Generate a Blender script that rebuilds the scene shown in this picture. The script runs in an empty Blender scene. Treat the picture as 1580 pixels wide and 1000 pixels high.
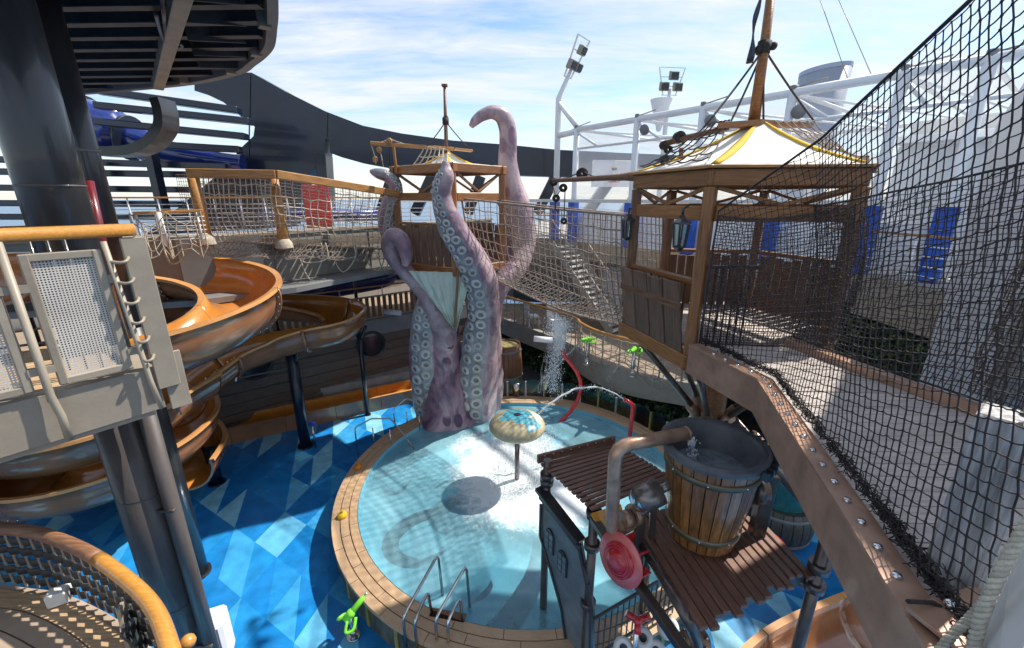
import bpy, bmesh, math, random
from mathutils import Vector as V, Matrix, noise
random.seed(7)
sc = bpy.context.scene
COL = sc.collection
R = math.radians
PI = math.pi
# ------------------------------------------------------------------ camera
CAMH = 7.0
PITCH = math.atan(195/650.)
cam = bpy.data.cameras.new('camera')
cam.sensor_width = 36.0
cam.lens = 650/1580*36.0
cam.clip_start = 0.05
cam.clip_end = 30000
camo = bpy.data.objects.new('camera', cam)
COL.objects.link(camo)
camo.location = (0, 0, CAMH)
camo.rotation_euler = (PI/2-PITCH, 0, 0)
sc.camera = camo
# ------------------------------------------------------------------ world, sun, exposure
SUN = V((.56, .29, .78)).normalized()
w = bpy.data.worlds.new('World'); sc.world = w; w.use_nodes = True
nt = w.node_tree; nt.nodes.clear()
def N(t, k, **kw):
    n = t.nodes.new(k)
    for a, b in kw.items(): setattr(n, a, b)
    return n
out = N(nt, 'ShaderNodeOutputWorld')
sky = N(nt, 'ShaderNodeTexSky', sky_type='NISHITA', sun_disc=False)
sky.sun_elevation = math.asin(SUN.z); sky.sun_rotation = math.atan2(SUN.x, SUN.y)
sky.air_density = 1.0; sky.dust_density = .35; sky.ozone_density = 3.2
bg = N(nt, 'ShaderNodeBackground'); bg.inputs[1].default_value = .092
tc = N(nt, 'ShaderNodeTexCoord')
# clouds: noise on a plane seen at the height of the cloud layer
sx = N(nt, 'ShaderNodeSeparateXYZ'); nt.links.new(tc.outputs['Generated'], sx.inputs[0])
def mth(op, a, b=None):
    n = N(nt, 'ShaderNodeMath', operation=op)
    for i, q in enumerate((a, b)):
        if q is None: continue
        if isinstance(q, (int, float)): n.inputs[i].default_value = q
        else: nt.links.new(q, n.inputs[i])
    return n.outputs[0]
zz = mth('ADD', mth('MAXIMUM', sx.outputs[2], 0.0), .12)
cx = N(nt, 'ShaderNodeCombineXYZ')
nt.links.new(mth('DIVIDE', sx.outputs[0], zz), cx.inputs[0])
nt.links.new(mth('DIVIDE', sx.outputs[1], zz), cx.inputs[1])
mp = N(nt, 'ShaderNodeMapping'); mp.inputs['Rotation'].default_value = (0, 0, R(-24)); mp.inputs['Scale'].default_value = (.55, 1.7, 1)
mp.inputs['Location'].default_value = (.6, .35, 0)
nt.links.new(cx.outputs[0], mp.inputs[0])
n1 = N(nt, 'ShaderNodeTexNoise'); n1.inputs['Scale'].default_value = 1.5; n1.inputs['Detail'].default_value = 9; n1.inputs['Roughness'].default_value = .58; n1.inputs['Distortion'].default_value = .5
nt.links.new(mp.outputs[0], n1.inputs['Vector'])
cr = N(nt, 'ShaderNodeValToRGB'); cr.color_ramp.elements[0].position = .36; cr.color_ramp.elements[1].position = .64
nt.links.new(n1.outputs['Fac'], cr.inputs[0])
hz = N(nt, 'ShaderNodeMapRange'); hz.inputs[1].default_value = .0; hz.inputs[2].default_value = .30; hz.inputs[3].default_value = .22; hz.inputs[4].default_value = 0.08
nt.links.new(sx.outputs[2], hz.inputs[0])
n2 = N(nt, 'ShaderNodeTexNoise'); n2.inputs['Scale'].default_value = 4.2; n2.inputs['Detail'].default_value = 8; n2.inputs['Roughness'].default_value = .62; n2.inputs['Distortion'].default_value = .9
nt.links.new(mp.outputs[0], n2.inputs['Vector'])
wisp = mth('MULTIPLY', mth('SUBTRACT', n2.outputs['Fac'], .5), 1.1)
cf = mth('MAXIMUM', mth('MINIMUM', mth('ADD', mth('ADD', mth('MULTIPLY', cr.outputs[0], .80), wisp), hz.outputs[0]), .96), 0.0)
cb = N(nt, 'ShaderNodeBackground'); cb.inputs[0].default_value = (.93, .965, 1, 1); cb.inputs[1].default_value = .44
mx = N(nt, 'ShaderNodeMixShader')
nt.links.new(sky.outputs[0], bg.inputs[0]); nt.links.new(cf, mx.inputs[0])
nt.links.new(bg.outputs[0], mx.inputs[1]); nt.links.new(cb.outputs[0], mx.inputs[2]); nt.links.new(mx.outputs[0], out.inputs[0])
sl = bpy.data.lights.new('sun', 'SUN'); sl.energy = 3.0; sl.angle = R(1.0); sl.color = (1, .945, .86)
so = bpy.data.objects.new('sun', sl); COL.objects.link(so); so.location = (20, 16, 40)
so.rotation_euler = SUN.to_track_quat('Z', 'Y').to_euler()
sc.view_settings.view_transform = 'Standard'; sc.view_settings.look = 'None'
sc.view_settings.exposure = 1.22; sc.view_settings.gamma = 1; sc.view_settings.use_curve_mapping = False
sc.cycles.max_bounces = 8; sc.cycles.transparent_max_bounces = 24
sc.cycles.caustics_reflective = False; sc.cycles.caustics_refractive = False
# ------------------------------------------------------------------ photograph point -> place at a given depth or height
_c, _s = math.cos(PITCH), math.sin(PITCH)
def at(px, py, D=None, z=None):
    x = (px-790)/650.; y = (500-py)/650.
    d = V((x, _c+y*_s, y*_c-_s))
    k = D/d.y if D is not None else (z-CAMH)/d.z
    return V((0, 0, CAMH))+d*k
# ------------------------------------------------------------------ materials
def material(name):
    m = bpy.data.materials.new(name); m.use_nodes = True
    t = m.node_tree; t.nodes.clear()
    o = N(t, 'ShaderNodeOutputMaterial'); b = N(t, 'ShaderNodeBsdfPrincipled')
    t.links.new(b.outputs[0], o.inputs[0])
    return m, t, b, o
def pm(name, base, rough=.5, metal=0., var=.18, scale=6., stretch=(1, 1, 1), bump=.15, bscale=None, dirt=.25, dirtcol=None, objvar=.16, coat=0., wear=None, spec=.5, grain=0.):
    """painted / weathered surface: colour noise, blotches of dirt, per-piece variation, fine relief"""
    m, t, b, o = material(name)
    L = t.links.new
    tc = N(t, 'ShaderNodeTexCoord'); mp = N(t, 'ShaderNodeMapping'); mp.inputs['Scale'].default_value = stretch
    oi = N(t, 'ShaderNodeObjectInfo')
    off = N(t, 'ShaderNodeVectorMath', operation='MULTIPLY_ADD')
    off.inputs[1].default_value = (7, 5, 3); L(oi.outputs['Random'], off.inputs[0]); L(tc.outputs['Object'], off.inputs[2])
    L(off.outputs[0], mp.inputs[0])
    n = N(t, 'ShaderNodeTexNoise'); n.inputs['Scale'].default_value = scale; n.inputs['Detail'].default_value = 6; n.inputs['Roughness'].default_value = .62
    L(mp.outputs[0], n.inputs['Vector'])
    cr = N(t, 'ShaderNodeValToRGB')
    c0 = [max(0, c*(1-var*1.5)) for c in base]; c1 = [min(1, c*(1+var*1.3)) for c in base]
    cr.color_ramp.elements[0].color = (*c0, 1); cr.color_ramp.elements[1].color = (*c1, 1)
    cr.color_ramp.elements[0].position = .3; cr.color_ramp.elements[1].position = .72
    L(n.outputs['Fac'], cr.inputs[0])
    n2 = N(t, 'ShaderNodeTexNoise'); n2.inputs['Scale'].default_value = 1.7; n2.inputs['Detail'].default_value = 5; n2.inputs['Roughness'].default_value = .7
    L(off.outputs[0], n2.inputs['Vector'])
    mr = N(t, 'ShaderNodeMapRange'); mr.inputs[1].default_value = .48; mr.inputs[2].default_value = .74; mr.inputs[3].default_value = 0; mr.inputs[4].default_value = dirt
    L(n2.outputs['Fac'], mr.inputs[0])
    mix = N(t, 'ShaderNodeMix', data_type='RGBA'); L(mr.outputs[0], mix.inputs[0]); L(cr.outputs[0], mix.inputs[6])
    dc = dirtcol or [c*.45+.015 for c in base]
    mix.inputs[7].default_value = (*dc, 1)
    hs = N(t, 'ShaderNodeHueSaturation'); L(mix.outputs[2], hs.inputs['Color'])
    vr = N(t, 'ShaderNodeMapRange'); vr.inputs[3].default_value = 1-objvar; vr.inputs[4].default_value = 1+objvar
    L(oi.outputs['Random'], vr.inputs[0]); L(vr.outputs[0], hs.inputs['Value'])
    last = hs.outputs[0]
    if wear:
        n3 = N(t, 'ShaderNodeTexNoise'); n3.inputs['Scale'].default_value = 9; n3.inputs['Detail'].default_value = 8; n3.inputs['Roughness'].default_value = .75
        L(mp.outputs[0], n3.inputs['Vector'])
        w_ = N(t, 'ShaderNodeMapRange'); w_.inputs[1].default_value = .62; w_.inputs[2].default_value = .72; w_.inputs[4].default_value = .7
        L(n3.outputs['Fac'], w_.inputs[0])
        m3 = N(t, 'ShaderNodeMix', data_type='RGBA'); L(w_.outputs[0], m3.inputs[0]); L(last, m3.inputs[6]); m3.inputs[7].default_value = (*wear, 1)
        last = m3.outputs[2]
    L(last, b.inputs['Base Color'])
    rr = N(t, 'ShaderNodeMapRange'); rr.inputs[3].default_value = max(.03, rough-.12); rr.inputs[4].default_value = min(1, rough+.16)
    L(n2.outputs['Fac'], rr.inputs[0]); L(rr.outputs[0], b.inputs['Roughness'])
    b.inputs['Metallic'].default_value = metal; b.inputs['Coat Weight'].default_value = coat; b.inputs['Coat Roughness'].default_value = .08
    b.inputs['Specular IOR Level'].default_value = spec
    if bump:
        nb = n
        if bscale:
            nb = N(t, 'ShaderNodeTexNoise'); nb.inputs['Scale'].default_value = bscale; nb.inputs['Detail'].default_value = 4; L(mp.outputs[0], nb.inputs['Vector'])
        bp = N(t, 'ShaderNodeBump'); bp.inputs['Strength'].default_value = bump; bp.inputs['Distance'].default_value = .02
        L(nb.outputs['Fac'], bp.inputs['Height']); L(bp.outputs[0], b.inputs['Normal'])
    return m
M = {}
GR = (1, 14, 14)                    # grain along the local x of a timber piece
M['timber'] = pm('varnished_timber', (.30, .125, .04), .42, var=.32, scale=3, stretch=GR, bump=.2, dirt=.3, objvar=.18)
M['timber_light'] = pm('golden_timber', (.44, .21, .065), .4, var=.3, scale=3, stretch=GR, bump=.2, dirt=.22, objvar=.14)
M['timber_dark'] = pm('dark_timber', (.215, .103, .052), .5, var=.32, scale=3, stretch=GR, bump=.25, dirt=.35, objvar=.2)
M['plank_old'] = pm('worn_brown_plank', (.205, .118, .075), .6, var=.35, scale=3, stretch=GR, bump=.3, dirt=.35, objvar=.22, wear=(.26, .19, .14))
M['slat'] = pm('brown_composite_slat', (.185, .088, .056), .45, var=.2, scale=4, stretch=(1, 10, 10), bump=.15, dirt=.3, objvar=.14, wear=(.24, .15, .11))
M['teak'] = pm('pale_teak_plank', (.47, .32, .185), .6, var=.2, scale=3, stretch=GR, bump=.15, dirt=.25, objvar=.1)
M['greydeck'] = pm('bleached_deck_plank', (.52, .45, .40), .65, var=.18, scale=3, stretch=GR, bump=.25, dirt=.28, objvar=.09)
M['greywood'] = pm('bleached_post_wood', (.47, .455, .45), .7, var=.45, scale=2.2, stretch=(1, 12, 12), bump=.8, dirt=.3)
M['handrail'] = pm('varnished_handrail', (.58, .26, .05), .28, var=.16, scale=4, stretch=GR, bump=.05, dirt=.15, coat=.5)
M['navy'] = pm('navy_gloss_steel', (.008, .014, .034), .3, metal=0, var=.45, scale=.35, bump=.02, dirt=.35, dirtcol=(.024, .016, .022), coat=.25)
M['black'] = pm('dark_gloss_column', (.028, .028, .031), .34, var=.25, scale=3, stretch=(1, 1, .3), bump=.05, bscale=40, dirt=.3, dirtcol=(.055, .05, .048), coat=.35)
M['umber'] = pm('brown_gloss_column', (.075, .062, .057), .5, var=.2, scale=3, stretch=(1, 1, .3), bump=.05, bscale=40, dirt=.3, coat=.35)
M['under'] = pm('dark_underside_paint', (.062, .062, .060), .5, var=.3, scale=3, bump=.1, dirt=.4, dirtcol=(.02, .019, .018))
M['greysteel'] = pm('warm_grey_paint', (.30, .255, .195), .45, var=.1, scale=3, bump=.06, bscale=30, dirt=.3, dirtcol=(.15, .14, .12))
M['greywall'] = pm('beige_grey_wall', (.30, .285, .25), .6, var=.1, scale=2, bump=.06, bscale=30, dirt=.35, dirtcol=(.2, .185, .16))
M['slate'] = pm('slate_grey_paint', (.215, .215, .215), .55, var=.12, scale=2, bump=.06, dirt=.3)
M['white'] = pm('white_paint', (.78, .79, .80), .4, var=.04, scale=3, bump=.04, dirt=.16, dirtcol=(.58, .56, .53), objvar=.03)
M['cream'] = pm('cream_panel', (.66, .65, .62), .5, var=.05, scale=3, bump=.05, dirt=.2, dirtcol=(.5, .47, .43), objvar=.03)
M['steel'] = pm('polished_steel', (.62, .62, .62), .18, metal=1, var=.08, scale=6, bump=.03, dirt=.2)
M['copper'] = pm('aged_bronze_pipe', (.44, .27, .18), .3, metal=.35, var=.3, scale=5, bump=.12, dirt=.4, dirtcol=(.16, .11, .085), wear=(.6, .36, .2))
M['bronze'] = pm('brown_steel_beam', (.43, .25, .165), .36, metal=.15, var=.2, scale=4, bump=.12, dirt=.45, dirtcol=(.22, .12, .08), wear=(.50, .35, .27), coat=.2)
M['pole'] = pm('dark_brown_pipe', (.105, .078, .066), .28, metal=.4, var=.25, scale=5, bump=.08, dirt=.3, coat=.3)
M['darkpanel'] = pm('charcoal_panel', (.05, .055, .058), .4, var=.3, scale=4, bump=.1, dirt=.3, dirtcol=(.1, .1, .1))
M['facade'] = pm('grey_blue_facade', (.17, .205, .22), .4, var=.2, scale=3, bump=.08, dirt=.45, dirtcol=(.07, .08, .085))
M['red'] = pm('red_gloss_plastic', (.55, .015, .02), .25, var=.12, scale=4, bump=.02, dirt=.15, coat=.5)
M['red_clear'] = pm('pale_red_plastic', (.56, .115, .10), .22, var=.12, scale=4, bump=.02, dirt=.15, coat=.5)
M['maroon'] = pm('maroon_paint', (.16, .012, .02), .3, var=.15, bump=.03, coat=.4)
M['lime'] = pm('lime_plastic', (.22, .72, .04), .35, var=.1, bump=.02, dirt=.12)
M['yellow'] = pm('yellow_fabric', (.75, .48, .02), .8, var=.08, bump=.1, bscale=60, dirt=.15)
M['canvas'] = pm('white_canvas', (.80, .775, .70), .85, var=.05, scale=2, bump=.12, bscale=50, dirt=.14, dirtcol=(.6, .57, .5))
M['sail'] = pm('pale_green_sailcloth', (.56, .63, .54), .85, var=.12, scale=3, stretch=(3, 3, .5), bump=.1, bscale=40, dirt=.35, dirtcol=(.36, .42, .33))
M['rope'] = pm('pale_rope', (.50, .42, .32), .9, var=.2, scale=20, bump=.5, bscale=60, dirt=.3)
M['rope_grey'] = pm('weathered_net_rope', (.25, .195, .16), .9, var=.25, scale=12, bump=.3, dirt=.35)
M['net_black'] = pm('black_net_cord', (.042, .035, .034), .7, var=.3, scale=20, bump=.3, dirt=.25, dirtcol=(.06, .05, .05), spec=.3)
M['net_brown'] = pm('brown_net_cord', (.075, .058, .056), .85, var=.3, scale=20, bump=.2, dirt=.3)
M['thick_rope'] = pm('thick_white_rope', (.52, .47, .37), .85, var=.16, scale=26, bump=.5, bscale=120, dirt=.3, dirtcol=(.33, .3, .22))
M['blue_pad'] = pm('blue_padding', (.015, .10, .52), .4, var=.15, scale=3, bump=.06, dirt=.2)
M['blue_slide'] = pm('blue_gelcoat', (.010, .028, .19), .15, var=.25, scale=2, bump=.02, dirt=.15, coat=.7)
M['brownwall'] = pm('dark_hull_planking', (.14, .098, .072), .45, var=.28, scale=3, stretch=GR, bump=.2, dirt=.3, objvar=.15)
M['flume_in'] = pm('orange_gelcoat', (.58, .22, .036), .2, var=.15, scale=1.5, bump=.02, dirt=.3, dirtcol=(.20, .07, .02), objvar=.08, coat=.6)
M['flume_out'] = pm('brown_gelcoat', (.32, .14, .062), .2, var=.22, scale=1.2, bump=.02, dirt=.35, dirtcol=(.10, .05, .03), objvar=.1, coat=.7)
M['flume_lip'] = pm('orange_flume_lip', (.64, .30, .10), .3, var=.1, scale=3, bump=.03, dirt=.25, objvar=.06, coat=.4)
M['yellow_slide'] = pm('amber_gelcoat', (.62, .27, .03), .16, var=.1, scale=1.5, bump=.02, dirt=.2, coat=.7)
M['deepgreen'] = pm('dark_barrel_planking', (.075, .075, .062), .45, var=.3, scale=3, stretch=(10, 10, 1), bump=.2, dirt=.3)
M['concrete'] = pm('pale_concrete', (.42, .40, .37), .75, var=.12, scale=4, bump=.15, dirt=.3)
M['tan_floor'] = pm('tan_deck_floor', (.36, .275, .20), .55, var=.12, scale=3, bump=.1, dirt=.35)
M['orange_ball'] = pm('orange_plastic', (.62, .22, .01), .4, var=.1, bump=.05)
M['white_roll'] = pm('white_plastic', (.72, .72, .70), .35, var=.04, bump=.02, dirt=.2)
M['glassdark'] = pm('dark_glass', (.01, .014, .018), .06, var=.1, bump=0, dirt=.1, spec=.8)
M['lime_soft'] = M['lime']
# ------------------------------------------------------------------ mesh builder
LOC = {}
class MB:
    def __init__(s, up=False): s.v = []; s.f = []; s.m = []; s.sm = []; s.up = up      # up: an open sheet that must face the sky
    def add(s, vs, fs, mi=0, smooth=False):
        o = len(s.v); s.v += [V(p) for p in vs]
        for f in fs:
            s.f.append([i+o for i in f]); s.m.append(mi); s.sm.append(smooth)
        return s
    def box(s, c, sz, rz=0, mi=0, mat=None):
        hx, hy, hz = sz[0]/2, sz[1]/2, sz[2]/2
        pts = [V((x*hx, y*hy, z*hz)) for x in (-1, 1) for y in (-1, 1) for z in (-1, 1)]
        mt = mat or (Matrix.Translation(V(c)) @ Matrix.Rotation(rz, 4, 'Z'))
        s.add([mt @ p for p in pts], [(0, 1, 3, 2), (4, 6, 7, 5), (0, 4, 5, 1), (2, 3, 7, 6), (0, 2, 6, 4), (1, 5, 7, 3)], mi)
        return s
    def bar(s, a, b, wd, ht, up=(0, 0, 1), mi=0):
        s.box(None, ((V(b)-V(a)).length, wd, ht), mat=frame(a, b, up), mi=mi); return s
    def tube(s, pts, r, seg=8, cap=True, mi=0, closed=False, smooth=True):
        pts = [V(p) for p in pts]; n = len(pts)
        rs = r if isinstance(r, (list, tuple)) else [r]*n
        vs = []; up = V((0, 0, 1)); t0 = None
        for i in range(n):
            if closed: t = pts[(i+1) % n]-pts[i-1]
            else: t = pts[min(i+1, n-1)]-pts[max(i-1, 0)]
            if t.length < 1e-9: t = V((0, 0, 1))
            t.normalize()
            if t0 is None:
                a = t.orthogonal().normalized() if abs(t.dot(up)) > .97 else up.cross(t).normalized()
            else:
                a = a-t*a.dot(t)
                a = a.normalized() if a.length > 1e-6 else t.orthogonal().normalized()
            b = t.cross(a); t0 = t
            for k in range(seg):
                q = 2*PI*k/seg
                vs.append(pts[i]+a*(math.cos(q)*rs[i])+b*(math.sin(q)*rs[i]))
        fs = []
        for i in range(n if closed else n-1):
            j = (i+1) % n
            for k in range(seg):
                l = (k+1) % seg
                fs.append((i*seg+k, i*seg+l, j*seg+l, j*seg+k))
        s.add(vs, fs, mi, smooth)
        if cap and not closed:
            o = len(s.v)-len(vs)
            s.f.append([o+k for k in range(seg)][::-1]); s.m.append(mi); s.sm.append(False)
            s.f.append([o+(n-1)*seg+k for k in range(seg)]); s.m.append(mi); s.sm.append(False)
        return s
    def lathe(s, prof, seg=24, mat=None, mi=0, smooth=True, a0=0, a1=2*PI):
        full = abs(a1-a0-2*PI) < 1e-6
        mt = mat or Matrix.Identity(4); ns = seg if full else seg+1
        vs = [mt @ V((r*math.cos(a0+(a1-a0)*k/seg), r*math.sin(a0+(a1-a0)*k/seg), z)) for (r, z) in prof for k in range(ns)]
        fs = []
        for i in range(len(prof)-1):
            for k in range(seg):
                l = (k+1) % ns
                fs.append((i*ns+k, i*ns+l, (i+1)*ns+l, (i+1)*ns+k))
        s.add(vs, fs, mi, smooth); return s
    def prism(s, poly, ext, mi=0):
        poly = [V(p) for p in poly]; e = V(ext); n = len(poly)
        s.add(poly+[p+e for p in poly], [tuple(range(n))[::-1], tuple(range(n, 2*n))]+[(i, (i+1) % n, n+(i+1) % n, n+i) for i in range(n)], mi); return s
    def grid(s, fn, nu, nv, mi=0, smooth=True, thick=None):
        vs = [V(fn(i/nu, j/nv)) for i in range(nu+1) for j in range(nv+1)]
        fs = [(i*(nv+1)+j, (i+1)*(nv+1)+j, (i+1)*(nv+1)+j+1, i*(nv+1)+j+1) for i in range(nu) for j in range(nv)]
        if thick is not None:
            e = V(thick); n = len(vs); vs += [p+e for p in vs]
            f2 = [tuple(q+n for q in f[::-1]) for f in fs]
            rim = [i*(nv+1) for i in range(nu+1)]+[nu*(nv+1)+j for j in range(1, nv+1)]+[i*(nv+1)+nv for i in range(nu-1, -1, -1)]+[j for j in range(nv-1, 0, -1)]
            f3 = [(rim[k], rim[(k+1) % len(rim)], rim[(k+1) % len(rim)]+n, rim[k]+n) for k in range(len(rim))]
            fs = fs+f2+f3
        s.add(vs, fs, mi, smooth); return s
    def ball(s, c, r, seg=12, rings=8, mi=0, sc3=(1, 1, 1)):
        c = V(c); vs = []
        for i in range(rings+1):
            th = PI*i/rings
            for k in range(seg):
                ph = 2*PI*k/seg
                vs.append(c+V((r*sc3[0]*math.sin(th)*math.cos(ph), r*sc3[1]*math.sin(th)*math.sin(ph), r*sc3[2]*math.cos(th))))
        s.add(vs, [(i*seg+k, (i+1)*seg+k, (i+1)*seg+(k+1) % seg, i*seg+(k+1) % seg) for i in range(rings) for k in range(seg)], mi, True); return s
    def mesh(s, name, mats, origin=(0, 0, 0), bevel=0):
        me = bpy.data.meshes.new(name); o = V(origin)
        me.from_pydata([tuple(p-o) for p in s.v], [], s.f)
        for mt in (mats if isinstance(mats, (list, tuple)) else [mats]): me.materials.append(mt)
        me.polygons.foreach_set('material_index', s.m); me.polygons.foreach_set('use_smooth', s.sm)
        bm = bmesh.new(); bm.from_mesh(me)
        bmesh.ops.recalc_face_normals(bm, faces=bm.faces)
        if bevel: bmesh.ops.bevel(bm, geom=list(bm.edges), offset=bevel, segments=1, affect='EDGES', profile=.5)
        bm.to_mesh(me); bm.free(); me.update()
        if s.up and sum(p.normal.z*p.area for p in me.polygons) < 0: me.flip_normals()
        return me
    def build(s, name, mats, parent=None, origin=None, bevel=0, label=None, cat=None, group=None, kind=None):
        if parent is not None: o = LOC[parent.name]
        elif origin is not None: o = V(origin)
        else:
            xs = [p.x for p in s.v]; ys = [p.y for p in s.v]; zs = [p.z for p in s.v]
            o = V(((min(xs)+max(xs))/2, (min(ys)+max(ys))/2, min(zs)))
        ob = bpy.data.objects.new(name, s.mesh(name, mats, o, bevel)); COL.objects.link(ob)
        if parent is not None: ob.parent = parent
        else: ob.location = o
        LOC[ob.name] = V(o)
        return tag(ob, label, cat, group, kind)
def tag(o, label=None, cat=None, group=None, kind=None):
    if label: o['label'] = label
    if cat: o['category'] = cat
    if group: o['group'] = group
    if kind: o['kind'] = kind
    return o
def thing(name, label, cat, loc=(0, 0, 0), group=None):
    o = bpy.data.objects.new(name, None); COL.objects.link(o); o.location = V(loc); o.empty_display_size = .2
    LOC[o.name] = V(loc)
    return tag(o, label, cat, group)
def frame(a, b, up=(0, 0, 1)):
    a, b, up = V(a), V(b), V(up)
    x = (b-a).normalized()
    if abs(x.dot(up)) > .985: up = V((0, 1, 0)) if abs(x.y) < .9 else V((1, 0, 0))
    y = up.cross(x).normalized(); z = x.cross(y)
    m = Matrix((x, y, z)).transposed().to_4x4(); m.translation = (a+b)/2
    return m
def inst(name, me, mat, parent=None):
    """another object on the same mesh, at world matrix mat"""
    o = bpy.data.objects.new(name, me); COL.objects.link(o)
    if parent is not None:
        o.parent = parent; o.matrix_local = Matrix.Translation(-LOC[parent.name]) @ mat
    else: o.matrix_local = mat
    LOC[o.name] = LOC[parent.name] if parent is not None else mat.translation
    return o
_mc = {}
def piece(name, a, b, wd, ht, mk, parent=None, up=(0, 0, 1), bevel=None, label=None):
    """a timber / bar piece of its own: local x runs from a to b so the grain follows it"""
    L = (V(b)-V(a)).length
    key = (round(L, 3), round(wd, 3), round(ht, 3), mk, name)
    if key not in _mc:
        bv = min(.012, wd*.15, ht*.15) if bevel is None else bevel
        _mc[key] = MB().box((0, 0, 0), (L, wd, ht)).mesh(name, M[mk], bevel=bv)
    o = inst(name, _mc[key], frame(a, b, up), parent)
    if label: o['label'] = label
    return o
def catmull(ps, n):
    ps = [tuple(p) for p in ps]; out = []
    k = len(ps[0]); q = [ps[0]]+ps+[ps[-1]]
    for i in range(1, len(q)-2):
        for j in range(n):
            t = j/n; r = []
            for d in range(k):
                p0, p1, p2, p3 = q[i-1][d], q[i][d], q[i+1][d], q[i+2][d]
                r.append(.5*((2*p1)+(-p0+p2)*t+(2*p0-5*p1+4*p2-p3)*t*t+(-p0+3*p1-3*p2+p3)*t**3))
            out.append(r)
    out.append(list(ps[-1])); return out
def net(name, fn, nu, nv, r, mk, jit=.1, seg=4, knots=0, sub=1, parent=None, edges=None, diag=False, **kw):
    """rope mesh over the surface fn(u, v): both families of strands share the knots"""
    m = MB()
    G = [[V(fn(i/nu, j/nv)) for j in range(nv+1)] for i in range(nu+1)]
    for i in range(nu+1):
        for j in range(nv+1):
            if 0 < i < nu and 0 < j < nv:
                a = G[i][j+1]-G[i][j] if j < nv else V()
                b = G[i+1][j]-G[i][j]
                G[i][j] = G[i][j]+a*random.uniform(-jit, jit)+b*random.uniform(-jit, jit)
    def strand(pts, rr):
        if sub > 1:
            p2 = []
            for q in range(len(pts)-1):
                p2.append(pts[q])
                d = (pts[q+1]-pts[q]).length
                for e in range(1, sub):
                    f = e/sub
                    p2.append(pts[q].lerp(pts[q+1], f)+V((0, 0, -d*.09*4*f*(1-f)))+V((random.uniform(-1, 1), random.uniform(-1, 1), 0))*d*.02)
            p2.append(pts[-1]); pts = p2
        m.tube(pts, rr, seg, cap=False)
    for i in range(nu+1): strand(G[i], r*(edges if edges and i in (0, nu) else 1))
    for j in range(nv+1): strand([G[i][j] for i in range(nu+1)], r*(edges if edges and j in (0, nv) else 1))
    if diag:
        for i in range(nu):
            for j in range(nv):
                if (i+j) % 3 == 0: m.tube([G[i][j], G[i+1][j+1]], r, seg, cap=False)
    if knots:
        for i in range(nu+1):
            for j in range(nv+1): m.ball(G[i][j], r*knots, 5, 3)
    return m.build(name, M[mk], parent, **kw)
def clipnet(name, path, bot, top, cell, tilt, r, mk, jit=.12, knots=1.9, seg=5, bulge=None, **kw):
    """a square-mesh net hung aslant over an upright wall line: lattice turned by tilt, cut by the foot and head ropes"""
    P2 = [V((p[0], p[1], 0)) for p in path]; ln_ = [0]
    for a, b in zip(P2, P2[1:]): ln_.append(ln_[-1]+(b-a).length)
    def val(tab, s):
        for i in range(len(ln_)-1):
            if s <= ln_[i+1] or i == len(ln_)-2:
                f = (s-ln_[i])/(ln_[i+1]-ln_[i]); return tab[i]*(1-f)+tab[i+1]*f
    ca, sa = math.cos(tilt)*cell, math.sin(tilt)*cell
    Ltot = ln_[-1]; nodes = {}; n = int(Ltot*1.6/cell)+60
    for i in range(-n, n):
        for j in range(-n, n):
            s = i*ca-j*sa; z = 5.0+i*sa+j*ca
            if 0 <= s <= Ltot:
                lo, hi = val(bot, s), val(top, s)
                if lo-.5*cell <= z <= hi+.5*cell:
                    q = random.uniform(-jit, jit)*cell, random.uniform(-jit, jit)*cell
                    s2 = min(max(s+q[0], 0), Ltot); z2 = min(max(z+q[1], lo), hi)
                    p = V((val([a.x for a in P2], s2), val([a.y for a in P2], s2), z2))
                    if bulge: p += bulge(s2/Ltot, (z2-lo)/(hi-lo), p)
                    nodes[i, j] = p
    m = MB()
    for di, dj in ((1, 0), (0, 1)):
        for (i, j) in nodes:
            if (i-di, j-dj) in nodes: continue
            pts = []; a, b = i, j
            while (a, b) in nodes: pts.append(nodes[a, b]); a += di; b += dj
            if len(pts) > 1:
                q2 = [pts[0]]
                for u_, v_ in zip(pts, pts[1:]): q2 += [(u_+v_)/2+V((0, 0, -cell*random.uniform(.02, .10) if dj == 0 else 0)), v_]
                m.tube(q2, r*random.uniform(.85, 1.15), seg, cap=False)
    for p in nodes.values(): m.ball(p, r*knots*random.uniform(.8, 1.25), 5, 3)
    N_ = 60
    m.tube([V((val([a.x for a in P2], Ltot*k/N_), val([a.y for a in P2], Ltot*k/N_), val(top, Ltot*k/N_))) for k in range(N_+1)], r*3.2, 7, cap=False)
    for s_ in (0, Ltot): m.tube([V((val([a.x for a in P2], s_), val([a.y for a in P2], s_), val(t_, s_))) for t_ in (bot, top)], r*2.2, 6, cap=False)
    return m.build(name, M[mk], **kw)
def sagrope(a, b, sag, n=10):
    a, b = V(a), V(b)
    return [a.lerp(b, i/n)+V((0, 0, -sag*4*(i/n)*(1-i/n))) for i in range(n+1)]
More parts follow.
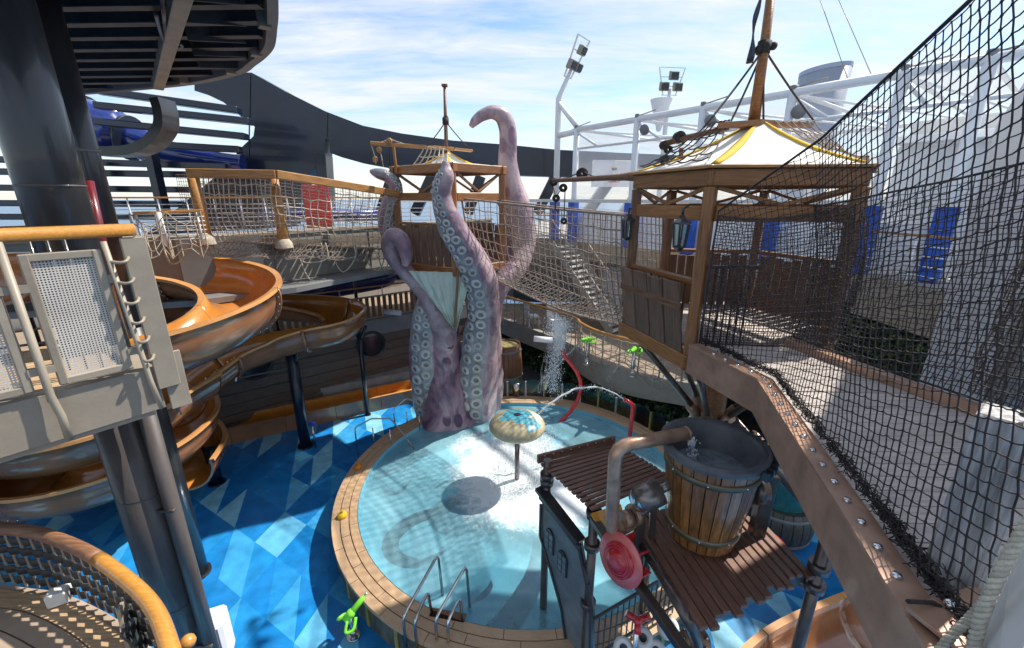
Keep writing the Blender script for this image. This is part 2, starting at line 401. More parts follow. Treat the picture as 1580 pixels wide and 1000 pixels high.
# ================================================================== THE SETTING
def floor_material():
    m, t, b, o = material('blue_triangle_floor')
    L = t.links.new
    tc = N(t, 'ShaderNodeTexCoord'); mp = N(t, 'ShaderNodeMapping'); mp.inputs['Rotation'].default_value = (0, 0, R(27)); mp.inputs['Scale'].default_value = (1.3, 1.12, 1)
    L(tc.outputs['Object'], mp.inputs[0])
    sh = N(t, 'ShaderNodeSeparateXYZ'); L(mp.outputs[0], sh.inputs[0])
    def mt(op, a, b_=None):
        n = N(t, 'ShaderNodeMath', operation=op)
        for i, q in enumerate((a, b_)):
            if q is None: continue
            if isinstance(q, (int, float)): n.inputs[i].default_value = q
            else: L(q, n.inputs[i])
        return n.outputs[0]
    X = mt('ADD', sh.outputs[0], mt('MULTIPLY', sh.outputs[1], .25)); Y = sh.outputs[1]
    fx, fy = mt('FRACT', X), mt('FRACT', Y)
    half = mt('GREATER_THAN', mt('ADD', fx, fy), 1.0)
    cv = N(t, 'ShaderNodeCombineXYZ'); L(mt('FLOOR', X), cv.inputs[0]); L(mt('FLOOR', Y), cv.inputs[1]); L(half, cv.inputs[2])
    wn = N(t, 'ShaderNodeTexWhiteNoise', noise_dimensions='3D'); L(cv.outputs[0], wn.inputs['Vector'])
    n = N(t, 'ShaderNodeTexNoise'); n.inputs['Scale'].default_value = .45; n.inputs['Detail'].default_value = 1
    L(cv.outputs[0], n.inputs['Vector'])
    val = mt('ADD', mt('MULTIPLY', wn.outputs['Value'], .72), mt('MULTIPLY', n.outputs['Fac'], .42))
    cr = N(t, 'ShaderNodeValToRGB'); cr.color_ramp.interpolation = 'CONSTANT'
    e = cr.color_ramp.elements
    cols = [(0, (.010, .185, .50)), (.30, (.012, .20, .53)), (.50, (.018, .24, .58)), (.62, (.045, .32, .64)), (.74, (.12, .44, .70)), (.86, (.25, .57, .74))]
    e[0].position, e[0].color = 0, (*cols[0][1], 1); e[1].position, e[1].color = cols[1][0], (*cols[1][1], 1)
    for p, c in cols[2:]:
        q = e.new(p); q.color = (*c, 1)
    L(val, cr.inputs[0])
    nd = N(t, 'ShaderNodeTexNoise'); nd.inputs['Scale'].default_value = 3.5; nd.inputs['Detail'].default_value = 7; L(tc.outputs['Object'], nd.inputs['Vector'])
    hs = N(t, 'ShaderNodeHueSaturation'); L(cr.outputs[0], hs.inputs['Color'])
    vr = N(t, 'ShaderNodeMapRange'); vr.inputs[1].default_value = .25; vr.inputs[2].default_value = .75; vr.inputs[3].default_value = .72; vr.inputs[4].default_value = 1.2; L(nd.outputs['Fac'], vr.inputs[0]); L(vr.outputs[0], hs.inputs['Value'])
    L(hs.outputs[0], b.inputs['Base Color'])
    nw = N(t, 'ShaderNodeTexNoise'); nw.inputs['Scale'].default_value = .8; nw.inputs['Detail'].default_value = 4; L(tc.outputs['Object'], nw.inputs['Vector'])
    rr = N(t, 'ShaderNodeMapRange'); rr.inputs[1].default_value = .4; rr.inputs[2].default_value = .62; rr.inputs[3].default_value = .1; rr.inputs[4].default_value = .5
    L(nw.outputs['Fac'], rr.inputs[0]); L(rr.outputs[0], b.inputs['Roughness'])
    bp = N(t, 'ShaderNodeBump'); bp.inputs['Strength'].default_value = .05; L(nd.outputs['Fac'], bp.inputs['Height']); L(bp.outputs[0], b.inputs['Normal'])
    return m
M['floor'] = floor_material()
def sea_material():
    m, t, b, o = material('sea_water')
    b.inputs['Base Color'].default_value = (.02, .08, .17, 1); b.inputs['Roughness'].default_value = .25
    n = N(t, 'ShaderNodeTexNoise'); n.inputs['Scale'].default_value = .03; n.inputs['Detail'].default_value = 6
    tc = N(t, 'ShaderNodeTexCoord'); t.links.new(tc.outputs['Object'], n.inputs['Vector'])
    bp = N(t, 'ShaderNodeBump'); bp.inputs['Strength'].default_value = .5; bp.inputs['Distance'].default_value = 2
    t.links.new(n.outputs['Fac'], bp.inputs['Height']); t.links.new(bp.outputs[0], b.inputs['Normal'])
    return m
M['sea'] = sea_material()
MB().add([(-12000, -12000, -48), (12000, -12000, -48), (12000, 12000, -48), (-12000, 12000, -48)], [(0, 1, 2, 3)]).build('sea', M['sea'], kind='structure')
MB().add([(-14, -2, 0), (13, -2, 0), (13, 19, 0), (-14, 19, 0)], [(0, 1, 2, 3)]).build('splash_deck', M['floor'], origin=(0, 0, 0), kind='structure')
MB().box((0, 8.5, -1.3), (27, 21, 2.5)).build('deck_slab', M['slate'], kind='structure')
# ------------------------------------------------------------------ the pool
PC = V((.28, 8.64, 0)); RI, RO = 3.76, 4.28
pool = thing('pool', 'round raised splash pool with tan board rim and pale blue floor', 'pool', PC)
def pool_floor_material():
    m, t, b, o = material('pale_blue_pool_floor')
    L = t.links.new
    tc = N(t, 'ShaderNodeTexCoord'); n = N(t, 'ShaderNodeTexNoise'); n.inputs['Scale'].default_value = .8; n.inputs['Detail'].default_value = 5
    L(tc.outputs['Object'], n.inputs['Vector'])
    cr = N(t, 'ShaderNodeValToRGB'); cr.color_ramp.elements[0].color = (.14, .46, .60, 1); cr.color_ramp.elements[1].color = (.27, .58, .69, 1)
    cr.color_ramp.elements[0].position = .35; cr.color_ramp.elements[1].position = .65
    L(n.outputs['Fac'], cr.inputs[0]); L(cr.outputs[0], b.inputs['Base Color']); b.inputs['Roughness'].default_value = .6
    return m
M['poolfloor'] = pool_floor_material()
MB().lathe([(0.001, .1), (RI, .1), (RI, .60)], 96, Matrix.Translation(PC), smooth=False).build('basin', M['poolfloor'], pool)
M['skirt'] = pm('mossy_pool_skirt', (.10, .105, .075), .5, var=.45, scale=5, stretch=(1, 1, .3), bump=.2, dirt=.5, dirtcol=(.03, .032, .026))
MB().lathe([(RO-.06, 0), (RO-.06, .54)], 96, Matrix.Translation(PC), smooth=False).build('skirt', M['skirt'], pool)
M['rimwood'] = pm('tan_pool_rim_board', (.50, .335, .20), .5, var=.08, scale=5, stretch=(6, 1.5, 6), bump=.08, dirt=.28, dirtcol=(.33, .21, .125), objvar=.045)
MB().lathe([(RI+.005, .52), (RO-.02, .52)], 96, Matrix.Translation(PC), smooth=False).build('rim_bed', M['darkpanel'], pool)
NS = 30
wr = (RO-RI)/3
for ring in range(3):
    r0 = RI+wr*ring+.009; r1 = RI+wr*(ring+1)-.009
    m = MB(); a1 = 2*PI/NS-.0028
    K = 4
    vs = []
    for k in range(K+1):
        a = a1*k/K
        for (r, z) in ((r0, .525), (r0, .6), (r1, .6), (r1, .525)): vs.append((r*math.cos(a), r*math.sin(a), z))
    fs = [(k*4+i, k*4+(i+1) % 4, k*4+4+(i+1) % 4, k*4+4+i) for k in range(K) for i in range(4)]+[(3, 2, 1, 0), (K*4, K*4+1, K*4+2, K*4+3)]
    me = m.add(vs, fs).mesh('rim_board', M['rimwood'])
    for s in range(NS):
        inst('rim_board', me, Matrix.Translation(PC) @ Matrix.Rotation(2*PI*(s+.33*ring)/NS, 4, 'Z'), pool)
# skirt trims: yellow-green battens round the outside
bm_ = MB().box((0, 0, 0), (.02, .07, .5)).mesh('skirt_batten', pm('olive_batten', (.30, .28, .09), .5, dirt=.3))
for s in range(36):
    a = 2*PI*s/36
    inst('skirt_batten', bm_, Matrix.Translation(PC+V((math.cos(a)*(RO-.045), math.sin(a)*(RO-.045), .27))) @ Matrix.Rotation(a, 4, 'Z'), pool)
# painted octopus arms on the pool floor (flat paint)
M['poolpaint'] = pm('violet_grey_floor_paint', (.016, .020, .05), .6, var=.35, scale=3, bump=0, dirt=.5, dirtcol=(.05, .12, .19))
def painted(pts, wds, ends=True):
    P3 = [at(x, y, z=.12) for x, y in pts]
    ww = catmull([(p.x, p.y, q) for p, q in zip(P3, wds)], 8)
    m = MB(); vs = []
    for i, (x, y, q) in enumerate(ww):
        a = V(ww[max(i-1, 0)][:2]); b = V(ww[min(i+1, len(ww)-1)][:2]); d = (b-a).normalized(); nrm = V((-d.y, d.x))
        vs += [(x+nrm.x*q/2, y+nrm.y*q/2, .105), (x-nrm.x*q/2, y-nrm.y*q/2, .105)]
    m.add(vs, [(2*i, 2*i+1, 2*i+3, 2*i+2) for i in range(len(ww)-1)])
    m.build('painted_arm', M['poolpaint'], pool)
painted([(760, 735), (715, 765), (677, 788), (640, 800), (610, 822), (602, 843), (614, 861), (640, 868), (664, 862), (690, 846)], [.34, .34, .34, .36, .36, .34, .30, .24, .16, .02])
painted([(760, 985), (790, 950), (812, 915), (828, 880), (835, 835), (825, 790)], [.5, .46, .42, .38, .34, .3])
painted([(722, 933), (745, 918), (756, 905), (757, 895)], [.03, .12, .1, .02])
painted([(590, 752), (600, 760), (618, 756), (634, 741)], [.05, .15, .13, .03])
painted([(866, 705), (890, 685), (925, 680), (960, 690)], [.4, .75, .85, .3])
painted([(672, 752), (690, 742), (710, 740)], [.04, .1, .02])
painted([(735, 690), (740, 665), (745, 655)], [.1, .16, .1])
def water_material():
    m = bpy.data.materials.new('pool_water'); m.use_nodes = True
    t = m.node_tree; t.nodes.clear(); L = t.links.new
    o = N(t, 'ShaderNodeOutputMaterial')
    tc = N(t, 'ShaderNodeTexCoord')
    def noise_(scale, det, dist=0, rough=.6):
        n = N(t, 'ShaderNodeTexNoise'); n.inputs['Scale'].default_value = scale; n.inputs['Detail'].default_value = det; n.inputs['Distortion'].default_value = dist; n.inputs['Roughness'].default_value = rough
        L(tc.outputs['Object'], n.inputs['Vector']); return n.outputs['Fac']
    def mt(op, a, b_=None, cl=False):
        n = N(t, 'ShaderNodeMath', operation=op, use_clamp=cl)
        for i, q in enumerate((a, b_)):
            if q is None: continue
            if isinstance(q, (int, float)): n.inputs[i].default_value = q
            else: L(q, n.inputs[i])
        return n.outputs[0]
    def rng(v, a, b_, c, d):
        n = N(t, 'ShaderNodeMapRange', interpolation_type='SMOOTHSTEP'); L(v, n.inputs[0])
        for i, q in enumerate((a, b_, c, d)): n.inputs[i+1].default_value = q
        return n.outputs[0]
    def dist(x, y, sx=1, sy=1):
        s = N(t, 'ShaderNodeVectorMath', operation='SUBTRACT'); L(tc.outputs['Object'], s.inputs[0]); s.inputs[1].default_value = (x, y, 0)
        s2 = N(t, 'ShaderNodeVectorMath', operation='MULTIPLY'); L(s.outputs[0], s2.inputs[0]); s2.inputs[1].default_value = (sx, sy, 0)
        l = N(t, 'ShaderNodeVectorMath', operation='LENGTH'); L(s2.outputs[0], l.inputs[0]); return l.outputs['Value']
    fb = noise_(2.6, 10, 1.2, .72); ff = noise_(9, 8, .8, .7)
    # churned foam where the falling water lands
    d1 = rng(dist(-.15, .35, 1.0, .8), .15, 2.7, .72, 0); d2 = rng(dist(.55, -.75, .8, 1.1), .1, 1.9, .60, 0); d3 = rng(dist(-1.1, 1.4, 1, 1), .2, 1.9, .42, 0)
    dm = mt('MAXIMUM', mt('MAXIMUM', d1, d2), d3)
    fo = mt('ADD', mt('MULTIPLY', fb, .62), mt('MULTIPLY', ff, .38))
    foam = rng(mt('ADD', fo, dm), .72, 1.04, 0, .98)
    murk = mt('ADD', mt('MULTIPLY', rng(noise_(.75, 4, .4), .38, .66, 0, 1), .22), .31)
    murk = mt('ADD', murk, mt('MULTIPLY', dm, .35), True)
    bp = N(t, 'ShaderNodeBump'); bp.inputs['Strength'].default_value = .22; bp.inputs['Distance'].default_value = .05
    L(mt('ADD', noise_(3.5, 5, .6), mt('MULTIPLY', foam, .3)), bp.inputs['Height'])
    tr = N(t, 'ShaderNodeBsdfTransparent'); tr.inputs[0].default_value = (.84, .96, .98, 1)
    mk = N(t, 'ShaderNodeBsdfDiffuse'); mk.inputs[0].default_value = (.36, .70, .81, 1)
    fm = N(t, 'ShaderNodeBsdfDiffuse'); fm.inputs[0].default_value = (.80, .85, .87, 1); L(bp.outputs[0], fm.inputs['Normal'])
    gl = N(t, 'ShaderNodeBsdfGlossy'); gl.inputs['Roughness'].default_value = .08; L(bp.outputs[0], gl.inputs['Normal'])
    fr = N(t, 'ShaderNodeFresnel'); fr.inputs[0].default_value = 1.33; L(bp.outputs[0], fr.inputs['Normal'])
    a = N(t, 'ShaderNodeMixShader'); L(murk, a.inputs[0]); L(tr.outputs[0], a.inputs[1]); L(mk.outputs[0], a.inputs[2])
    b = N(t, 'ShaderNodeMixShader'); L(foam, b.inputs[0]); L(a.outputs[0], b.inputs[1]); L(fm.outputs[0], b.inputs[2])
    c = N(t, 'ShaderNodeMixShader'); L(mt('MULTIPLY', fr.outputs[0], .9), c.inputs[0]); L(b.outputs[0], c.inputs[1]); L(gl.outputs[0], c.inputs[2])
    L(c.outputs[0], o.inputs[0])
    return m
M['water'] = water_material()
wm = MB(True)
def wave(r, a):
    x, y = r*math.cos(a), r*math.sin(a)
    q = math.hypot(x+.15, y-.3)
    amp = .022*math.exp(-(q/1.4)**2)+.005
    return (PC.x+x, PC.y+y, .5+amp*(noise.noise(V((x*2.6, y*2.6, 1)))+.7*noise.noise(V((x*6.5, y*6.5, 4)))))
wm.grid(lambda u, v: wave(max(.001, (RI-.004)*u), 2*PI*v), 70, 150)
wm.build('pool_water', M['water'], origin=(PC.x, PC.y, .5), kind='structure')
# ------------------------------------------------------------------ mushroom fountain
mu = V((.12, 8.64, .5))
mf = thing('mushroom_fountain', 'mushroom shaped fountain in the pool, cream cap painted with a blue eye', 'fountain', mu)
M['cap'] = pm('cream_mottled_cap', (.58, .50, .31), .38, var=.22, scale=4, bump=.08, dirt=.4, dirtcol=(.33, .255, .12), coat=.3)
M['eyeblue'] = pm('turquoise_eye_paint', (.10, .47, .58), .35, var=.1, bump=.02, dirt=.2, coat=.3)
M['eyewhite'] = pm('chalky_white_eye_paint', (.62, .62, .54), .4, var=.1, bump=.03, dirt=.3)
M['pupil'] = pm('dark_purple_pupil', (.035, .02, .05), .3, bump=.02)
m = MB(); prof = []
for i in range(25):
    th = PI*i/24
    prof.append((max(.001, .645*math.sin(th)*(1+.05*math.sin(th*2))), .33*math.cos(th)*(1.0 if th < PI/2 else .62)))
prof = prof[:19]+[(.40, -.15), (.05, -.1)]
m.lathe(prof, 72, Matrix.Translation(mu+V((0, 0, 1.42))))
for i, f in enumerate(m.f):
    c = sum((m.v[k] for k in f), V())/len(f)-mu; x, y = c.x, c.y
    if c.z > 1.38:
        if math.hypot(x+.02, y-.02) < .095: m.m[i] = 2
        else:
            q_, an_ = math.hypot(x+.02, y-.02), math.degrees(math.atan2(y-.02, x+.02))
            if q_ < .33+.05*math.sin(an_*.07) or (-62 < an_ < -22 and q_ < .60): m.m[i] = 1
            elif (-22 <= an_ < 28 and q_ < .58): m.m[i] = 3
m.build('cap', [M['cap'], M['eyeblue'], M['pupil'], M['eyewhite']], mf)
M['mushpole'] = pm('mottled_maroon_pole', (.11, .035, .045), .4, var=.4, scale=7, bump=.1, dirt=.5, dirtcol=(.3, .16, .16))
MB().tube([mu+V((0, 0, -.4)), mu+V((0, 0, .6)), mu+V((0, 0, 1.34))], [.06, .055, .065], 14).build('stem', M['mushpole'], mf)
def fall_material(name, dens, scale=(26, 26, 1.1), lo=.46):
    m = bpy.data.materials.new(name); m.use_nodes = True
    t = m.node_tree; t.nodes.clear(); L = t.links.new
    o = N(t, 'ShaderNodeOutputMaterial'); tc = N(t, 'ShaderNodeTexCoord'); mp = N(t, 'ShaderNodeMapping'); mp.inputs['Scale'].default_value = scale; L(tc.outputs['Object'], mp.inputs[0])
    n = N(t, 'ShaderNodeTexNoise'); n.inputs['Scale'].default_value = 1; n.inputs['Detail'].default_value = 6; n.inputs['Roughness'].default_value = .7; L(mp.outputs[0], n.inputs['Vector'])
    r = N(t, 'ShaderNodeMapRange'); r.inputs[1].default_value = lo; r.inputs[2].default_value = lo+.34; r.inputs[4].default_value = dens; L(n.outputs['Fac'], r.inputs[0])
    tr = N(t, 'ShaderNodeBsdfTransparent'); df = N(t, 'ShaderNodeBsdfPrincipled'); df.inputs['Base Color'].default_value = (.86, .9, .92, 1); df.inputs['Roughness'].default_value = .25
    mx = N(t, 'ShaderNodeMixShader'); L(r.outputs[0], mx.inputs[0]); L(tr.outputs[0], mx.inputs[1]); L(df.outputs[0], mx.inputs[2]); L(mx.outputs[0], o.inputs[0])
    return m
M['fall'] = fall_material('falling_water_veil', .8)
m = MB(); m.grid(lambda u, v: mu+V(((.55+.12*v+.02*noise.noise(V((u*9, v*2, 0))))*math.cos(2*PI*u), (.55+.12*v)*math.sin(2*PI*u), 1.36-1.36*v)), 72, 10)
m.build('water_veil', M['fall'], kind='stuff')
def drop_material():
    m, t, b, o = material('spray_drops'); b.inputs['Base Color'].default_value = (.85, .9, .93, 1); b.inputs['Roughness'].default_value = .12; return m
M['drops'] = drop_material()
def spray(name, spots, n, r0=.006, r1=.016, **kw):
    m = MB()
    for _ in range(n):
        c, s3 = random.choice(spots); c = V(c)
        p = c+V((random.gauss(0, s3[0]), random.gauss(0, s3[1]), random.gauss(0, s3[2])))
        m.ball(p, random.uniform(r0, r1), 5, 3, sc3=(1, 1, random.uniform(1, 2.2)))
    return m.build(name, M['drops'], kind='stuff', **kw)
spray('splash_drops', [(mu+V((.56*math.cos(a), .56*math.sin(a), .15)), (.16, .16, .20)) for a in [k*.3 for k in range(21)]]+[(mu+V((.66, -.1, .8)), (.1, .1, .35))]*9, 3600, .003, .009)
# ------------------------------------------------------------------ pool edge rails, ladder, toys
def rail_tube(m, pts, r=.021, n=6, seg=8): m.tube(catmull(pts, n), r, seg)
def bent(m, pts, r=.021, seg=8, rad=.09):
    pts = [V(p) for p in pts]; o = [pts[0]]
    for i in range(1, len(pts)-1):
        a, b, c = pts[i-1], pts[i], pts[i+1]
        k = min(rad, (b-a).length*.45, (c-b).length*.45)
        p, q = b+(a-b).normalized()*k, b+(c-b).normalized()*k
        for j in range(5):
            t = j/4; o.append(p*(1-t)**2+b*2*t*(1-t)+q*t*t)
    o.append(pts[-1]); m.tube(o, r, seg)
# the near ladder: two tall outer loops, two lower inner loops and wooden steps between
b0 = at(622, 1000, z=.45); b1 = at(672, 985, z=.6); e0 = at(684, 945, z=.5); e1 = at(722, 955, z=.5)
lad = thing('pool_ladder', 'polished steel pool ladder with doubled handrails at the near rim', 'ladder', at(670, 990, z=.6))
def ladder_loop(px0, py0, top, px1, py1, lo):
    m = MB(); a = at(px0, py0, z=.2); b = at(px1, py1, z=.5)
    bent(m, [a+V((0, 0, -.2)), V((a.x, a.y, 1.0)), V((b.x, b.y, top)), V((b.x+.03, b.y+.05, .35))], .023, 10, .12)
    m.build('handrail', M['steel'], lad)
ladder_loop(628, 1012, 1.42, 680, 922, 0)
ladder_loop(645, 1018, 1.12, 664, 958, 0)
ladder_loop(676, 1016, 1.42, 722, 940, 0)
ladder_loop(694, 1020, 1.12, 712, 968, 0)
for (p, q, z) in (((640, 998), (702, 1010), .42), ((645, 1010), (700, 1022), .22)):
    a, b = at(*p, z=z), at(*q, z=z); piece('step', a, b, .22, .035, 'teak', lad)
a, b = at(664, 945, z=.585), at(718, 955, z=.585); piece('step', a, b, .16, .03, 'timber_dark', lad)
# the far handrails on the left of the pool
def hand(name, label, pts, posts):
    t = thing(name, label, 'handrail', at(*pts[0][:2], z=pts[0][2]), 'handrails on the left rim of the pool')
    P3 = []
    for x, y, z, in pts: P3.append(at(x, y, z=z))
    m = MB(); bent(m, P3, .02, 8, .08); m.build('rail', M['steel'], t)
    for (x, y, top) in posts:
        q = at(x, y, z=.45); mm = MB(); mm.tube([q, V((q.x, q.y, top))], .018, 8); mm.build('post', M['steel'], t)
    return t
hand('pool_handrail', 'bent steel handrail over the pool steps, the one nearer the orange ball', [(553, 705, 0), (547, 660, .82), (573, 646, 1.05), (603, 646, 1.05), (638, 690, .5), (640, 702, .45)], [(578, 690, 1.04), (604, 692, 1.04)])
hand('pool_handrail', 'bent steel handrail beside the foot of the octopus', [(612, 670, 0), (606, 632, .75), (628, 614, .98), (646, 622, .98), (674, 662, .5), (676, 674, .45)], [(629, 660, .97), (648, 665, .97)])
for nm, lab, x, y, r, mk in (('toy_ball', 'small orange buoy ball on the pool rim near the far handrails', 553, 720, .1, 'orange_ball'), ('toy_ball', 'yellow orange buoy ball on the left pool rim further from the handrails', 528, 795, .1, 'yellow')):
    p = at(x, y, z=.64); MB().ball(p, r, 16, 10, sc3=(1, 1, .8)).tube([p+V((0, 0, .06)), p+V((.02, 0, .12))], .025, 8).build(nm, M[mk], label=lab, cat='buoy', group='buoys on the pool rim')
def squirt_gun(label, base, h, aim, sc_=1.0):
    t = thing('squirt_gun', label, 'water gun', base, 'lime water guns')
    B = V(base); top = B+V((0, 0, h)); aim = V(aim).normalized(); S = sc_; sd = aim.cross(V((0, 0, 1))).normalized()
    MB().tube([B, B+V((0, 0, .03))], .11*S, 14).tube([B+V((0, 0, .03)), top], .042*S, 12).tube([B+V((0, 0, .10)), B+V((0, 0, .16))], .065*S, 12).build('pedestal', M['steel'], t)
    g = MB(); g.tube([top-aim*.12*S, top+aim*.20*S, top+aim*.3*S], [.055*S, .048*S, .03*S], 12)
    g.ball(top, .075*S, 12, 8); g.tube(catmull([top-aim*.1*S+sd*.05*S, top-aim*.18*S+sd*.13*S-V((0, 0, .05)), top-aim*.05*S+sd*.17*S-V((0, 0, .12*S)), top+aim*.06*S+sd*.07*S-V((0, 0, .09*S))], 5), .026*S, 8)
    g.tube(catmull([top-aim*.1*S-sd*.05*S, top-aim*.2*S-sd*.12*S+V((0, 0, .02)), top-aim*.06*S-sd*.15*S-V((0, 0, .08*S)), top-sd*.05*S-V((0, 0, .09*S))], 5), .026*S, 8)
    g.build('gun_body', M['lime'], t); MB().tube([top+aim*.28*S, top+aim*.36*S], .016*S, 8).build('nozzle', M['steel'], t)
    return t
squirt_gun('lime green water gun on a steel pedestal in front of the near pool rim', at(546, 982, z=0), .50, (.55, .5, .5), 1.0)
# ================================================================== LARGE STRUCTURE: upper decks, galleries, walls
def wallstrip(name, pts, z0, z1, th, mk, parent=None, off=0, **kw):
    """a wall along a polyline, built as joined prisms (thickness to the left of the line)"""
    m = MB()
    P2 = [V((p[0], p[1], 0)) for p in pts]
    nrm = []
    for i in range(len(P2)):
        a, b = P2[max(i-1, 0)], P2[min(i+1, len(P2)-1)]
        d = (b-a).normalized(); nrm.append(V((-d.y, d.x, 0)))
    A = [p+n*off for p, n in zip(P2, nrm)]; B = [p+n*(off+th) for p, n in zip(P2, nrm)]
    vs = []; fs = []
    for a, b in zip(A, B): vs += [a+V((0, 0, z0)), a+V((0, 0, z1)), b+V((0, 0, z1)), b+V((0, 0, z0))]
    n = len(A)
    for i in range(n-1):
        for k in range(4): fs.append((i*4+k, i*4+(k+1) % 4, i*4+4+(k+1) % 4, i*4+4+k))
    fs += [(3, 2, 1, 0), ((n-1)*4, (n-1)*4+1, (n-1)*4+2, (n-1)*4+3)]
    m.add(vs, fs)
    return m.build(name, M[mk], parent, **kw)
def along(pts, step, start=0.):
    """points spaced along a polyline: (point, unit direction)"""
    P2 = [V(p) for p in pts]; out = []; d = start; acc = 0
    for a, b in zip(P2, P2[1:]):
        L = (b-a).length; u = (b-a)/L
        while d <= acc+L+1e-6:
            out.append((a+u*(d-acc), u)); d += step
        acc += L
    return out
# ---- upper deck and grey parapet on the left / back
WL = [(-13.5, 6.6), (-6.75, 8.95), (-5.5, 10.2), (-3.45, 13.2), (-.8, 17.0)]
up = thing('upper_deck_wall', 'beige grey parapet wall below the left rope bridge', 'wall', (-5.5, 10.2, 5))
wallstrip('wall', WL, 5.06, 6.16, .25, 'greywall', up)
wallstrip('cap', WL, 6.16, 6.22, .33, 'greysteel', up, off=-.04)
for q, u in along([(*p, 0) for p in WL], 1.35, .6):     # panel joints on the parapet
    piece('joint_strip', V((q.x, q.y, 5.08))+V((u.y, -u.x, 0))*.01, V((q.x, q.y, 6.15))+V((u.y, -u.x, 0))*.01, .03, .014, 'greysteel', up, bevel=0)
wallstrip('pillar_panel', [(-6.9, 8.75), (-5.75, 9.75)], 4.9, 6.2, .2, 'slate', up)
MB().prism([(-13.9, 6.6, 6.0), (-6.75, 8.95, 6.0), (-5.5, 10.2, 6.0), (-3.45, 13.2, 6.0), (-.8, 17, 6), (-1.4, 19.2, 6), (-6.2, 15.6, 6), (-8.6, 12.6, 6), (-16, 9.8, 6), (-16, 6.6, 6)], (0, 0, -.3)).build('upper_deck', M['tan_floor'], kind='structure')
wallstrip('gallery_canopy', [(-13.5, 5.6), (-6.3, 8.1), (-4.9, 9.4), (-2.8, 12.9), (.1, 16.9)], 4.93, 5.05, 1.3, 'slate', label='slate grey canopy slab over the slatted gallery', cat='canopy')
# ---- mid deck gallery with slatted balustrade, hull wall below
SL = [(-13.2, 8.0, 0), (-7.25, 12.55, 0), (-3.86, 15.25, 0), (-1.6, 16.9, 0)]
MB().prism([(-13.2, 8.0, 2.72), (-7.25, 12.55, 2.72), (-3.86, 15.25, 2.72), (-1.6, 16.9, 2.72), (-1.6, 23, 2.72), (-24, 23, 2.72), (-24, 8, 2.72)], (0, 0, -.35)).build('gallery_deck', M['tan_floor'], kind='structure')
hull = thing('hull_wall', 'dark brown planked hull wall with round portholes behind the slides', 'wall', (-5.5, 13.9, 0))
fwd = [V((p[0], p[1], 0)) for p in SL]
for a, b in zip(fwd, fwd[1:]):
    u = (b-a).normalized(); nn = V((u.y, -u.x, 0)); k = 0
    z = 0
    while z < 2.30:
        h = .33
        piece('hull_plank', a+nn*(.02*(k % 2)*.5)+V((0, 0, z+h/2)), b+nn*(.02*(k % 2)*.5)+V((0, 0, z+h/2)), .14, h-.006, 'brownwall', hull)
        z += h; k += 1
for px, py, r in ((571, 531, .42), (392, 560, .42)):
    d = at(px, py, D=14)-V((0, 0, CAMH)); a, b = fwd[1], fwd[2]
    if px < 450: a, b = fwd[1], fwd[2]
    n = V((b.y-a.y, -(b.x-a.x), 0)).normalized(); k = (a-V((0, 0, CAMH))).dot(n)/d.dot(n); p = V((0, 0, CAMH))+d*k+n*.09
    rot = n.to_track_quat('Z', 'Y').to_matrix().to_4x4()
    ph = MB().lathe([(r+.1, -.05), (r+.1, .04), (r, .06), (r-.03, -.02)], 36, Matrix.Translation(p) @ rot, smooth=False).build('porthole', M['black'], hull)
    MB().lathe([(r-.02, -.005), (.001, -.005)], 36, Matrix.Translation(p) @ rot, smooth=False).build('porthole_glass', M['glassdark'], hull)
wallstrip('gallery_fascia', [p[:2] for p in SL], 2.30, 2.86, .3, 'slate', off=-.12, label='slate grey fascia band under the slatted balustrade', cat='fascia')
gb = thing('slatted_balustrade', 'balustrade of dark brown upright slats along the left gallery', 'balustrade', (-5.5, 13.9, 2.8))
sm_ = MB().box((0, 0, 0), (.035, .125, .80)).mesh('slat', M['timber_dark'], bevel=.008)
for q, u in along(SL, .21):
    if q.x < -11.5: continue
    inst('slat', sm_, Matrix.Translation(V((q.x, q.y, 3.30))) @ Matrix.Rotation(math.atan2(u.y, u.x)+PI/2+random.uniform(-.05, .05), 4, 'Z'), gb)
for a, b in zip(fwd, fwd[1:]):
    for z, w_ in ((2.92, .05), (3.68, .05)): piece('rail', a+V((0, 0, z)), b+V((0, 0, z)), .06, w_, 'greysteel', gb)
gr_ = thing('gallery_handrail', 'two thin orange handrails above the slatted balustrade', 'handrail', (-5.5, 14.3, 2.8))
for (da, z) in ((.35, 3.95), (.9, 4.30)):
    for a, b in zip(fwd, fwd[1:]): piece('rail', a+V((-.4*da, da, z)), b+V((-.4*da, da, z)), .05, .045, 'timber_light', gr_)
for q, u in along(SL, 1.5, .4): MB().tube([(q.x-.14, q.y+.35, 2.75), (q.x-.14, q.y+.35, 3.95)], .02, 6).build('post', M['white'], gr_)
GP = ['far left', 'left of the upper slide loop', 'between the upper slide loop and the long bend', 'above the middle of the long slide bend', 'nearest the octopus', 'hidden behind the octopus arms', 'last at the right']
for i_, (q, u) in enumerate(along(SL, 2.6, 2.2)):
    o = MB().tube([(q.x-.25, q.y+.5, 2.6), (q.x-.25, q.y+.5, 5.0)], .06, 10).build('gallery_post', M['black'], label='black round post of the slatted gallery, '+GP[i_], cat='post', group='gallery posts')
tb = MB().tube([(-11.5, 12.2, 3.75), (-7.8, 14.2, 3.8), (-5.3, 16.2, 3.95), (-4.6, 16.9, 4.0)], .42, 18).build('tube_slide', M['blue_slide'], label='blue tube slide lying behind the slatted balustrade', cat='slide')
wallstrip('gallery_back_wall', [(-20, 12.5), (-9, 16.5), (-3.2, 20.2), (-1, 21)], 2.6, 4.5, .2, 'cream', label='pale back wall of the left gallery behind the blue tube', cat='wall')
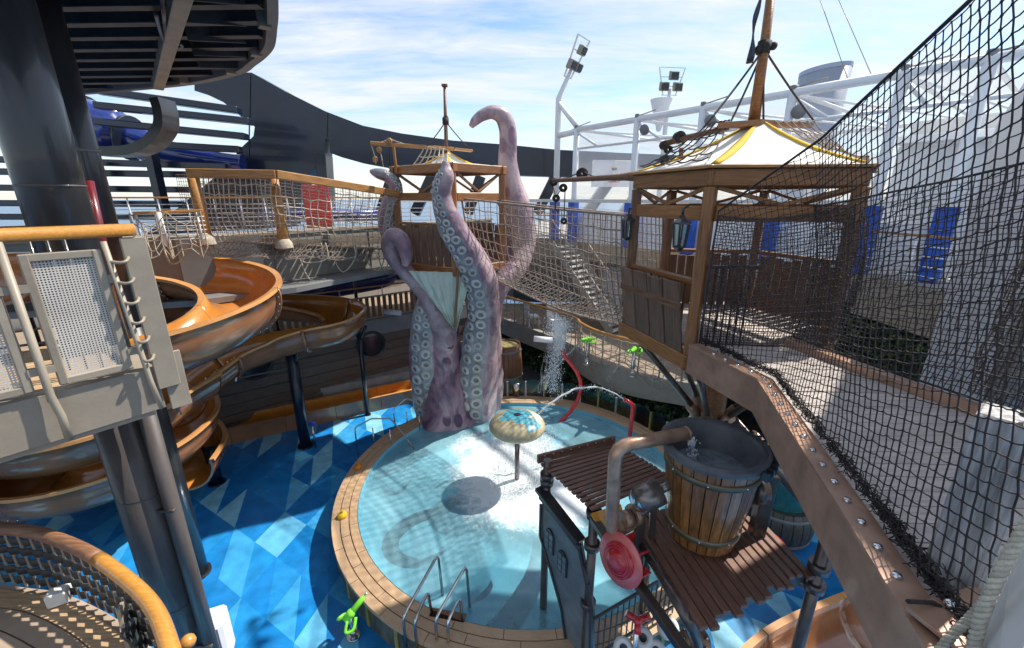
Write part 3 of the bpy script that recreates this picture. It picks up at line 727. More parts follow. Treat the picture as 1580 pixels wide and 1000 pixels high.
MB().box((-3.6, 16.6, 3.35), (.9, .5, 1.1)).build('vent_box', M['white'], bevel=.03, label='white equipment box at the right end of the slatted gallery', cat='box')
# long low ledge and the slide run-out trough at the foot of the hull wall
led = [(-13, 7.1), (-8.3, 10.95), (-3.2, 13.75)]
wallstrip('ledge', [(p[0]-.4, p[1]+.9) for p in led], 0, .80, .7, 'concrete', label='pale concrete ledge along the foot of the hull wall', cat='ledge')
ro = thing('runout_trough', 'long brown water slide run-out trough beside the blue floor', 'slide', (-5.5, 12.4, 0))
def trough(m_, pts, z, hw, h):
    pass
P2 = [V((p[0], p[1], 0)) for p in led]
for i, (a, b) in enumerate(zip(P2, P2[1:])):
    u = (b-a).normalized(); n = V((-u.y, u.x, 0)); L = (b-a).length; ns = 4
    for k in range(ns):
        p, q = a+u*(L*k/ns+.006), a+u*(L*(k+1)/ns-.006)
        m = MB(); prof = [(0, 0, 1), (0, .50, 1), (.09, .50, 2), (.13, .30, 0), (.35, .2, 0), (.62, .30, 0), (.66, .58, 0), (.78, .58, 2), (.78, 0, 1)]
        vs = [p+n*x+V((0, 0, z)) for x, z, _ in prof]+[q+n*x+V((0, 0, z)) for x, z, _ in prof]; K = len(prof)
        for j in range(K-1):
            m.add([vs[j], vs[j+1], vs[K+j+1], vs[K+j]], [(0, 1, 2, 3)], prof[j+1][2])
        m.add(vs, [tuple(range(K)), tuple(range(2*K-1, K-1, -1))], 1)
        m.build('trough_section', [M['flume_in'], M['flume_out'], M['flume_lip']], ro)
# ---- upper deck things seen over the left bridge: railing, red panel, sloping struts
ur = thing('deck_railing', 'white railing of thin bars with orange handrail on the upper deck', 'railing', (-4, 17, 6))
ua, ub = at(150, 322, D=12.5), at(600, 318, D=17)
ua.z = ub.z = 7.0
piece('handrail', ua, ub, .06, .05, 'handrail', ur)
for k in range(6):
    z = 6.1+.14*k; MB().tube([V((ua.x, ua.y, z)), V((ub.x, ub.y, z))], .012, 5).build('bar', M['white'], ur)
for k in range(13):
    p = ua.lerp(ub, k/12); MB().tube([V((p.x, p.y, 5.95)), p], .022, 6).build('post', M['white'], ur)
ur2 = thing('deck_railing', 'white railing behind the octopus tower on the upper deck', 'railing', (0, 19, 6))
ua, ub = at(600, 322, D=17.5), at(860, 322, D=20)
ua.z, ub.z = 6.85, 6.85
piece('handrail', ua, ub, .06, .05, 'white', ur2)
for k in range(5): MB().tube([V((ua.x, ua.y, 5.95+.16*k)), V((ub.x, ub.y, 5.95+.16*k))], .014, 5).build('bar', M['white'], ur2)
for k in range(10):
    p = ua.lerp(ub, k/9); MB().tube([V((p.x, p.y, 5.8)), p], .024, 6).build('post', M['white'], ur2)
p = at(491, 328, D=15.5); MB().box((p.x, p.y, 6.65), (.85, .12, 1.55), R(25)).build('red_signboard', M['red'], bevel=.02, label='red panel standing behind the left rope bridge', cat='panel')
p = at(545, 350, D=16.8); MB().tube([(p.x-3, p.y-1, 6.35), (p.x+1.5, p.y+.3, 6.35)], .22, 14).build('tube_slide', M['blue_slide'], label='blue tube low on the upper deck behind the red panel', cat='slide')
# ---- the big navy arch (funnel screen) with louvre bars
ar = thing('arch_screen', 'huge navy curved arch beam with a wide sloping leg', 'arch', at(430, 330, D=22))
def traced(pts, D, th, name, mk, parent, **kw):
    """flat plate of real thickness standing at distance D, across the view"""
    P3 = [at(x, y, D=D) for x, y in pts]
    m = MB(); n = len(P3)
    tri = [V((p.x, p.z, 0)) for p in P3]
    from mathutils.geometry import tessellate_polygon
    T = tessellate_polygon([tri])
    e = V((0, th, 0))
    m.add(P3, [tuple(t) for t in T]); m.add([p+e for p in P3], [tuple(t) for t in T])
    for i in range(n):
        a, b = P3[i], P3[(i+1) % n]; m.add([a, b, b+e, a+e], [(0, 1, 2, 3)])
    return m.build(name, M[mk], parent, **kw)
top = [(300, 118), (345, 112), (388, 112), (440, 141), (500, 171), (560, 194), (620, 206), (700, 217), (780, 223), (860, 231), (960, 236), (1060, 240)]
bot = [(1060, 277), (960, 275), (860, 273), (800, 271), (700, 263), (620, 263), (560, 252), (528, 243), (509, 236), (507, 215), (502, 215), (501, 243), (488, 256), (470, 280), (462, 300), (450, 350), (250, 362), (225, 362), (345, 262), (372, 228), (391, 210), (393, 196), (385, 186), (372, 180), (345, 158), (320, 146), (300, 140)]
traced(top+bot, 22, .9, 'arch_beam', 'navy', ar)
for i, (x0, y0, x1, y1, w_) in enumerate([(500, 240, 500, 280, 26), (608, 268, 588, 330, 16), (668, 270, 640, 330, 14), (742, 272, 722, 322, 15), (858, 270, 828, 320, 18), (944, 274, 905, 322, 18), (1000, 276, 962, 322, 16)]):
    a, b = at(x0, y0, D=22.4), at(x1, y1, D=22.4); ww = w_/650*22.5
    piece('strut', a, V((b.x, b.y, min(b.z, 6.2))), .5, ww, 'navy', ar, up=(0, -1, 0), bevel=.02)
for x0, y0, x1, y1 in ((386, 114, 384, 250), (505, 173, 504, 214), (600, 206, 600, 262), (722, 220, 722, 264), (840, 230, 840, 271)):
    piece('seam', at(x0, y0+2, D=21.99), at(x1, y1-2, D=21.99), .03, .07, 'black', ar, up=(0, -1, 0), bevel=0)
lb = thing('louvre_screen', 'navy horizontal louvre bars on slanted posts open to the sky', 'screen', at(200, 330, D=19))
for (x0, y0, x1, y1) in [(150, 140, 370, 171), (150, 163, 388, 188), (150, 188, 380, 211), (215, 222, 372, 231), (-40, 245, 352, 257), (-60, 264, 322, 270), (-60, 289, 300, 293), (-60, 313, 280, 315), (-60, 334, 260, 335)]:
    a, b = at(x0, y0, D=19), at(x1, y1, D=19.6)
    piece('louvre_bar', a, b, .5, .26, 'navy', lb, bevel=.03)
for (x0, y0, x1, y1, w_) in [(232, 232, 255, 335, .42), (145, 248, 168, 335, .38), (20, 262, 60, 340, .3)]:
    piece('post', at(x0, y0, D=18.6), at(x1, y1, D=18.6), .3, w_, 'navy', lb, up=(0, -1, 0))
bt = MB(); bt.tube([tuple(q) for q in catmull([tuple(at(*p)) for p in ((118, 190, 20.4), (150, 197, 20.4), (190, 210, 20.6), (240, 230, 20.8), (300, 243, 21), (350, 250, 21.2), (375, 253, 21.3))], 5)], [1.1]*5+[1.0]*5+[.70]*6+[.52]*8+[.40]*7, 22)
ts = bt.build('tube_slide', M['blue_slide'], label='large blue tube slide crossing the sky below the round platform', cat='slide')
m = MB(); a, b = at(124, 192, D=20.3), at(132, 194, D=20.3); m.tube([a, b], 1.25, 24); m.build('collar', M['black'], ts)
m = MB(); a, b = at(199, 213, D=20.5), at(204, 214, D=20.5); m.tube([a, b], .95, 24); m.build('flange', M['navy'], ts)
# black hook shaped band below the platform
pts = [(236, 150), (242, 170), (243, 190), (236, 205), (222, 220), (200, 230), (170, 233), (138, 232)]
P3 = [V(q) for q in catmull([tuple(at(x, y, D=11.2)) for x, y in pts], 4)]
m = MB(); vs = []
for i, p in enumerate(P3):
    t = (P3[min(i+1, len(P3)-1)]-P3[max(i-1, 0)]).normalized(); nn = V((t.z, 0, -t.x)).normalized()*.11
    vs += [p-nn, p+nn, p+nn+V((0, .55, 0)), p-nn+V((0, .55, 0))]
m.add(vs, [(i*4+k, i*4+(k+1) % 4, i*4+4+(k+1) % 4, i*4+4+k) for i in range(len(P3)-1) for k in range(4)])
m.build('hook_bracket', M['black'], label='black hook shaped band curving below the round platform', cat='bracket')
# ---- round slide platform overhead, seen from below
zt = 9.5
edge = [(428, -40), (430, 20), (428, 45), (424, 72), (412, 88), (395, 101), (372, 115), (300, 131), (200, 141), (110, 148), (40, 152), (-60, 160)]
E3 = [at(x, y, z=zt) for x, y in edge]
E3 = [V(q) for q in catmull([tuple(p) for p in E3], 4)]
pf = thing('round_platform', 'dark round ended platform overhead with ribbed underside', 'platform', (-7, 9, zt))
m = MB(); back = [V((-16, E3[-1].y, zt)), V((-16, 2, zt)), V((-2.1, 2, zt)), V((-2.0, 4.2, zt)), V((-2.3, 5.4, zt))]  # out-of-view near edge stretched outwards to shade the upper column
m.prism([p+V((0, 0, .36)) for p in E3]+[p+V((0, 0, .36)) for p in back], (0, 0, .12)); m.build('deck_plate', M['under'], pf)
m = MB(); n = len(E3); inn = []
for i, p in enumerate(E3):
    t = (E3[min(i+1, n-1)]-E3[max(i-1, 0)]).normalized(); inn.append(p+V((t.y, -t.x, 0))*-.14 if False else p+V((-t.y, t.x, 0))*-.14)
cc = V((-9, 7, zt)); inn = [p+(cc-p).normalized()*.16 for p in E3]
vs = []
for a, b in zip(E3, inn): vs += [a, a+V((0, 0, .62)), b+V((0, 0, .62)), b]
m.add(vs, [(i*4+k, i*4+(k+1) % 4, i*4+4+(k+1) % 4, i*4+4+k) for i in range(n-1) for k in range(4)], 0, False); m.build('rim', M['slate'], pf)
def inside_x(y):
    xs = []
    for a, b in zip(E3, E3[1:]):
        if (a.y-y)*(b.y-y) <= 0 and abs(a.y-b.y) > 1e-6: xs.append(a.x+(b.x-a.x)*(y-a.y)/(b.y-a.y))
    return max(xs) if xs else -3.4
for k in range(13):
    y = 4.6+.58*k
    x1 = inside_x(y)-.22
    ln = V((-15.5, y+.5, 0)); piece('rib', (-15.5, y+.35, zt+.22), (x1, y, zt+.22), .07, .3, 'under', pf)
    piece('rib_flange', (-15.5, y+.35, zt+.065), (x1-.02, y, zt+.065), .16, .02, 'under', pf, bevel=0)
a, b = at(282, -20, z=zt+.02), at(243, 131, z=zt+.02)
piece('cross_beam', a, b, .20, .22, 'greysteel', pf)
m = MB(); m.tube(catmull([tuple(at(x, y, z=zt-.04)) for x, y in ((240, 20), (250, 55), (262, 72), (280, 72), (276, 66))], 6), .03, 6)
m.tube([at(250, -10, z=zt-.05), at(256, 60, z=zt-.05)], .03, 6); m.build('cable', M['black'], pf)
for (x, y) in ((300, 131), (372, 116), (412, 89), (428, 46)):
    p = at(x-4, y-2, z=zt); MB().box((p.x-.1, p.y-.1, zt+.12), (.16, .16, .3), .7).build('rim_bracket', M['greysteel'], pf)
for k in range(5):
    a = V((-6.2+.45*k, 9.4-.75*k, zt+.1)); piece('gusset', a, a+V((.7, .45, .1)), .03, .3, 'under', pf)
# ================================================================== left columns and walkway
def column(name, label, x, y, z0, z1, r, mk, grp=None):
    t = thing(name, label, 'column', (x, y, z0), grp)
    MB().tube([(x, y, z0), (x, y, 5.02)], r, 40).build('lower_shaft', M[mk], t); MB().tube([(x, y, 5.02), (x, y, z1)], r, 40).build('upper_shaft', M['black'], t)  # upper shaft blacker than the brown paint: platform shade put into its colour
    MB().tube([(x, y, z0), (x, y, z0+.05)], r*1.25, 32).build('base_flange', M[mk], t)
    return t
c1 = column('column', 'thick dark gloss column rising through the left walkway', -4.47, 4.3, 0, 9.8, .25, 'umber')
MB().tube([(-4.47, 4.3, 5.0), (-4.47, 4.3, 5.05)], .33, 40).build('collar', M['greysteel'], c1)
c2 = column('column', 'slimmer dark column standing on the blue floor behind the thick one', -6.12, 6.45, 0, 9.8, .19, 'black')
for z in (1.9, 3.6, 7.1): MB().tube([(-4.47, 4.3, z), (-4.47, 4.3, z+.018)], .2535, 40).build('weld_ring', M['umber'], c1)
MB().tube([(-6.12, 6.45, 7.62), (-6.12, 6.45, 7.66)], .2, 32).build('joint_ring', M['slate'], c2)
c3 = thing('drain_pipe', 'thin dark pipe running up beside the thick column', 'pipe', (-3.95, 4.45, 0))
MB().tube([(-4.13, 4.27, 0), (-4.13, 4.27, 5.15)], .085, 16).build('pipe', M['umber'], c3)
MB().tube([(-4.13, 4.27, 5.0), (-4.13, 4.27, 5.16)], .105, 16).build('socket', M['greysteel'], c3)
for z in (1.2, 3.4): piece('clip', (-4.4, 4.2, z), (-4.05, 4.2, z), .05, .04, 'umber', c3)
MB().box(tuple(at(328, 985, z=.7)), (.42, .42, .8), .4).build('white_bin', M['white'], bevel=.05, label='white box unit at the foot of the thick column', cat='box')
mp_ = MB(); mp_.tube([at(137, 280, D=4.6), at(153, 352, D=4.5), at(168, 440, D=4.4)], .042, 12); mp_.build('standpipe', M['maroon'], label='slim maroon pipe in front of the slimmer column', cat='pipe')
# walkway: deck, fascia, handrail, perforated infill panels
WA, WB = V((-5.68, .40, 0)), V((-3.28, 3.60, 0)); wu = (WB-WA).normalized(); wn = V((-wu.y, wu.x, 0))
wk = thing('walkway', 'grey steel walkway with orange handrail and perforated panels', 'walkway', (WB.x, WB.y, 5.2))
def wp(s, off, z): return WB+wu*s+wn*off+V((0, 0, z))     # s along the edge from the corner (negative to the left), off inwards
fa = MB(); fa.prism([wp(0.02, 0, 5.12), wp(.10, .12, 5.16), wp(.10, .12, 5.50), wp(0.02, 0, 5.52), wp(-4.2, 0, 5.52), wp(-4.2, 0, 5.12)][::-1] if False else [wp(0.0, 0, 5.10), wp(0, 0, 5.50), wp(-4.4, 0, 5.50), wp(-4.4, 0, 5.10)], wn*.14)
fa.build('fascia', M['greysteel'], wk)
MB().prism([wp(0, .142, 5.10), wp(0, .142, 5.498), wp(0, 1.9, 5.498), wp(0, 1.9, 5.10)], -wu*.12).build('end_fascia', M['greysteel'], wk)
for k in range(13): piece('deck_plank', wp(-4.3, .2+.14*k, 5.42), wp(-.14, .2+.14*k, 5.42), .13, .04, 'teak', wk)
MB().prism([wp(0, .16, 5.12), wp(-4.4, .16, 5.12), wp(-4.4, 2.0, 5.12), wp(0, 2.0, 5.12)], (0, 0, .22)).build('soffit', M['under'], wk)
MB().prism([wp(-.08, .02, 5.05), wp(-4.4, .02, 5.05), wp(-4.4, .3, 5.05), wp(-.08, .3, 5.05)], (0, 0, .05)).build('lower_flange', M['greysteel'], wk)
MB().tube([wp(-4.5, -.02, 6.74), wp(-2, -.02, 6.74), wp(.09, -.02, 6.74)], .052, 16).build('handrail', M['handrail'], wk)
# end post: flat plate post with inner rungs
piece('end_post', wp(.06, -.03, 5.3), wp(.06, -.03, 6.68), .17, .04, 'greysteel', wk, up=tuple(wn))
piece('end_post_plate', wp(.12, .0, 5.06), wp(.12, .0, 5.62), .16, .03, 'greysteel', wk, up=tuple(wn))
lp = MB(); lp.tube([wp(-.05, -.10, 5.14), wp(-.07, -.06, 5.4), wp(-.13, -.05, 6.66)], .021, 8); lp.build('rung_post', M['greysteel'], wk)
for k in range(6):
    z = 5.62+.175*k; m = MB(); m.tube(catmull([wp(-.075-.05*(z-5.6), -.06, z), wp(-.07, -.11, z-.01), wp(-.03, -.11, z), wp(.0, -.05, z+.02)], 4), .014, 6); m.build('rung', M['greysteel'], wk)
for k in range(3):
    m = MB(); m.tube([wp(-.3-.09*k, .35+.1*k, 5.5), wp(-.3-.09*k, .35+.1*k, 6.7)], .012, 6); m.build('inner_bar', M['black'], wk)
def perf_material():
    m, t, b, o = material('perforated_sheet'); L = t.links.new
    b.inputs['Base Color'].default_value = (.60, .585, .55, 1); b.inputs['Metallic'].default_value = 0; b.inputs['Roughness'].default_value = .6
    tc = N(t, 'ShaderNodeTexCoord'); sc_ = N(t, 'ShaderNodeVectorMath', operation='SCALE'); sc_.inputs['Scale'].default_value = 52; L(tc.outputs['Object'], sc_.inputs[0])
    fr = N(t, 'ShaderNodeVectorMath', operation='FRACTION'); L(sc_.outputs[0], fr.inputs[0])
    sb = N(t, 'ShaderNodeVectorMath', operation='SUBTRACT'); L(fr.outputs[0], sb.inputs[0]); sb.inputs[1].default_value = (.5, .5, .5)
    ml = N(t, 'ShaderNodeVectorMath', operation='MULTIPLY'); ml.inputs[1].default_value = (1, 0, 1); L(sb.outputs[0], ml.inputs[0])
    ln = N(t, 'ShaderNodeVectorMath', operation='LENGTH'); L(ml.outputs[0], ln.inputs[0])
    lt = N(t, 'ShaderNodeMath', operation='LESS_THAN'); lt.inputs[1].default_value = .31; L(ln.outputs['Value'], lt.inputs[0])
    n = N(t, 'ShaderNodeTexNoise'); n.inputs['Scale'].default_value = 3; n.inputs['Detail'].default_value = 6; L(tc.outputs['Object'], n.inputs['Vector'])
    hs = N(t, 'ShaderNodeMapRange'); hs.inputs[3].default_value = .6; hs.inputs[4].default_value = 1.25; L(n.outputs['Fac'], hs.inputs[0])
    h2 = N(t, 'ShaderNodeHueSaturation'); h2.inputs['Color'].default_value = (.60, .555, .49, 1); L(hs.outputs[0], h2.inputs['Value']); L(h2.outputs[0], b.inputs['Base Color'])
    tr = N(t, 'ShaderNodeBsdfTransparent'); mx = N(t, 'ShaderNodeMixShader'); L(lt.outputs[0], mx.inputs[0]); L(b.outputs[0], mx.inputs[1]); L(tr.outputs[0], mx.inputs[2]); L(mx.outputs[0], o.inputs[0])
    return m
M['perf'] = perf_material()
for s0, s1 in ((-.61, -.16), (-1.28, -.75), (-2.0, -1.42)):
    z0, z1 = 5.56, 6.60
    sh = MB().box((0, 0, 0), (s1-s0-.1, .006, z1-z0-.1)).mesh('perforated_sheet', M['perf'])
    inst('perforated_sheet', sh, Matrix.Translation(wp((s0+s1)/2, -.02, (z0+z1)/2)) @ Matrix.Rotation(math.atan2(wu.y, wu.x), 4, 'Z'), wk)
    for a, b in ((wp(s0, -.02, z0+.025), wp(s1, -.02, z0+.025)), (wp(s0, -.02, z1-.03), wp(s1, -.02, z1-.03))): piece('panel_frame', a, b, .045, .06, 'greysteel', wk)
    for s in (s0+.025, s1-.025): piece('panel_frame', wp(s, -.023, z0), wp(s, -.023, z1), .055, .05, 'greysteel', wk, up=tuple(wn))
    for s in (s0-.03, s1+.03):
        for z in (z0+.15, z1-.25): MB().box(wp(s, -.03, z), (.07, .05, .06), math.atan2(wu.y, wu.x)).build('panel_clip', M['greysteel'], wk)
for s in (-.68, -1.35, -2.1):
    m = MB(); m.tube([wp(s+.02, -.07, 5.10), wp(s+.02, -.08, 5.32), wp(s, -.06, 5.5), wp(s, -.05, 6.70)], .026, 10); m.build('stanchion', M['greysteel'], wk)
# back rail of the walkway and dark plant room wall behind it
piece('rear_rail', wp(-4.4, 1.75, 6.7), wp(0, 1.75, 6.7), .07, .06, 'timber_light', wk)
for k in range(7): MB().tube([wp(-.1-.6*k, 1.75, 5.4), wp(-.1-.6*k, 1.75, 6.7)], .02, 6).build('rear_post', M['white'], wk)
wallstrip('plant_room_wall', [(-13.4, 3.0), (-12.5, 9.2)], 0, 5.9, .2, 'brownwall', off=0, label='dark wall on the far left behind the lower spiral slide', cat='wall')
MB().box((-8.2, 5.4, 6.55), (1.6, .7, 1.0)).build('control_cabinet', M['black'], bevel=.03, label='black cabinet behind the left walkway handrail', cat='cabinet')
# ------------------------------------------------------------------ curved balcony bottom left
BC = V((-4.95, 1.1, 3.0))
bal = thing('balcony', 'curved balcony with plank floor, woven strap balustrade and orange rail', 'balcony', BC)
rail = [at(x, y, z=4.1) for x, y in ((-80, 806), (0, 815), (60, 823), (130, 850), (190, 890), (235, 935), (262, 1000), (280, 1090))]
Rl = [V(q) for q in catmull([tuple(p) for p in rail], 6)]
MB().tube(Rl[:21], .055, 12).build('handrail', M['timber_dark'], bal)
MB().tube(Rl[20:], .056, 12).build('handrail', M['handrail'], bal)
fl = [V((p.x, p.y, 3.4)) for p in Rl]
MB().prism(fl+[V((-2.3, -.5, 3.4)), V((-7, -.5, 3.4))], (0, 0, -.25)).build('deck_slab', M['tan_floor'], bal)
cen = V((-5.6, .2, 3.42))
for k in range(16):                                   # curved boards following the edge
    m = MB(); f0, f1 = .02+.055*k, .02+.055*(k+1)-.004
    if f1 > .9: break
    vs = []
    for p in fl:
        q0, q1 = p.lerp(cen, f0), p.lerp(cen, f1)
        for q in (q0, q1): vs += [V((q.x, q.y, 3.403)), V((q.x, q.y, 3.425))]
    n = len(fl)
    m.add(vs, [(i*4+1, i*4+3, i*4+7, i*4+5) for i in range(n-1)]+[(i*4, i*4+1, i*4+5, i*4+4) for i in range(n-1)]+[(i*4+3, i*4+2, i*4+6, i*4+7) for i in range(n-1)])
    m.build('deck_board', M['tan_floor'] if k else M['teak'], bal)
M['strap'] = pm('charcoal_strap', (.03, .028, .026), .6, var=.2, dirt=.3)
M['strapg'] = pm('grey_strap', (.24, .22, .19), .6, var=.2, dirt=.35)
ln = [0]
for a, b in zip(fl, fl[1:]): ln.append(ln[-1]+(b-a).length)
def onl(s):
    for i in range(len(fl)-1):
        if s <= ln[i+1]: return fl[i].lerp(fl[i+1], (s-ln[i])/(ln[i+1]-ln[i]))
    return fl[-1]
T = ln[-1]; nv = int(T/.13)
for k in range(5):                                    # horizontal straps
    z = 3.46+.117*k; m = MB(); vs = []
    pts = [onl(T*i/(nv*2)) for i in range(nv*2+1)]
    for i, p in enumerate(pts):
        t = (pts[min(i+1, len(pts)-1)]-pts[max(i-1, 0)]).normalized(); nn = V((-t.y, t.x, 0))
        w_ = nn*(.013*(1 if (i//1+k) % 2 else -1))
        vs += [V((p.x, p.y, z))+w_, V((p.x, p.y, z+.082))+w_]
    m.add(vs, [(2*i, 2*i+2, 2*i+3, 2*i+1) for i in range(len(pts)-1)], 0, True); ob = m.build('strap', M['strap'], bal)
    sd = ob.modifiers.new('solid', 'SOLIDIFY'); sd.thickness = .006
for i in range(nv):                                   # upright straps
    p = onl(T*(i+.5)/nv); t = (onl(min(T, T*(i+.5)/nv+.05))-p).normalized(); a = math.atan2(t.y, t.x)
    piece('upright_strap', V((p.x, p.y, 3.42)), V((p.x, p.y, 4.06)), .012, .026, 'strapg', bal, up=(t.x, t.y, 0), bevel=.002)
p = at(92, 912, z=3.52); q = MB().box((0, 0, 0), (.15, .13, .13)).mesh('deck_lamp', M['cream'], bevel=.012)
dl = inst('deck_lamp', q, Matrix.Translation(p+V((.02, -.03, -.02))) @ Matrix.Rotation(.5, 4, 'Z')); tag(dl, 'small pale box lamp on the curved balcony floor', 'lamp')
piece('gate_post', at(205, 1010, z=3.42), at(185, 935, z=3.86), .11, .03, 'greysteel', bal, up=(1, .6, 0))
piece('gate_plate', at(228, 990, z=3.45), at(192, 960, z=3.75), .24, .02, 'darkpanel', bal, up=(1, .6, 0))
p = at(290, 990, z=4.0); MB().ball(p, .05, 10, 8).build('rail_end_cap', M['handrail'], bal)
# ------------------------------------------------------------------ spiral slides
FP = []            # flume cross-section: inner U then outer U (x across, z up), 0 = inside, 1 = outside, 2 = lip
hw, dp, thk = .60, .62, .045
NQ = 10
inner = [(hw*math.cos(PI*q/NQ+PI), -dp*math.sin(PI*q/NQ)) for q in range(NQ+1)]
outer = [((hw+thk)*math.cos(PI*q/NQ+PI), -(dp+thk)*math.sin(PI*q/NQ)) for q in range(NQ+1)]
lipw = .10
FPts = [(-hw-lipw, -.03), (-hw-lipw, 0.03), (-hw, .03)]+inner[1:-1]+[(hw, .03), (hw+lipw, .03), (hw+lipw, -.03)]+outer[::-1][0:]
FMat = [2, 2]+[0]*NQ+[2, 2, 1]+[1]*NQ+[1]
def sweep(m, path, banks, prof, pm_):
    n = len(path); K = len(prof); vs = []
    for i, p in enumerate(path):
        t = (path[min(i+1, n-1)]-path[max(i-1, 0)]); t = V((t.x, t.y, t.z*.6)).normalized()
        s = t.cross(V((0, 0, 1))).normalized(); u = s.cross(t)
        b = banks[i]; s2 = s*math.cos(b)+u*math.sin(b); u2 = u*math.cos(b)-s*math.sin(b)
        for x, z in prof: vs.append(p+s2*x+u2*z)
    for k in range(K):
        l = (k+1) % K
        m.add([], [])
    o = len(m.v); m.v += vs
    for i in range(n-1):
        for k in range(K):
            l = (k+1) % K
            m.f.append([o+i*K+k, o+i*K+l, o+(i+1)*K+l, o+(i+1)*K+k]); m.m.append(pm_[k]); m.sm.append(pm_[k] != 2)
    m.f.append([o+k for k in range(K)]); m.m.append(1); m.sm.append(False)
    m.f.append([o+(n-1)*K+k for k in range(K)][::-1]); m.m.append(1); m.sm.append(False)
    return m
def flume(name, label, ctrl, secl=2.0, scl=1.0):
    """ctrl: (x, y, lip height, bank)"""
    t = thing(name, label, 'slide', ctrl[len(ctrl)//2][:3])
    q = catmull(ctrl, 10); path = [V(a[:3]) for a in q]; bk = [a[3] for a in q]
    prof = [(x*scl, z*scl) for x, z in FPts]
    acc = 0; i0 = 0; cuts = [0]
    for i in range(1, len(path)):
        acc += (path[i]-path[i-1]).length
        if acc > secl: cuts.append(i); acc = 0
    if cuts[-1] != len(path)-1: cuts.append(len(path)-1)
    fl_ = [((hw+thk+.075)*scl*math.cos(PI*q_/16+PI), -(dp+thk+.075)*scl*math.sin(PI*q_/16)) for q_ in range(17)]
    fi_ = [((hw+thk)*scl*math.cos(PI*q_/16+PI), -(dp+thk)*scl*math.sin(PI*q_/16)) for q_ in range(17)]
    for a, b in zip(cuts, cuts[1:]):
        m = MB(); sweep(m, path[a:b+1], bk[a:b+1], prof, FMat)
        m.build('flume_section', [M['flume_in'], M['flume_out'], M['flume_lip']], t)
        if b < len(path)-1:
            p = path[b]; d = (path[b+1]-path[b-1]).normalized()*.035
            m = MB(); sweep(m, [p-d, p+d], [bk[b]]*2, fi_+fl_[::-1], [1]*34); fo = m.build('flange', M['flume_out'], t)
            tt = V((d.x, d.y, d.z*.6)).normalized(); s = tt.cross(V((0, 0, 1))).normalized(); u = s.cross(tt); bb = bk[b]; s2 = s*math.cos(bb)+u*math.sin(bb); u2 = u*math.cos(bb)-s*math.sin(bb)
            m = MB()
            for q_ in range(1, 16):
                an = PI*q_/16+PI; c = p+(s2*math.cos(an)*(hw+thk+.04)+u2*math.sin(an)*(dp+thk+.04))*scl
                for e in (-1, 1): m.ball(c+d*1.25*e, .016, 5, 3)
            m.build('flange_bolts', M['steel'], fo)
    return t
def circ(cx, cy, r, a0, a1, z0, z1, bank, n):
    return [(cx+r*math.cos(R(a0+(a1-a0)*i/n)), cy+r*math.sin(R(a0+(a1-a0)*i/n)), z0+(z1-z0)*i/n, bank) for i in range(n+1)]
# upper loop, clockwise from above, then back round the far side into the long bend
up1 = circ(-6.45, 6.95, 1.60, 200, -150, 6.05, 4.62, -.20, 12)
s1 = flume('spiral_slide', 'upper loop of the brown and orange open spiral slide nearest the walkway', up1, 2.6)
bend = [(-9.2, 8.6, 4.75, -.1), (-8.2, 11.0, 4.45, -.1), (-6.7, 12.2, 4.05, -.12), (-5.5, 12.35, 3.85, -.2), (-4.9, 11.9, 3.72, -.25), (-5.05, 11.25, 3.62, -.25), (-5.8, 10.9, 3.55, -.18), (-6.5, 10.55, 3.42, -.1), (-7.1, 9.9, 3.28, -.05), (-7.42, 9.1, 3.02, -.1)]
s2 = flume('spiral_slide', 'long brown bend of the open slide held up on a navy post', bend, 1.9, .92)
low = [(-7.42, 9.1, 3.02, -.1), (-7.5, 8.2, 2.95, -.15)]+circ(-8.85, 8.2, 1.36, -20, -720, 2.85, 1.15, -.15, 24)
low = low[:1]+low[1:]
s3 = flume('spiral_slide', 'lower double loop of the brown open spiral slide close to the blue floor', low, 2.0)
for lab, x, y, z1, r in (('navy post under the long bend of the open slide', -6.07, 10.85, 3.08, .15), ('navy post under the lower double loop of the slide', -7.55, 9.17, 1.0, .13), ('navy post under the right tip of the long slide bend', -4.85, 12.7, 3.2, .07)):
    t = thing('slide_post', lab, 'post', (x, y, 0), 'navy slide posts'); MB().tube([(x, y, 0), (x, y, z1)], r, 18).build('shaft', M['navy'], t); MB().tube([(x, y, 0), (x, y, .03)], r*1.5, 18).build('base_plate', M['navy'], t)
    MB().tube([(x, y, z1-.55), (x+.28, y-.1, z1-.05)], .05, 8).tube([(x, y, z1-.55), (x-.3, y+.15, z1-.02)], .05, 8).build('fork_arm', M['navy'], t)
tag(piece('steel_brace', (-6.07, 10.85, 2.5), (-7.4, 9.75, 2.55), .05, .05, 'black'), 'dark brace between the navy post and the open slide', 'brace')
spray('slide_splash', [(V((-6.9, 10.15, 3.02)), (.15, .15, .03)), (V((-7.2, 9.7, 2.8)), (.15, .15, .05))], 120, .012, .03)
m = MB(); m.tube([at(236, 545, D=6.0), at(280, 640, D=6.3)], .012, 6); m.build('slide_guy_wire', M['steel'], label='thin steel stay wire beside the walkway corner', cat='wire')
sp_ = at(487, 668, z=.0); hk = thing('safety_hook_post', 'short post with a blue hose reel by the trough', 'post', at(487, 690, z=0)); p = at(487, 690, z=0)
MB().tube([p, p+V((0, 0, .75))], .03, 8).build('post', M['steel'], hk); MB().lathe([(.03, -.03), (.085, -.03), (.085, .03), (.03, .03)], 16, Matrix.Translation(p+V((0, 0, .78))) @ Matrix.Rotation(PI/2, 4, 'X')).build('reel', M['blue_pad'], hk)
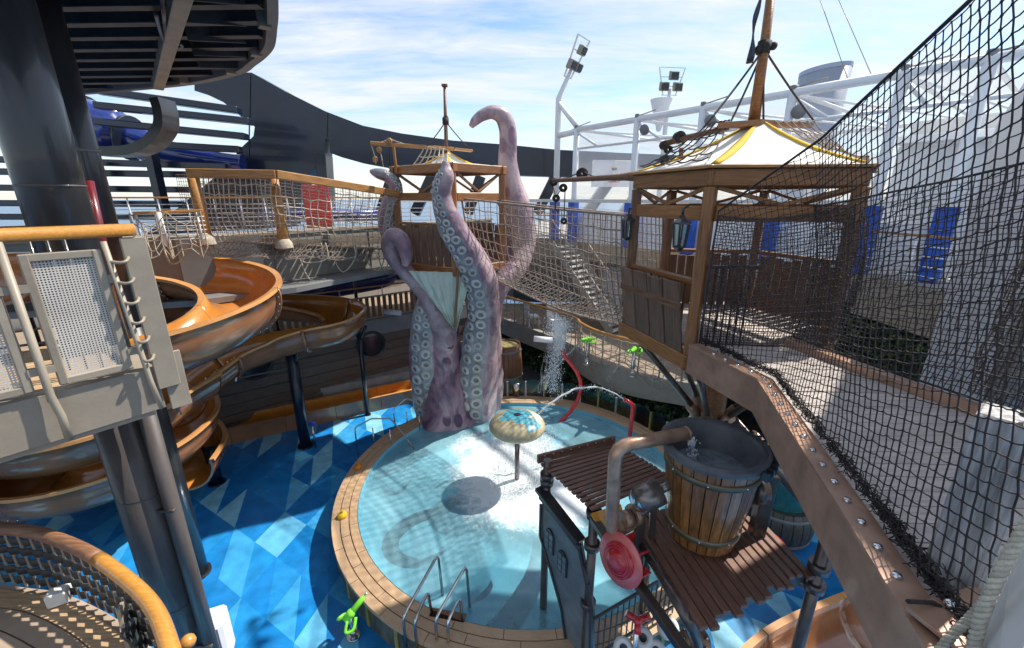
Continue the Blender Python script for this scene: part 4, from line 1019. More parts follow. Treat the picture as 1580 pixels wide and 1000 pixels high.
# ================================================================== THE OCTOPUS
def octo_material(name, c_lo, c_hi, blotch, bs, bl=.5):
    m, t, b, o = material(name); L = t.links.new
    tc = N(t, 'ShaderNodeTexCoord')
    n = N(t, 'ShaderNodeTexNoise'); n.inputs['Scale'].default_value = 1.6; n.inputs['Detail'].default_value = 8; n.inputs['Roughness'].default_value = .65; n.inputs['Distortion'].default_value = .8
    mp = N(t, 'ShaderNodeMapping'); mp.inputs['Scale'].default_value = (1, 1, .55); L(tc.outputs['Object'], mp.inputs[0]); L(mp.outputs[0], n.inputs['Vector'])
    cr = N(t, 'ShaderNodeValToRGB'); e = cr.color_ramp.elements
    e[0].position = .36; e[0].color = (*c_lo, 1); e[1].position = .66; e[1].color = (*c_hi, 1)
    q = e.new(.5); q.color = (*[(a+b_)/2*.95 for a, b_ in zip(c_lo, c_hi)], 1)
    L(n.outputs['Fac'], cr.inputs[0])
    vo = N(t, 'ShaderNodeTexVoronoi', feature='SMOOTH_F1'); vo.inputs['Scale'].default_value = bs; vo.inputs['Smoothness'].default_value = .2; L(mp.outputs[0], vo.inputs['Vector'])
    n2 = N(t, 'ShaderNodeTexNoise'); n2.inputs['Scale'].default_value = .9; n2.inputs['Detail'].default_value = 2; L(tc.outputs['Object'], n2.inputs['Vector'])
    a = N(t, 'ShaderNodeMapRange'); a.inputs[1].default_value = .36; a.inputs[2].default_value = .31; L(vo.outputs['Distance'], a.inputs[0])
    c = N(t, 'ShaderNodeMapRange'); c.inputs[1].default_value = .46; c.inputs[2].default_value = .52; L(n2.outputs['Fac'], c.inputs[0])
    ml = N(t, 'ShaderNodeMath', operation='MULTIPLY'); L(a.outputs[0], ml.inputs[0]); L(c.outputs[0], ml.inputs[1])
    m2 = N(t, 'ShaderNodeMath', operation='MULTIPLY'); L(ml.outputs[0], m2.inputs[0]); m2.inputs[1].default_value = bl
    mx = N(t, 'ShaderNodeMix', data_type='RGBA'); L(m2.outputs[0], mx.inputs[0]); L(cr.outputs[0], mx.inputs[6]); mx.inputs[7].default_value = (*blotch, 1)
    L(mx.outputs[2], b.inputs['Base Color'])
    b.inputs['Roughness'].default_value = .38; b.inputs['Coat Weight'].default_value = .25; b.inputs['Coat Roughness'].default_value = .2
    n3 = N(t, 'ShaderNodeTexNoise'); n3.inputs['Scale'].default_value = 9; n3.inputs['Detail'].default_value = 6; L(tc.outputs['Object'], n3.inputs['Vector'])
    bp = N(t, 'ShaderNodeBump'); bp.inputs['Strength'].default_value = .35; bp.inputs['Distance'].default_value = .05; L(n3.outputs['Fac'], bp.inputs['Height']); L(bp.outputs[0], b.inputs['Normal'])
    return m
M['octo'] = octo_material('violet_pink_octopus_skin', (.105, .055, .105), (.52, .33, .375), (.05, .018, .065), 2.5, .92)
M['octo_pale'] = octo_material('pale_pink_octopus_skin', (.20, .125, .16), (.58, .43, .44), (.19, .09, .15), 2.4, .65)
M['octo_under'] = octo_material('grey_octopus_underside', (.17, .17, .20), (.42, .41, .43), (.1, .09, .12), 4, .4)
M['sucker'] = pm('cream_sucker_ring', (.50, .485, .46), .4, var=.25, scale=6, bump=.08, dirt=.3, dirtcol=(.35, .32, .33), coat=.2)
M['sucker_in'] = pm('grey_sucker_cup', (.20, .20, .20), .5, var=.2, bump=.05)
suck = MB().lathe([(.001, -.02), (.36, .0), (.46, .16), (.62, .27), (.80, .25), (.95, .12), (1.05, -.15)], 18)
suck.m = [1 if i < 18*2 else 0 for i in range(len(suck.f))]
sk_me = suck.mesh('sucker', [M['sucker'], M['sucker_in']])
octo = thing('octopus', 'giant purple octopus sculpture rising from the pool with white suckers', 'sculpture', at(705, 650, z=.5))
def tentacle(ctrl, skin='octo', face=None, suckers=None, seg=28, lump=.05):
    """ctrl: (px, py, depth, radius in photo pixels); face: direction of the underside; suckers: (from, to) along it"""
    C3 = []
    for x, y, D, rp in ctrl:
        p = at(x, y, D=D); t = p.y*_c-(p.z-CAMH)*_s; C3.append((p.x, p.y, p.z, rp*t/650))
    q = catmull(C3, 9); n = len(q); m = MB(); pts = [V(a[:3]) for a in q]; rs = [max(.01, a[3]) for a in q]
    fr = []; a = None
    for i in range(n):
        t = (pts[min(i+1, n-1)]-pts[max(i-1, 0)]).normalized()
        a = t.orthogonal().normalized() if a is None else (a-t*a.dot(t)).normalized()
        fr.append((t, a, t.cross(a)))
    vs = []; fs = []; ang = []
    for i in range(n):
        t, a, b = fr[i]
        f = None
        if face is not None:
            f3 = V(face(i/(n-1)) if callable(face) else face); f3 = (f3-t*f3.dot(t)).normalized()
            f = math.atan2(f3.dot(b), f3.dot(a)); ang.append(f)
        for k in range(seg):
            w_ = 2*PI*k/seg; d = a*math.cos(w_)+b*math.sin(w_); r = rs[i]
            p = pts[i]+d*r
            r *= 1+lump*2*noise.noise(p*1.7)+lump*noise.noise(p*4.5)
            if f is not None:
                e = abs((w_-f+PI) % (2*PI)-PI)
                if e < .62: r *= .93
                elif e < .95: r *= 1.05
            vs.append(pts[i]+d*r)
    ob_m = []
    for i in range(n-1):
        for k in range(seg):
            fs.append((i*seg+k, i*seg+(k+1) % seg, (i+1)*seg+(k+1) % seg, (i+1)*seg+k))
            if face is not None:
                w_ = 2*PI*(k+.5)/seg; e = abs((w_-ang[i]+PI) % (2*PI)-PI); ob_m.append(1 if e < .72 else 0)
            else: ob_m.append(0)
    m.add(vs, fs, 0, True); m.m = ob_m
    m.add([], [])
    m.f.append(list(range((n-1)*seg, n*seg))); m.m.append(0); m.sm.append(True)
    ob = m.build('tentacle', [M[skin], M['octo_under']], octo)
    if suckers:
        s0, s1, k = suckers[0], suckers[1], 0
        ln_ = [0]
        for i in range(1, n): ln_.append(ln_[-1]+(pts[i]-pts[i-1]).length)
        s = ln_[-1]*s0
        while s < ln_[-1]*s1:
            i = min(range(n), key=lambda j: abs(ln_[j]-s)); t, a, b = fr[i]; r = rs[i]; f = ang[i]
            side = (1 if k % 2 else -1)
            if r > .09 or side > 0:
                w_ = f+side*(.36 if r > .09 else 0)*random.uniform(.85, 1.12)
                d = a*math.cos(w_)+b*math.sin(w_)
                sz = r*random.uniform(.27, .38)*(1.0 if r < .35 else .9)
                mt = Matrix.Translation(pts[i]+t*(s-ln_[i])+d*(r*.95)) @ d.to_track_quat('Z', 'Y').to_matrix().to_4x4() @ Matrix.Rotation(random.random()*6, 4, 'Z') @ Matrix.Diagonal((sz, sz*random.uniform(.9, 1.12), sz, 1))
                inst('sucker', sk_me, mt, ob)
            s += r*.36; k += 1
    return ob
# middle trunk flaring into the water, running up into the left curling arm
tentacle([(693, 690, 11.7, 56), (693, 652, 11.7, 50), (692, 630, 11.7, 42), (692, 602, 11.65, 31), (690, 560, 11.65, 23), (688, 520, 11.45, 21), (684, 485, 11.3, 19)], 'octo', lump=.07)
tentacle([(690, 550, 11.6, 20), (684, 500, 11.3, 20), (664, 462, 11.1, 16), (642, 436, 11.1, 13.5), (622, 414, 11.0, 13), (608, 395, 10.9, 14), (602, 378, 10.85, 14), (606, 366, 10.75, 13.5), (617, 369, 10.7, 13), (624, 382, 10.62, 12), (627, 397, 10.6, 10), (624, 410, 10.6, 5)], 'octo_pale')
# left base arm with suckers
tentacle([(670, 675, 12.1, 26), (670, 638, 12.1, 27), (664, 612, 12.0, 27), (658, 570, 11.8, 26), (656, 525, 11.6, 24), (658, 490, 11.45, 21), (662, 462, 11.3, 17), (668, 440, 11.35, 12)], 'octo', face=(-.15, -1, 0), suckers=(.02, .93))
# right arm with suckers: base, bend and up to the tip in front of the tower
def ff(u): return (-.25-.55*u, -1, .15) if u < .75 else (-.9, -.9, .3)
tentacle([(736, 680, 11.95, 30), (736, 640, 11.95, 31), (736, 612, 11.85, 31), (738, 572, 11.6, 29), (741, 530, 11.35, 27), (746, 485, 11.1, 26), (744, 445, 10.85, 27), (733, 412, 10.6, 26), (716, 382, 10.4, 23), (699, 352, 10.3, 20), (687, 325, 10.2, 17), (682, 303, 10.15, 15), (683, 285, 10.1, 15), (688, 270, 10.05, 13), (688, 258, 10.05, 8), (687, 249, 10.05, 5)], 'octo_pale', face=ff, suckers=(.03, .98))
# right rear base and its stub, then the tall rear arm that hooks over
tentacle([(758, 675, 12.3, 17), (757, 636, 12.3, 18), (756, 605, 12.15, 20), (754, 565, 12.0, 20), (755, 528, 11.8, 18), (758, 480, 11.45, 17), (764, 450, 11.5, 18), (776, 432, 11.7, 16), (792, 415, 12.0, 15)], 'octo_pale', lump=.08)
tentacle([(770, 440, 11.8, 17), (790, 415, 12.3, 20), (802, 385, 12.7, 23), (803, 350, 12.8, 23), (797, 315, 12.8, 20), (788, 280, 12.8, 16), (783, 248, 12.8, 14.5), (784, 220, 12.75, 14), (783, 198, 12.7, 13.5), (775, 180, 12.6, 12), (760, 173, 12.5, 10), (744, 178, 12.4, 8.5), (733, 187, 12.35, 7), (727, 195, 12.3, 4)], 'octo_pale', lump=.03)
# left upper arm behind the tower
tentacle([(604, 372, 12.2, 12), (598, 352, 12.15, 13), (598, 332, 12.1, 14), (603, 312, 12.0, 13), (611, 295, 11.9, 11), (608, 281, 11.85, 10), (597, 272, 11.8, 9), (584, 268, 11.75, 8), (575, 265, 11.75, 5), (571, 263, 11.75, 2)], 'octo', face=(.7, -.8, .2), suckers=(.1, .85), seg=20)
# ================================================================== LOOKOUT TOWER ON THE OCTOPUS
def lattice(nm, label, a, b, z0, z1, par, mk='timber_dark'): pass
tw = thing('lookout_tower', 'small timber lookout tower with white tent roof held by the octopus', 'tower', (-1.65, 11.9, 5.2))
Lc, Fc, Rc, Bc = V((-3.12, 11.9, 0)), V((-1.42, 10.6, 0)), V((-.27, 11.9, 0)), V((-1.9, 13.3, 0))
ctr = (Lc+Fc+Rc+Bc)/4
Z0, Z1, Z2 = 5.28, 7.02, 7.62
def up_(p, z): return V((p.x, p.y, z))
for p in (Lc, Fc, Rc, Bc): piece('post', up_(p, Z0-.1), up_(p, Z2), .17, .17, 'timber', tw)
ring = [Lc, Fc, Rc, Bc]
for i in range(4):
    a, b = ring[i], ring[(i+1) % 4]; u = (b-a).normalized()
    piece('ring_beam', up_(a-u*.12, Z2+.07), up_(b+u*.12, Z2+.07), .16, .2, 'timber', tw)
    piece('mid_beam', up_(a+u*.09, Z1), up_(b-u*.09, Z1), .10, .2, 'timber', tw)
    mid = (a+b)/2
    piece('brace', up_(a+u*.1, Z2-.02), up_(mid, Z1+.12), .05, .06, 'timber_dark', tw); piece('brace', up_(b-u*.1, Z2-.02), up_(mid, Z1+.12), .05, .06, 'timber_dark', tw)
    piece('sill_beam', up_(a-u*.1, Z0-.09), up_(b+u*.1, Z0-.09), .2, .2, 'timber', tw)
    if i != 1:
        n = 7; L = (b-a).length
        for k in range(n):
            s = .10+(L-.2)*(k+.5)/n; p = a+u*s; nn = V((u.y, -u.x, 0)) if i != 2 and i != 3 else V((u.y, -u.x, 0))
            hh = .98+random.uniform(-.05, .06); wd = (L-.2)/n-.035
            piece('wall_plank', up_(p+nn*.03, Z0+.02), up_(p+nn*.10, Z0+hh), wd, .035, 'plank_old', tw, up=tuple(nn))
        piece('wall_rail', up_(a+u*.1, Z0+.78), up_(b-u*.1, Z0+.78), .05, .09, 'timber_dark', tw)
        if i == 0: piece('cap_rail', up_(a+u*.05, Z0+1.06), up_(b-u*.05, Z0+1.06), .12, .06, 'timber', tw)
for k in range(14):
    f = (k+.5)/14; a = Lc.lerp(Fc, f); b = Bc.lerp(Rc, f); piece('floor_plank', up_(a.lerp(b, .03), Z0-.02), up_(a.lerp(b, .97), Z0-.02), .135, .04, 'teak', tw)
def tent(par, cs, z_e, pk, sag, mats, trim=None, name='canopy'):
    for i in range(len(cs)):
        a, b = cs[i], cs[(i+1) % len(cs)]
        def fn(u, v):
            e = a.lerp(b, u); e = V((e.x, e.y, z_e)); p = e.lerp(pk, v)
            s = math.sin(PI*v)*.5+.25*math.sin(PI*u)*(1-v)
            p.z -= sag*math.sin(PI*v)*(1+.35*math.sin(PI*u)); p.z += .012*noise.noise(p*5)
            if v < 1e-6: p.z += .05*math.sin(PI*u)*0
            return p
        MB().grid(fn, 14, 12, thick=(0, 0, -.012)).build(name, M['canvas'], par)
        if trim:
            # yellow binding along each hip
            m = MB()
            def hip(v, o):
                e = V((a.x, a.y, z_e)); p = e.lerp(pk, v); p.z -= sag*math.sin(PI*v); return p
            vs = []
            d = (b-a).normalized(); c_ = (cs[i-1]-a).normalized()
            for k in range(13):
                v = k/12; w_ = .085*(1-v)*(v+.25)*2+.012
                p = hip(v, 0)
                q0 = p+d*w_+V((0, 0, .014-.0*w_)); q1 = p+c_*w_+V((0, 0, .014))
                vs += [q0, p+V((0, 0, .022)), q1]
            m.add(vs, [(3*k+j, 3*k+3+j, 3*k+4+j, 3*k+1+j) for k in range(12) for j in (0, 1)], 0, True)
            ob = m.build('canopy_binding', M['yellow'], par); s_ = ob.modifiers.new('solid', 'SOLIDIFY'); s_.thickness = .01
pk1 = at(690, 233, D=11.9)
tent(tw, ring, Z2+.18, pk1, .16, None, True)
def mast_rig(par, base, top, r0, r1, yard_a, yard_b, spread, mk='timber_dark'):
    MB().tube([base, base.lerp(top, .5), top], [r0, (r0+r1)/2, r1], 12).build('mast', M[mk], par)
    h = base.lerp(top, .5)
    m = MB(); m.tube([h+V((0, 0, -.08)), h+V((0, 0, .08))], r0*1.5, 10)
    for k in range(4): m.tube([h+V((0, 0, .0+.03*k)), h+V((.05*math.cos(k*2), .05*math.sin(k*2), .03+.03*k))], r0*.9, 6)
    m.build('mast_band', M['net_black'], par)
    for p in spread: MB().tube(sagrope(h, p, .03, 6), .014, 5).build('shroud_rope', M['net_brown'], par)
mt_ = at(686, 132, D=11.9); mbse = at(689, 240, D=11.9)
mast_rig(tw, mbse, mt_, .055, .035, None, None, [at(659, 225, D=11.6), at(727, 232, D=12.0), at(690, 235, D=11.3)])
MB().box(tuple(mt_), (.14, .14, .05)).build('mast_cap', M['timber_dark'], tw)
ya, yb = at(571, 221, D=11.3), at(700, 230, D=11.8); yc = at(728, 233, D=12)
piece('yard', ya, yb, .08, .09, 'timber_light', tw); piece('yard', yb-V((0, 0, .0)), yc, .2, .05, 'timber_light', tw)
piece('yard_prop', at(607, 226, D=11.5), at(612, 266, D=11.7), .06, .07, 'timber_light', tw)
# ratlines draped from the yard over the canopy (one knotted rope piece)
yl0, yl1 = at(655, 226, D=11.6), at(690, 230, D=11.5); rl0, rl1 = at(622, 266, D=11.6), at(690, 262, D=10.7)
def rat(u, v):
    p = yl0.lerp(yl1, u).lerp(rl0.lerp(rl1, u), v); p.z -= .10*math.sin(PI*v); return p
net('ratlines', rat, 6, 4, .016, 'rope', .12, 5, parent=tw, sub=3)
m = MB(); m.tube(sagrope(at(573, 222, D=11.3), at(601, 214, D=11.4), .03), .013, 5); m.tube(sagrope(at(601, 214, D=11.4), at(655, 226, D=11.6), .05), .013, 5)
m.tube([at(573, 224, D=11.3), at(579, 243, D=11.3), at(580, 253, D=11.3)], .014, 5); m.tube(sagrope(at(586, 230, D=11.35), at(592, 258, D=11.4), .02), .012, 5); m.build('yard_rope', M['rope'], tw)
for x, y in ((579, 246), (585, 231), (601, 218)): MB().ball(at(x, y, D=11.33), .07, 10, 6, sc3=(1, .5, 1.2)).build('pulley_block', M['timber_light'], tw)
# sail cloth hung under the tower, between the arms
s0, s1, s2 = at(630, 418, D=10.65), at(728, 421, D=10.5), at(704, 512, D=10.6)
def sail(u, v):
    p = s0.lerp(s1, u).lerp(s2, v); d = p+V((0, -.10*math.sin(PI*v)*math.sin(PI*u), 0)); d.y += .055*math.sin(u*34+4*v)*(.4+.6*v)+.03*noise.noise(V((u*8, v*8, 0))); d.x += .02*noise.noise(V((u*5, v*9, 3))); return d
MB().grid(sail, 48, 26, thick=(0, .012, 0)).build('hanging_sail', M['sail'], label='pale green sailcloth hanging under the octopus tower between tentacles', cat='sail')
tag(piece('sail_spar', at(707, 415, D=10.35), at(702, 505, D=10.45), .06, .06, 'timber_dark'), 'thin dark spar hanging in front of the green sailcloth', 'spar')
# ================================================================== LEFT ROPE BRIDGE
bl = thing('rope_bridge', 'left bridge with timber handrail and log posts running to the octopus tower', 'bridge', at(305, 372, D=8.9))
r_ = [at(288, 267, D=8.7), at(425, 269, D=9.4), at(614, 299, D=11.8)]
for a, b in zip(r_, r_[1:]): piece('handrail', a, b, .16, .17, 'timber_light', bl)
for (x0, y0, x1, y1, D, w_) in ((299, 275, 318, 372, 8.75, .11), (429, 276, 438, 378, 9.6, .10)):
    a, b = at(x0, y0, D=D), at(x1, y1, D=D); a = V((b.x, b.y, a.z)); m = MB(); m.tube([b+V((0, 0, -.1)), b.lerp(a, .5)+V((.012, 0, 0)), a], [w_*1.15, w_, w_*.95], 16); m.build('log_post', M['timber_light'], bl)
    m = MB(); m.lathe([(w_*1.9, -.06), (w_*1.75, .06), (w_*1.1, .14)], 16, Matrix.Translation(b)); m.build('post_wrap', M['rope'], bl)
dk = [(at(310, 372, D=8.85)), at(440, 378, D=9.7), at(605, 385, D=11.9)]
for a, b in zip(dk, dk[1:]):
    n = int((b-a).length/.17); u = (b-a).normalized(); nn = V((-u.y, u.x, 0)).normalized()
    for k in range(n):
        p = a.lerp(b, (k+.5)/n); piece('deck_plank', p+nn*.35+V((0, 0, -.02)), p+nn*1.25+V((0, 0, -.02)), .14, .035, 'plank_old', bl)
def pl(P, u):
    k = u*(len(P)-1); i = min(int(k), len(P)-2); return P[i].lerp(P[i+1], k-i)
def lnet(u, v):
    t = .02+.96*u
    a, b = pl(r_, t), pl(dk, t); p = a.lerp(b, v); p.z -= .08*math.sin(PI*v); p.y -= .12*math.sin(PI*v); p.x += .06*noise.noise(V((u*7, v*3, 0))); return p
net('rope_net', lnet, 32, 8, .011, 'rope', .13, 4, sub=1, label='pale rope net hanging from the left bridge handrail', cat='net')
def lnet2(u, v):
    t = .02+.96*u; a, b = pl(r_, t)+V((-.75, .6, 0)), pl(dk, t)+V((-.75, .6, 0)); p = a.lerp(b, v); p.z -= .05*math.sin(PI*v); return p
net('safety_net', lnet2, 80, 22, .005, 'rope_grey', .1, 3, label='fine grey safety net on the far side of the left bridge', cat='net')
def lbag(u, v):
    a = pl(dk, u); p = a+V((.05, -.28*math.sin(PI*v), -.30*math.sin(PI*v)-.10*math.sin(u*19)*v*.4)); p += V((.35*v-.0, .35*v, 0)); return p
net('slack_net', lbag, 44, 6, .007, 'rope_grey', .3, 3, label='slack bunched net sagging below the deck of the left bridge', cat='net')
# rope swags over the parapet
SWAG = ['narrow pale rope loop left of the big log post, over the grey wall', 'deep pale rope loop left of the big log post, reaching lowest on that side', 'pale rope loop directly beside the foot of the big log post', 'deepest pale rope loop on the beige parapet under the bridge', 'shallow pale rope loop inside the deepest one on the parapet', 'wide pale rope loop in the middle of the beige parapet', 'shallow pale rope loop along the top of the middle parapet', 'wider pale rope loop next to the curled octopus arm', 'narrow pale rope loop nearest the curled octopus arm']
for i, (x0, y0, x1, y1, x2, y2) in enumerate([(232, 385, 250, 362, 268, 398), (246, 360, 262, 405, 282, 398), (282, 398, 300, 372, 312, 398), (463, 400, 480, 432, 498, 398), (466, 402, 484, 405, 505, 398), (516, 400, 530, 420, 548, 398), (520, 396, 540, 398, 550, 392), (568, 405, 582, 418, 592, 402), (586, 404, 594, 418, 600, 398)]):
    Dd = 8.55 if x0 < 400 else 9.9+(x0-460)/130*2.0
    a, b, c = at(x0, y0, D=Dd), at(x1, y1, D=Dd-.03), at(x2, y2, D=Dd+.1)
    MB().tube([V(q) for q in catmull([tuple(a+V((0, 0, .42))), tuple(a), tuple(b), tuple(c), tuple(c+V((0, 0, .35)))], 6)], .017, 6).build('rope_swag', M['rope'], label=SWAG[i], cat='rope', group='rope loops on the beige parapet')
lr = thing('side_railing', 'short white railing with golden handrail and rope netting beside the log post', 'railing', at(215, 370, D=8.3))
a, b = at(205, 329, D=8.0), at(313, 325, D=8.6); piece('handrail', a, b, .06, .05, 'handrail', lr)
for k in range(6):
    z = 6.22+.085*k; MB().tube([V((a.x, a.y, z)), V((b.x, b.y, z))], .009, 5).build('bar', M['white'], lr)
for f in (.03, .35, .9): p = a.lerp(b, f); MB().tube([V((p.x, p.y, 6.1)), p], .022 if f != .35 else .05, 8).build('post', M['white'], lr)
def fan(u, v):
    p = a.lerp(b, u); q = V((p.x+.05*math.sin(u*9), p.y-.1, 6.1-.25*math.sin(u*9)**2)); p = V((p.x, p.y-.08, p.z-.25*abs(math.sin(u*PI*2)))); return p.lerp(q, v)
net('rope_net', fan, 8, 4, .012, 'rope', .25, 5, label='loose pale rope net tied to the short white railing', cat='net')
# ================================================================== RIGHT BACKGROUND: sports court, upper deck, mid deck
def netting_material(name, alpha, col=(.75, .77, .8), sc_=16, th=.12):
    m, t, b, o = material(name); L = t.links.new
    b.inputs['Base Color'].default_value = (*col, 1); b.inputs['Roughness'].default_value = .8
    tc = N(t, 'ShaderNodeTexCoord'); n = N(t, 'ShaderNodeTexNoise'); n.inputs['Scale'].default_value = .5; n.inputs['Detail'].default_value = 3; L(tc.outputs['Object'], n.inputs['Vector'])
    r = N(t, 'ShaderNodeMapRange'); r.inputs[3].default_value = alpha*.75; r.inputs[4].default_value = alpha*1.25; L(n.outputs['Fac'], r.inputs[0])
    tr = N(t, 'ShaderNodeBsdfTransparent'); mx = N(t, 'ShaderNodeMixShader'); L(r.outputs[0], mx.inputs[0]); L(tr.outputs[0], mx.inputs[1]); L(b.outputs[0], mx.inputs[2]); L(mx.outputs[0], o.inputs[0])
    return m
M['netting'] = netting_material('white_roof_netting', .06); M['netting_front'] = netting_material('white_front_netting', .17); M['netting_rear'] = netting_material('white_rear_netting', .34)
CA, CB = V((2.55, 18.0, 0)), V((10.4, 7.6, 0)); cu = (CB-CA).normalized(); cn = V((-cu.y, cu.x, 0))  # court front line, cn points away
if cn.y < 0: cn = -cn
def hit(px, py=300):
    """point of the court front line seen in photo column px"""
    d = at(px, py, D=10)-V((0, 0, CAMH)); k = CA.x*cu.y-CA.y*cu.x; return V((d.x, d.y, 0))*(k/(d.x*cu.y-d.y*cu.x))
CZ, CT = 5.2, 9.55
ct = thing('sports_court_cage', 'white steel pipe cage with fine netting round the sports court', 'cage', (CA.x, CA.y, CZ))
posts = [hit(886), hit(978, 260), hit(1076, 250), hit(1206, 250), hit(1352, 300), hit(1470, 300)]
for p in posts:
    MB().tube([up_(p, CZ), up_(p, CT)], .115, 14).build('post', M['white'], ct)
    q = MB(); q.tube([up_(p, CT), up_(p, CT+.16)], .10, 12); q.build('post_cap', M['slate'], ct)
    MB().tube([up_(p, CT+.1), up_(p+cu*.7, CT+.2)], .02, 5).build('net_hook', M['greysteel'], ct)
a, b = posts[0]-cu*.1, posts[-1]+cu*2
MB().tube([up_(a, CT), up_(b, CT)], .105, 14).build('top_beam', M['white'], ct)
for z in (8.85,): MB().tube([up_(a, z), up_(b, z)], .045, 10).build('mid_beam', M['white'], ct)
W = 9.0
MB().tube([up_(a+cn*W, CT), up_(b+cn*W, CT)], .08, 12).build('top_beam', M['white'], ct)
for i, p in enumerate(posts):
    MB().tube([up_(p, CT), up_(p+cn*W, CT)], .055, 10).build('cross_beam', M['white'], ct)
    MB().tube([up_(p+cn*W, CZ), up_(p+cn*W, CT)], .12, 12).build('post', M['white'], ct)
    if i < len(posts)-1: MB().tube([up_(p, CT-.05), up_(posts[i+1]+cn*W, CT-.05)], .035, 8).build('diagonal_brace', M['white'], ct)
    if i < len(posts)-1: MB().tube([up_(p, CT-.1), up_(p.lerp(posts[i+1], .4), 8.85)], .045, 8).build('corner_brace', M['white'], ct)
m = MB(); m.add([up_(a, CZ+1.6), up_(b, CZ+1.6), up_(b, CT), up_(a, CT)], [(0, 1, 2, 3)]); m.build('front_netting', M['netting_front'], ct)
m = MB(); m.add([up_(a, CT+.01), up_(b, CT+.01), up_(b+cn*W, CT+.01), up_(a+cn*W, CT+.01)], [(0, 1, 2, 3)]); m.build('roof_netting', M['netting'], ct)
m = MB(); m.add([up_(a, CZ), up_(a+cn*W, CZ), up_(a+cn*W, CT), up_(a, CT)], [(0, 1, 2, 3)]); m.build('end_netting', M['netting_rear'], ct)
m = MB(); m.add([up_(a+cn*(W+.1), CZ), up_(b+cn*(W+.1), CZ), up_(b+cn*(W+.1), CT), up_(a+cn*(W+.1), CT)], [(0, 1, 2, 3)]); m.build('rear_netting', M['netting_rear'], ct)
for p in [hit(857)]+posts:
    q = MB(); q.box((0, 0, 0), (.36, .36, 1.70)); me = q.mesh('post_padding', M['blue_pad'], bevel=.05)
    inst('post_padding', me, Matrix.Translation(up_(p-cn*.02, CZ+.87)) @ Matrix.Rotation(math.atan2(cu.y, cu.x), 4, 'Z'), ct)
for i in range(len(posts)-1):
    for k in range(5):
        f0, f1 = k/5, (k+1)/5; p0, p1 = posts[i].lerp(posts[i+1], f0)+cn*.3, posts[i].lerp(posts[i+1], f1)+cn*.3
        piece('dasher_board', up_(p0.lerp(p1, .01), CZ+.62), up_(p0.lerp(p1, .99), CZ+.62), .05, 1.2, 'white', ct)
for px, py in ((998, 200), (1100, 186), (1236, 172)):
    q = hit(px, py)-cn*.12; z = at(px, py, D=q.y).z
    MB().lathe([(.001, -.10), (.10, -.09), (.17, -.02), (.17, .05), (.001, .06)], 16, Matrix.Translation(up_(q, z)) @ (-cn+V((0, 0, -.5))).to_track_quat('Z', 'Y').to_matrix().to_4x4()).build('cage_lamp', M['slate'], ct)
piece('deck_side_band', up_(hit(830)-cn*.5, 6.88), up_(CB-cn*.5, 6.88), .05, .12, 'cream', ct)
# basketball board inside the cage
p = at(945, 268, D=19.5); q = thing('basketball_board', 'white basketball backboard with ring inside the court cage', 'backboard', p)
piece('board', p+V((-.9, 0, 0)), p+V((.9, .2, 0)), .06, 1.1, 'white', q); piece('support_arm', p+V((0, 0, .2)), p+V((1.6, 1.2, .2)), .1, .1, 'greysteel', q)
MB().tube([p+V((.0+.23*math.cos(k*.5), -.35+.23*math.sin(k*.5), -.35)) for k in range(13)], .02, 6, closed=False).build('ring', M['red'], q)
def floodlight(label, base, elbow, head, wv, n, S=1.0):
    t = thing('floodlight', label, 'floodlight', base, 'floodlights above the court')
    base, elbow, head = V(base), V(elbow), V(head)
    MB().tube([base, elbow, head.lerp(elbow, .35)], [.13, .12, .07], 12).build('mast', M['white'], t)
    d = (head-elbow).normalized(); wv = V(wv).normalized(); nn = d.cross(wv).normalized()
    s = elbow.lerp(head, .45); L = (head-elbow).length*.8
    m = MB()
    for o in (-.38*S, .38*S): m.bar(s+wv*o*.5, s+wv*o+d*L, .05, .05, tuple(nn))
    for k in range(4): m.bar(s-wv*.38*S*(.6+.13*k)+d*L*k/3, s+wv*.38*S*(.6+.13*k)+d*L*k/3, .04, .04, tuple(nn))
    m.build('lamp_frame', M['white'], t)
    for k in range(n):
        c = s+d*L*(.35+.25*(k//2 if n > 3 else k*.9))+wv*(.2 if k % 2 else -.2)
        if n == 3: c = s+d*L*(.32 if k < 2 else .72)+wv*S*((-.2, .2, .05)[k])
        MB().box(None, (.34, .30, .2), mat=Matrix.Translation(c-nn*.1) @ Matrix((wv, d, nn)).transposed().to_4x4() @ Matrix.Scale(S**.5, 4)).build('lamp_head', M['greysteel'], t, bevel=.03)
        MB().box(None, (.26, .22, .02), mat=Matrix.Translation(c-nn*(.1+.115*S**.5)) @ Matrix((wv, d, nn)).transposed().to_4x4() @ Matrix.Scale(S**.5, 4)).build('lamp_glass', M['glassdark'], t)
    return t
p = hit(857, 330); e = at(858, 152, D=p.y); 
f1 = floodlight('floodlight on the bent white mast at the left corner of the court cage', up_(p, CZ), up_(p, e.z), at(893, 78, D=p.y-.3), (.6, .8, 0), 3, 1.25)
MB().tube([up_(p, e.z-.15), up_(posts[0], CT+.1)], .1, 10).build('stay_arm', M['white'], f1)
MB().tube([up_(p, CT-.1), up_(posts[0], CT-.05)], .12, 10).build('tie_beam', M['white'], f1)
p = at(1014, 330, D=24); e = at(1016, 170, D=24)
f2 = floodlight('floodlight on a straight white mast rising beyond the court cage', (p.x, p.y, 5.2), (p.x, p.y, e.z), at(1036, 118, D=23.6), (1, .1, 0), 3, 1.75)
MB().lathe([(.1, -1.2), (.55, .3)], 16, Matrix.Translation(e+V((.1, 0, .2)))).build('cone', M['white'], f2)
fu = thing('ship_funnel', 'white oval ship funnel with slanted top in the distance', 'funnel', at(1260, 300, D=42))
c = at(1262, 150, D=42); c.z = at(1260, 330, D=42).z
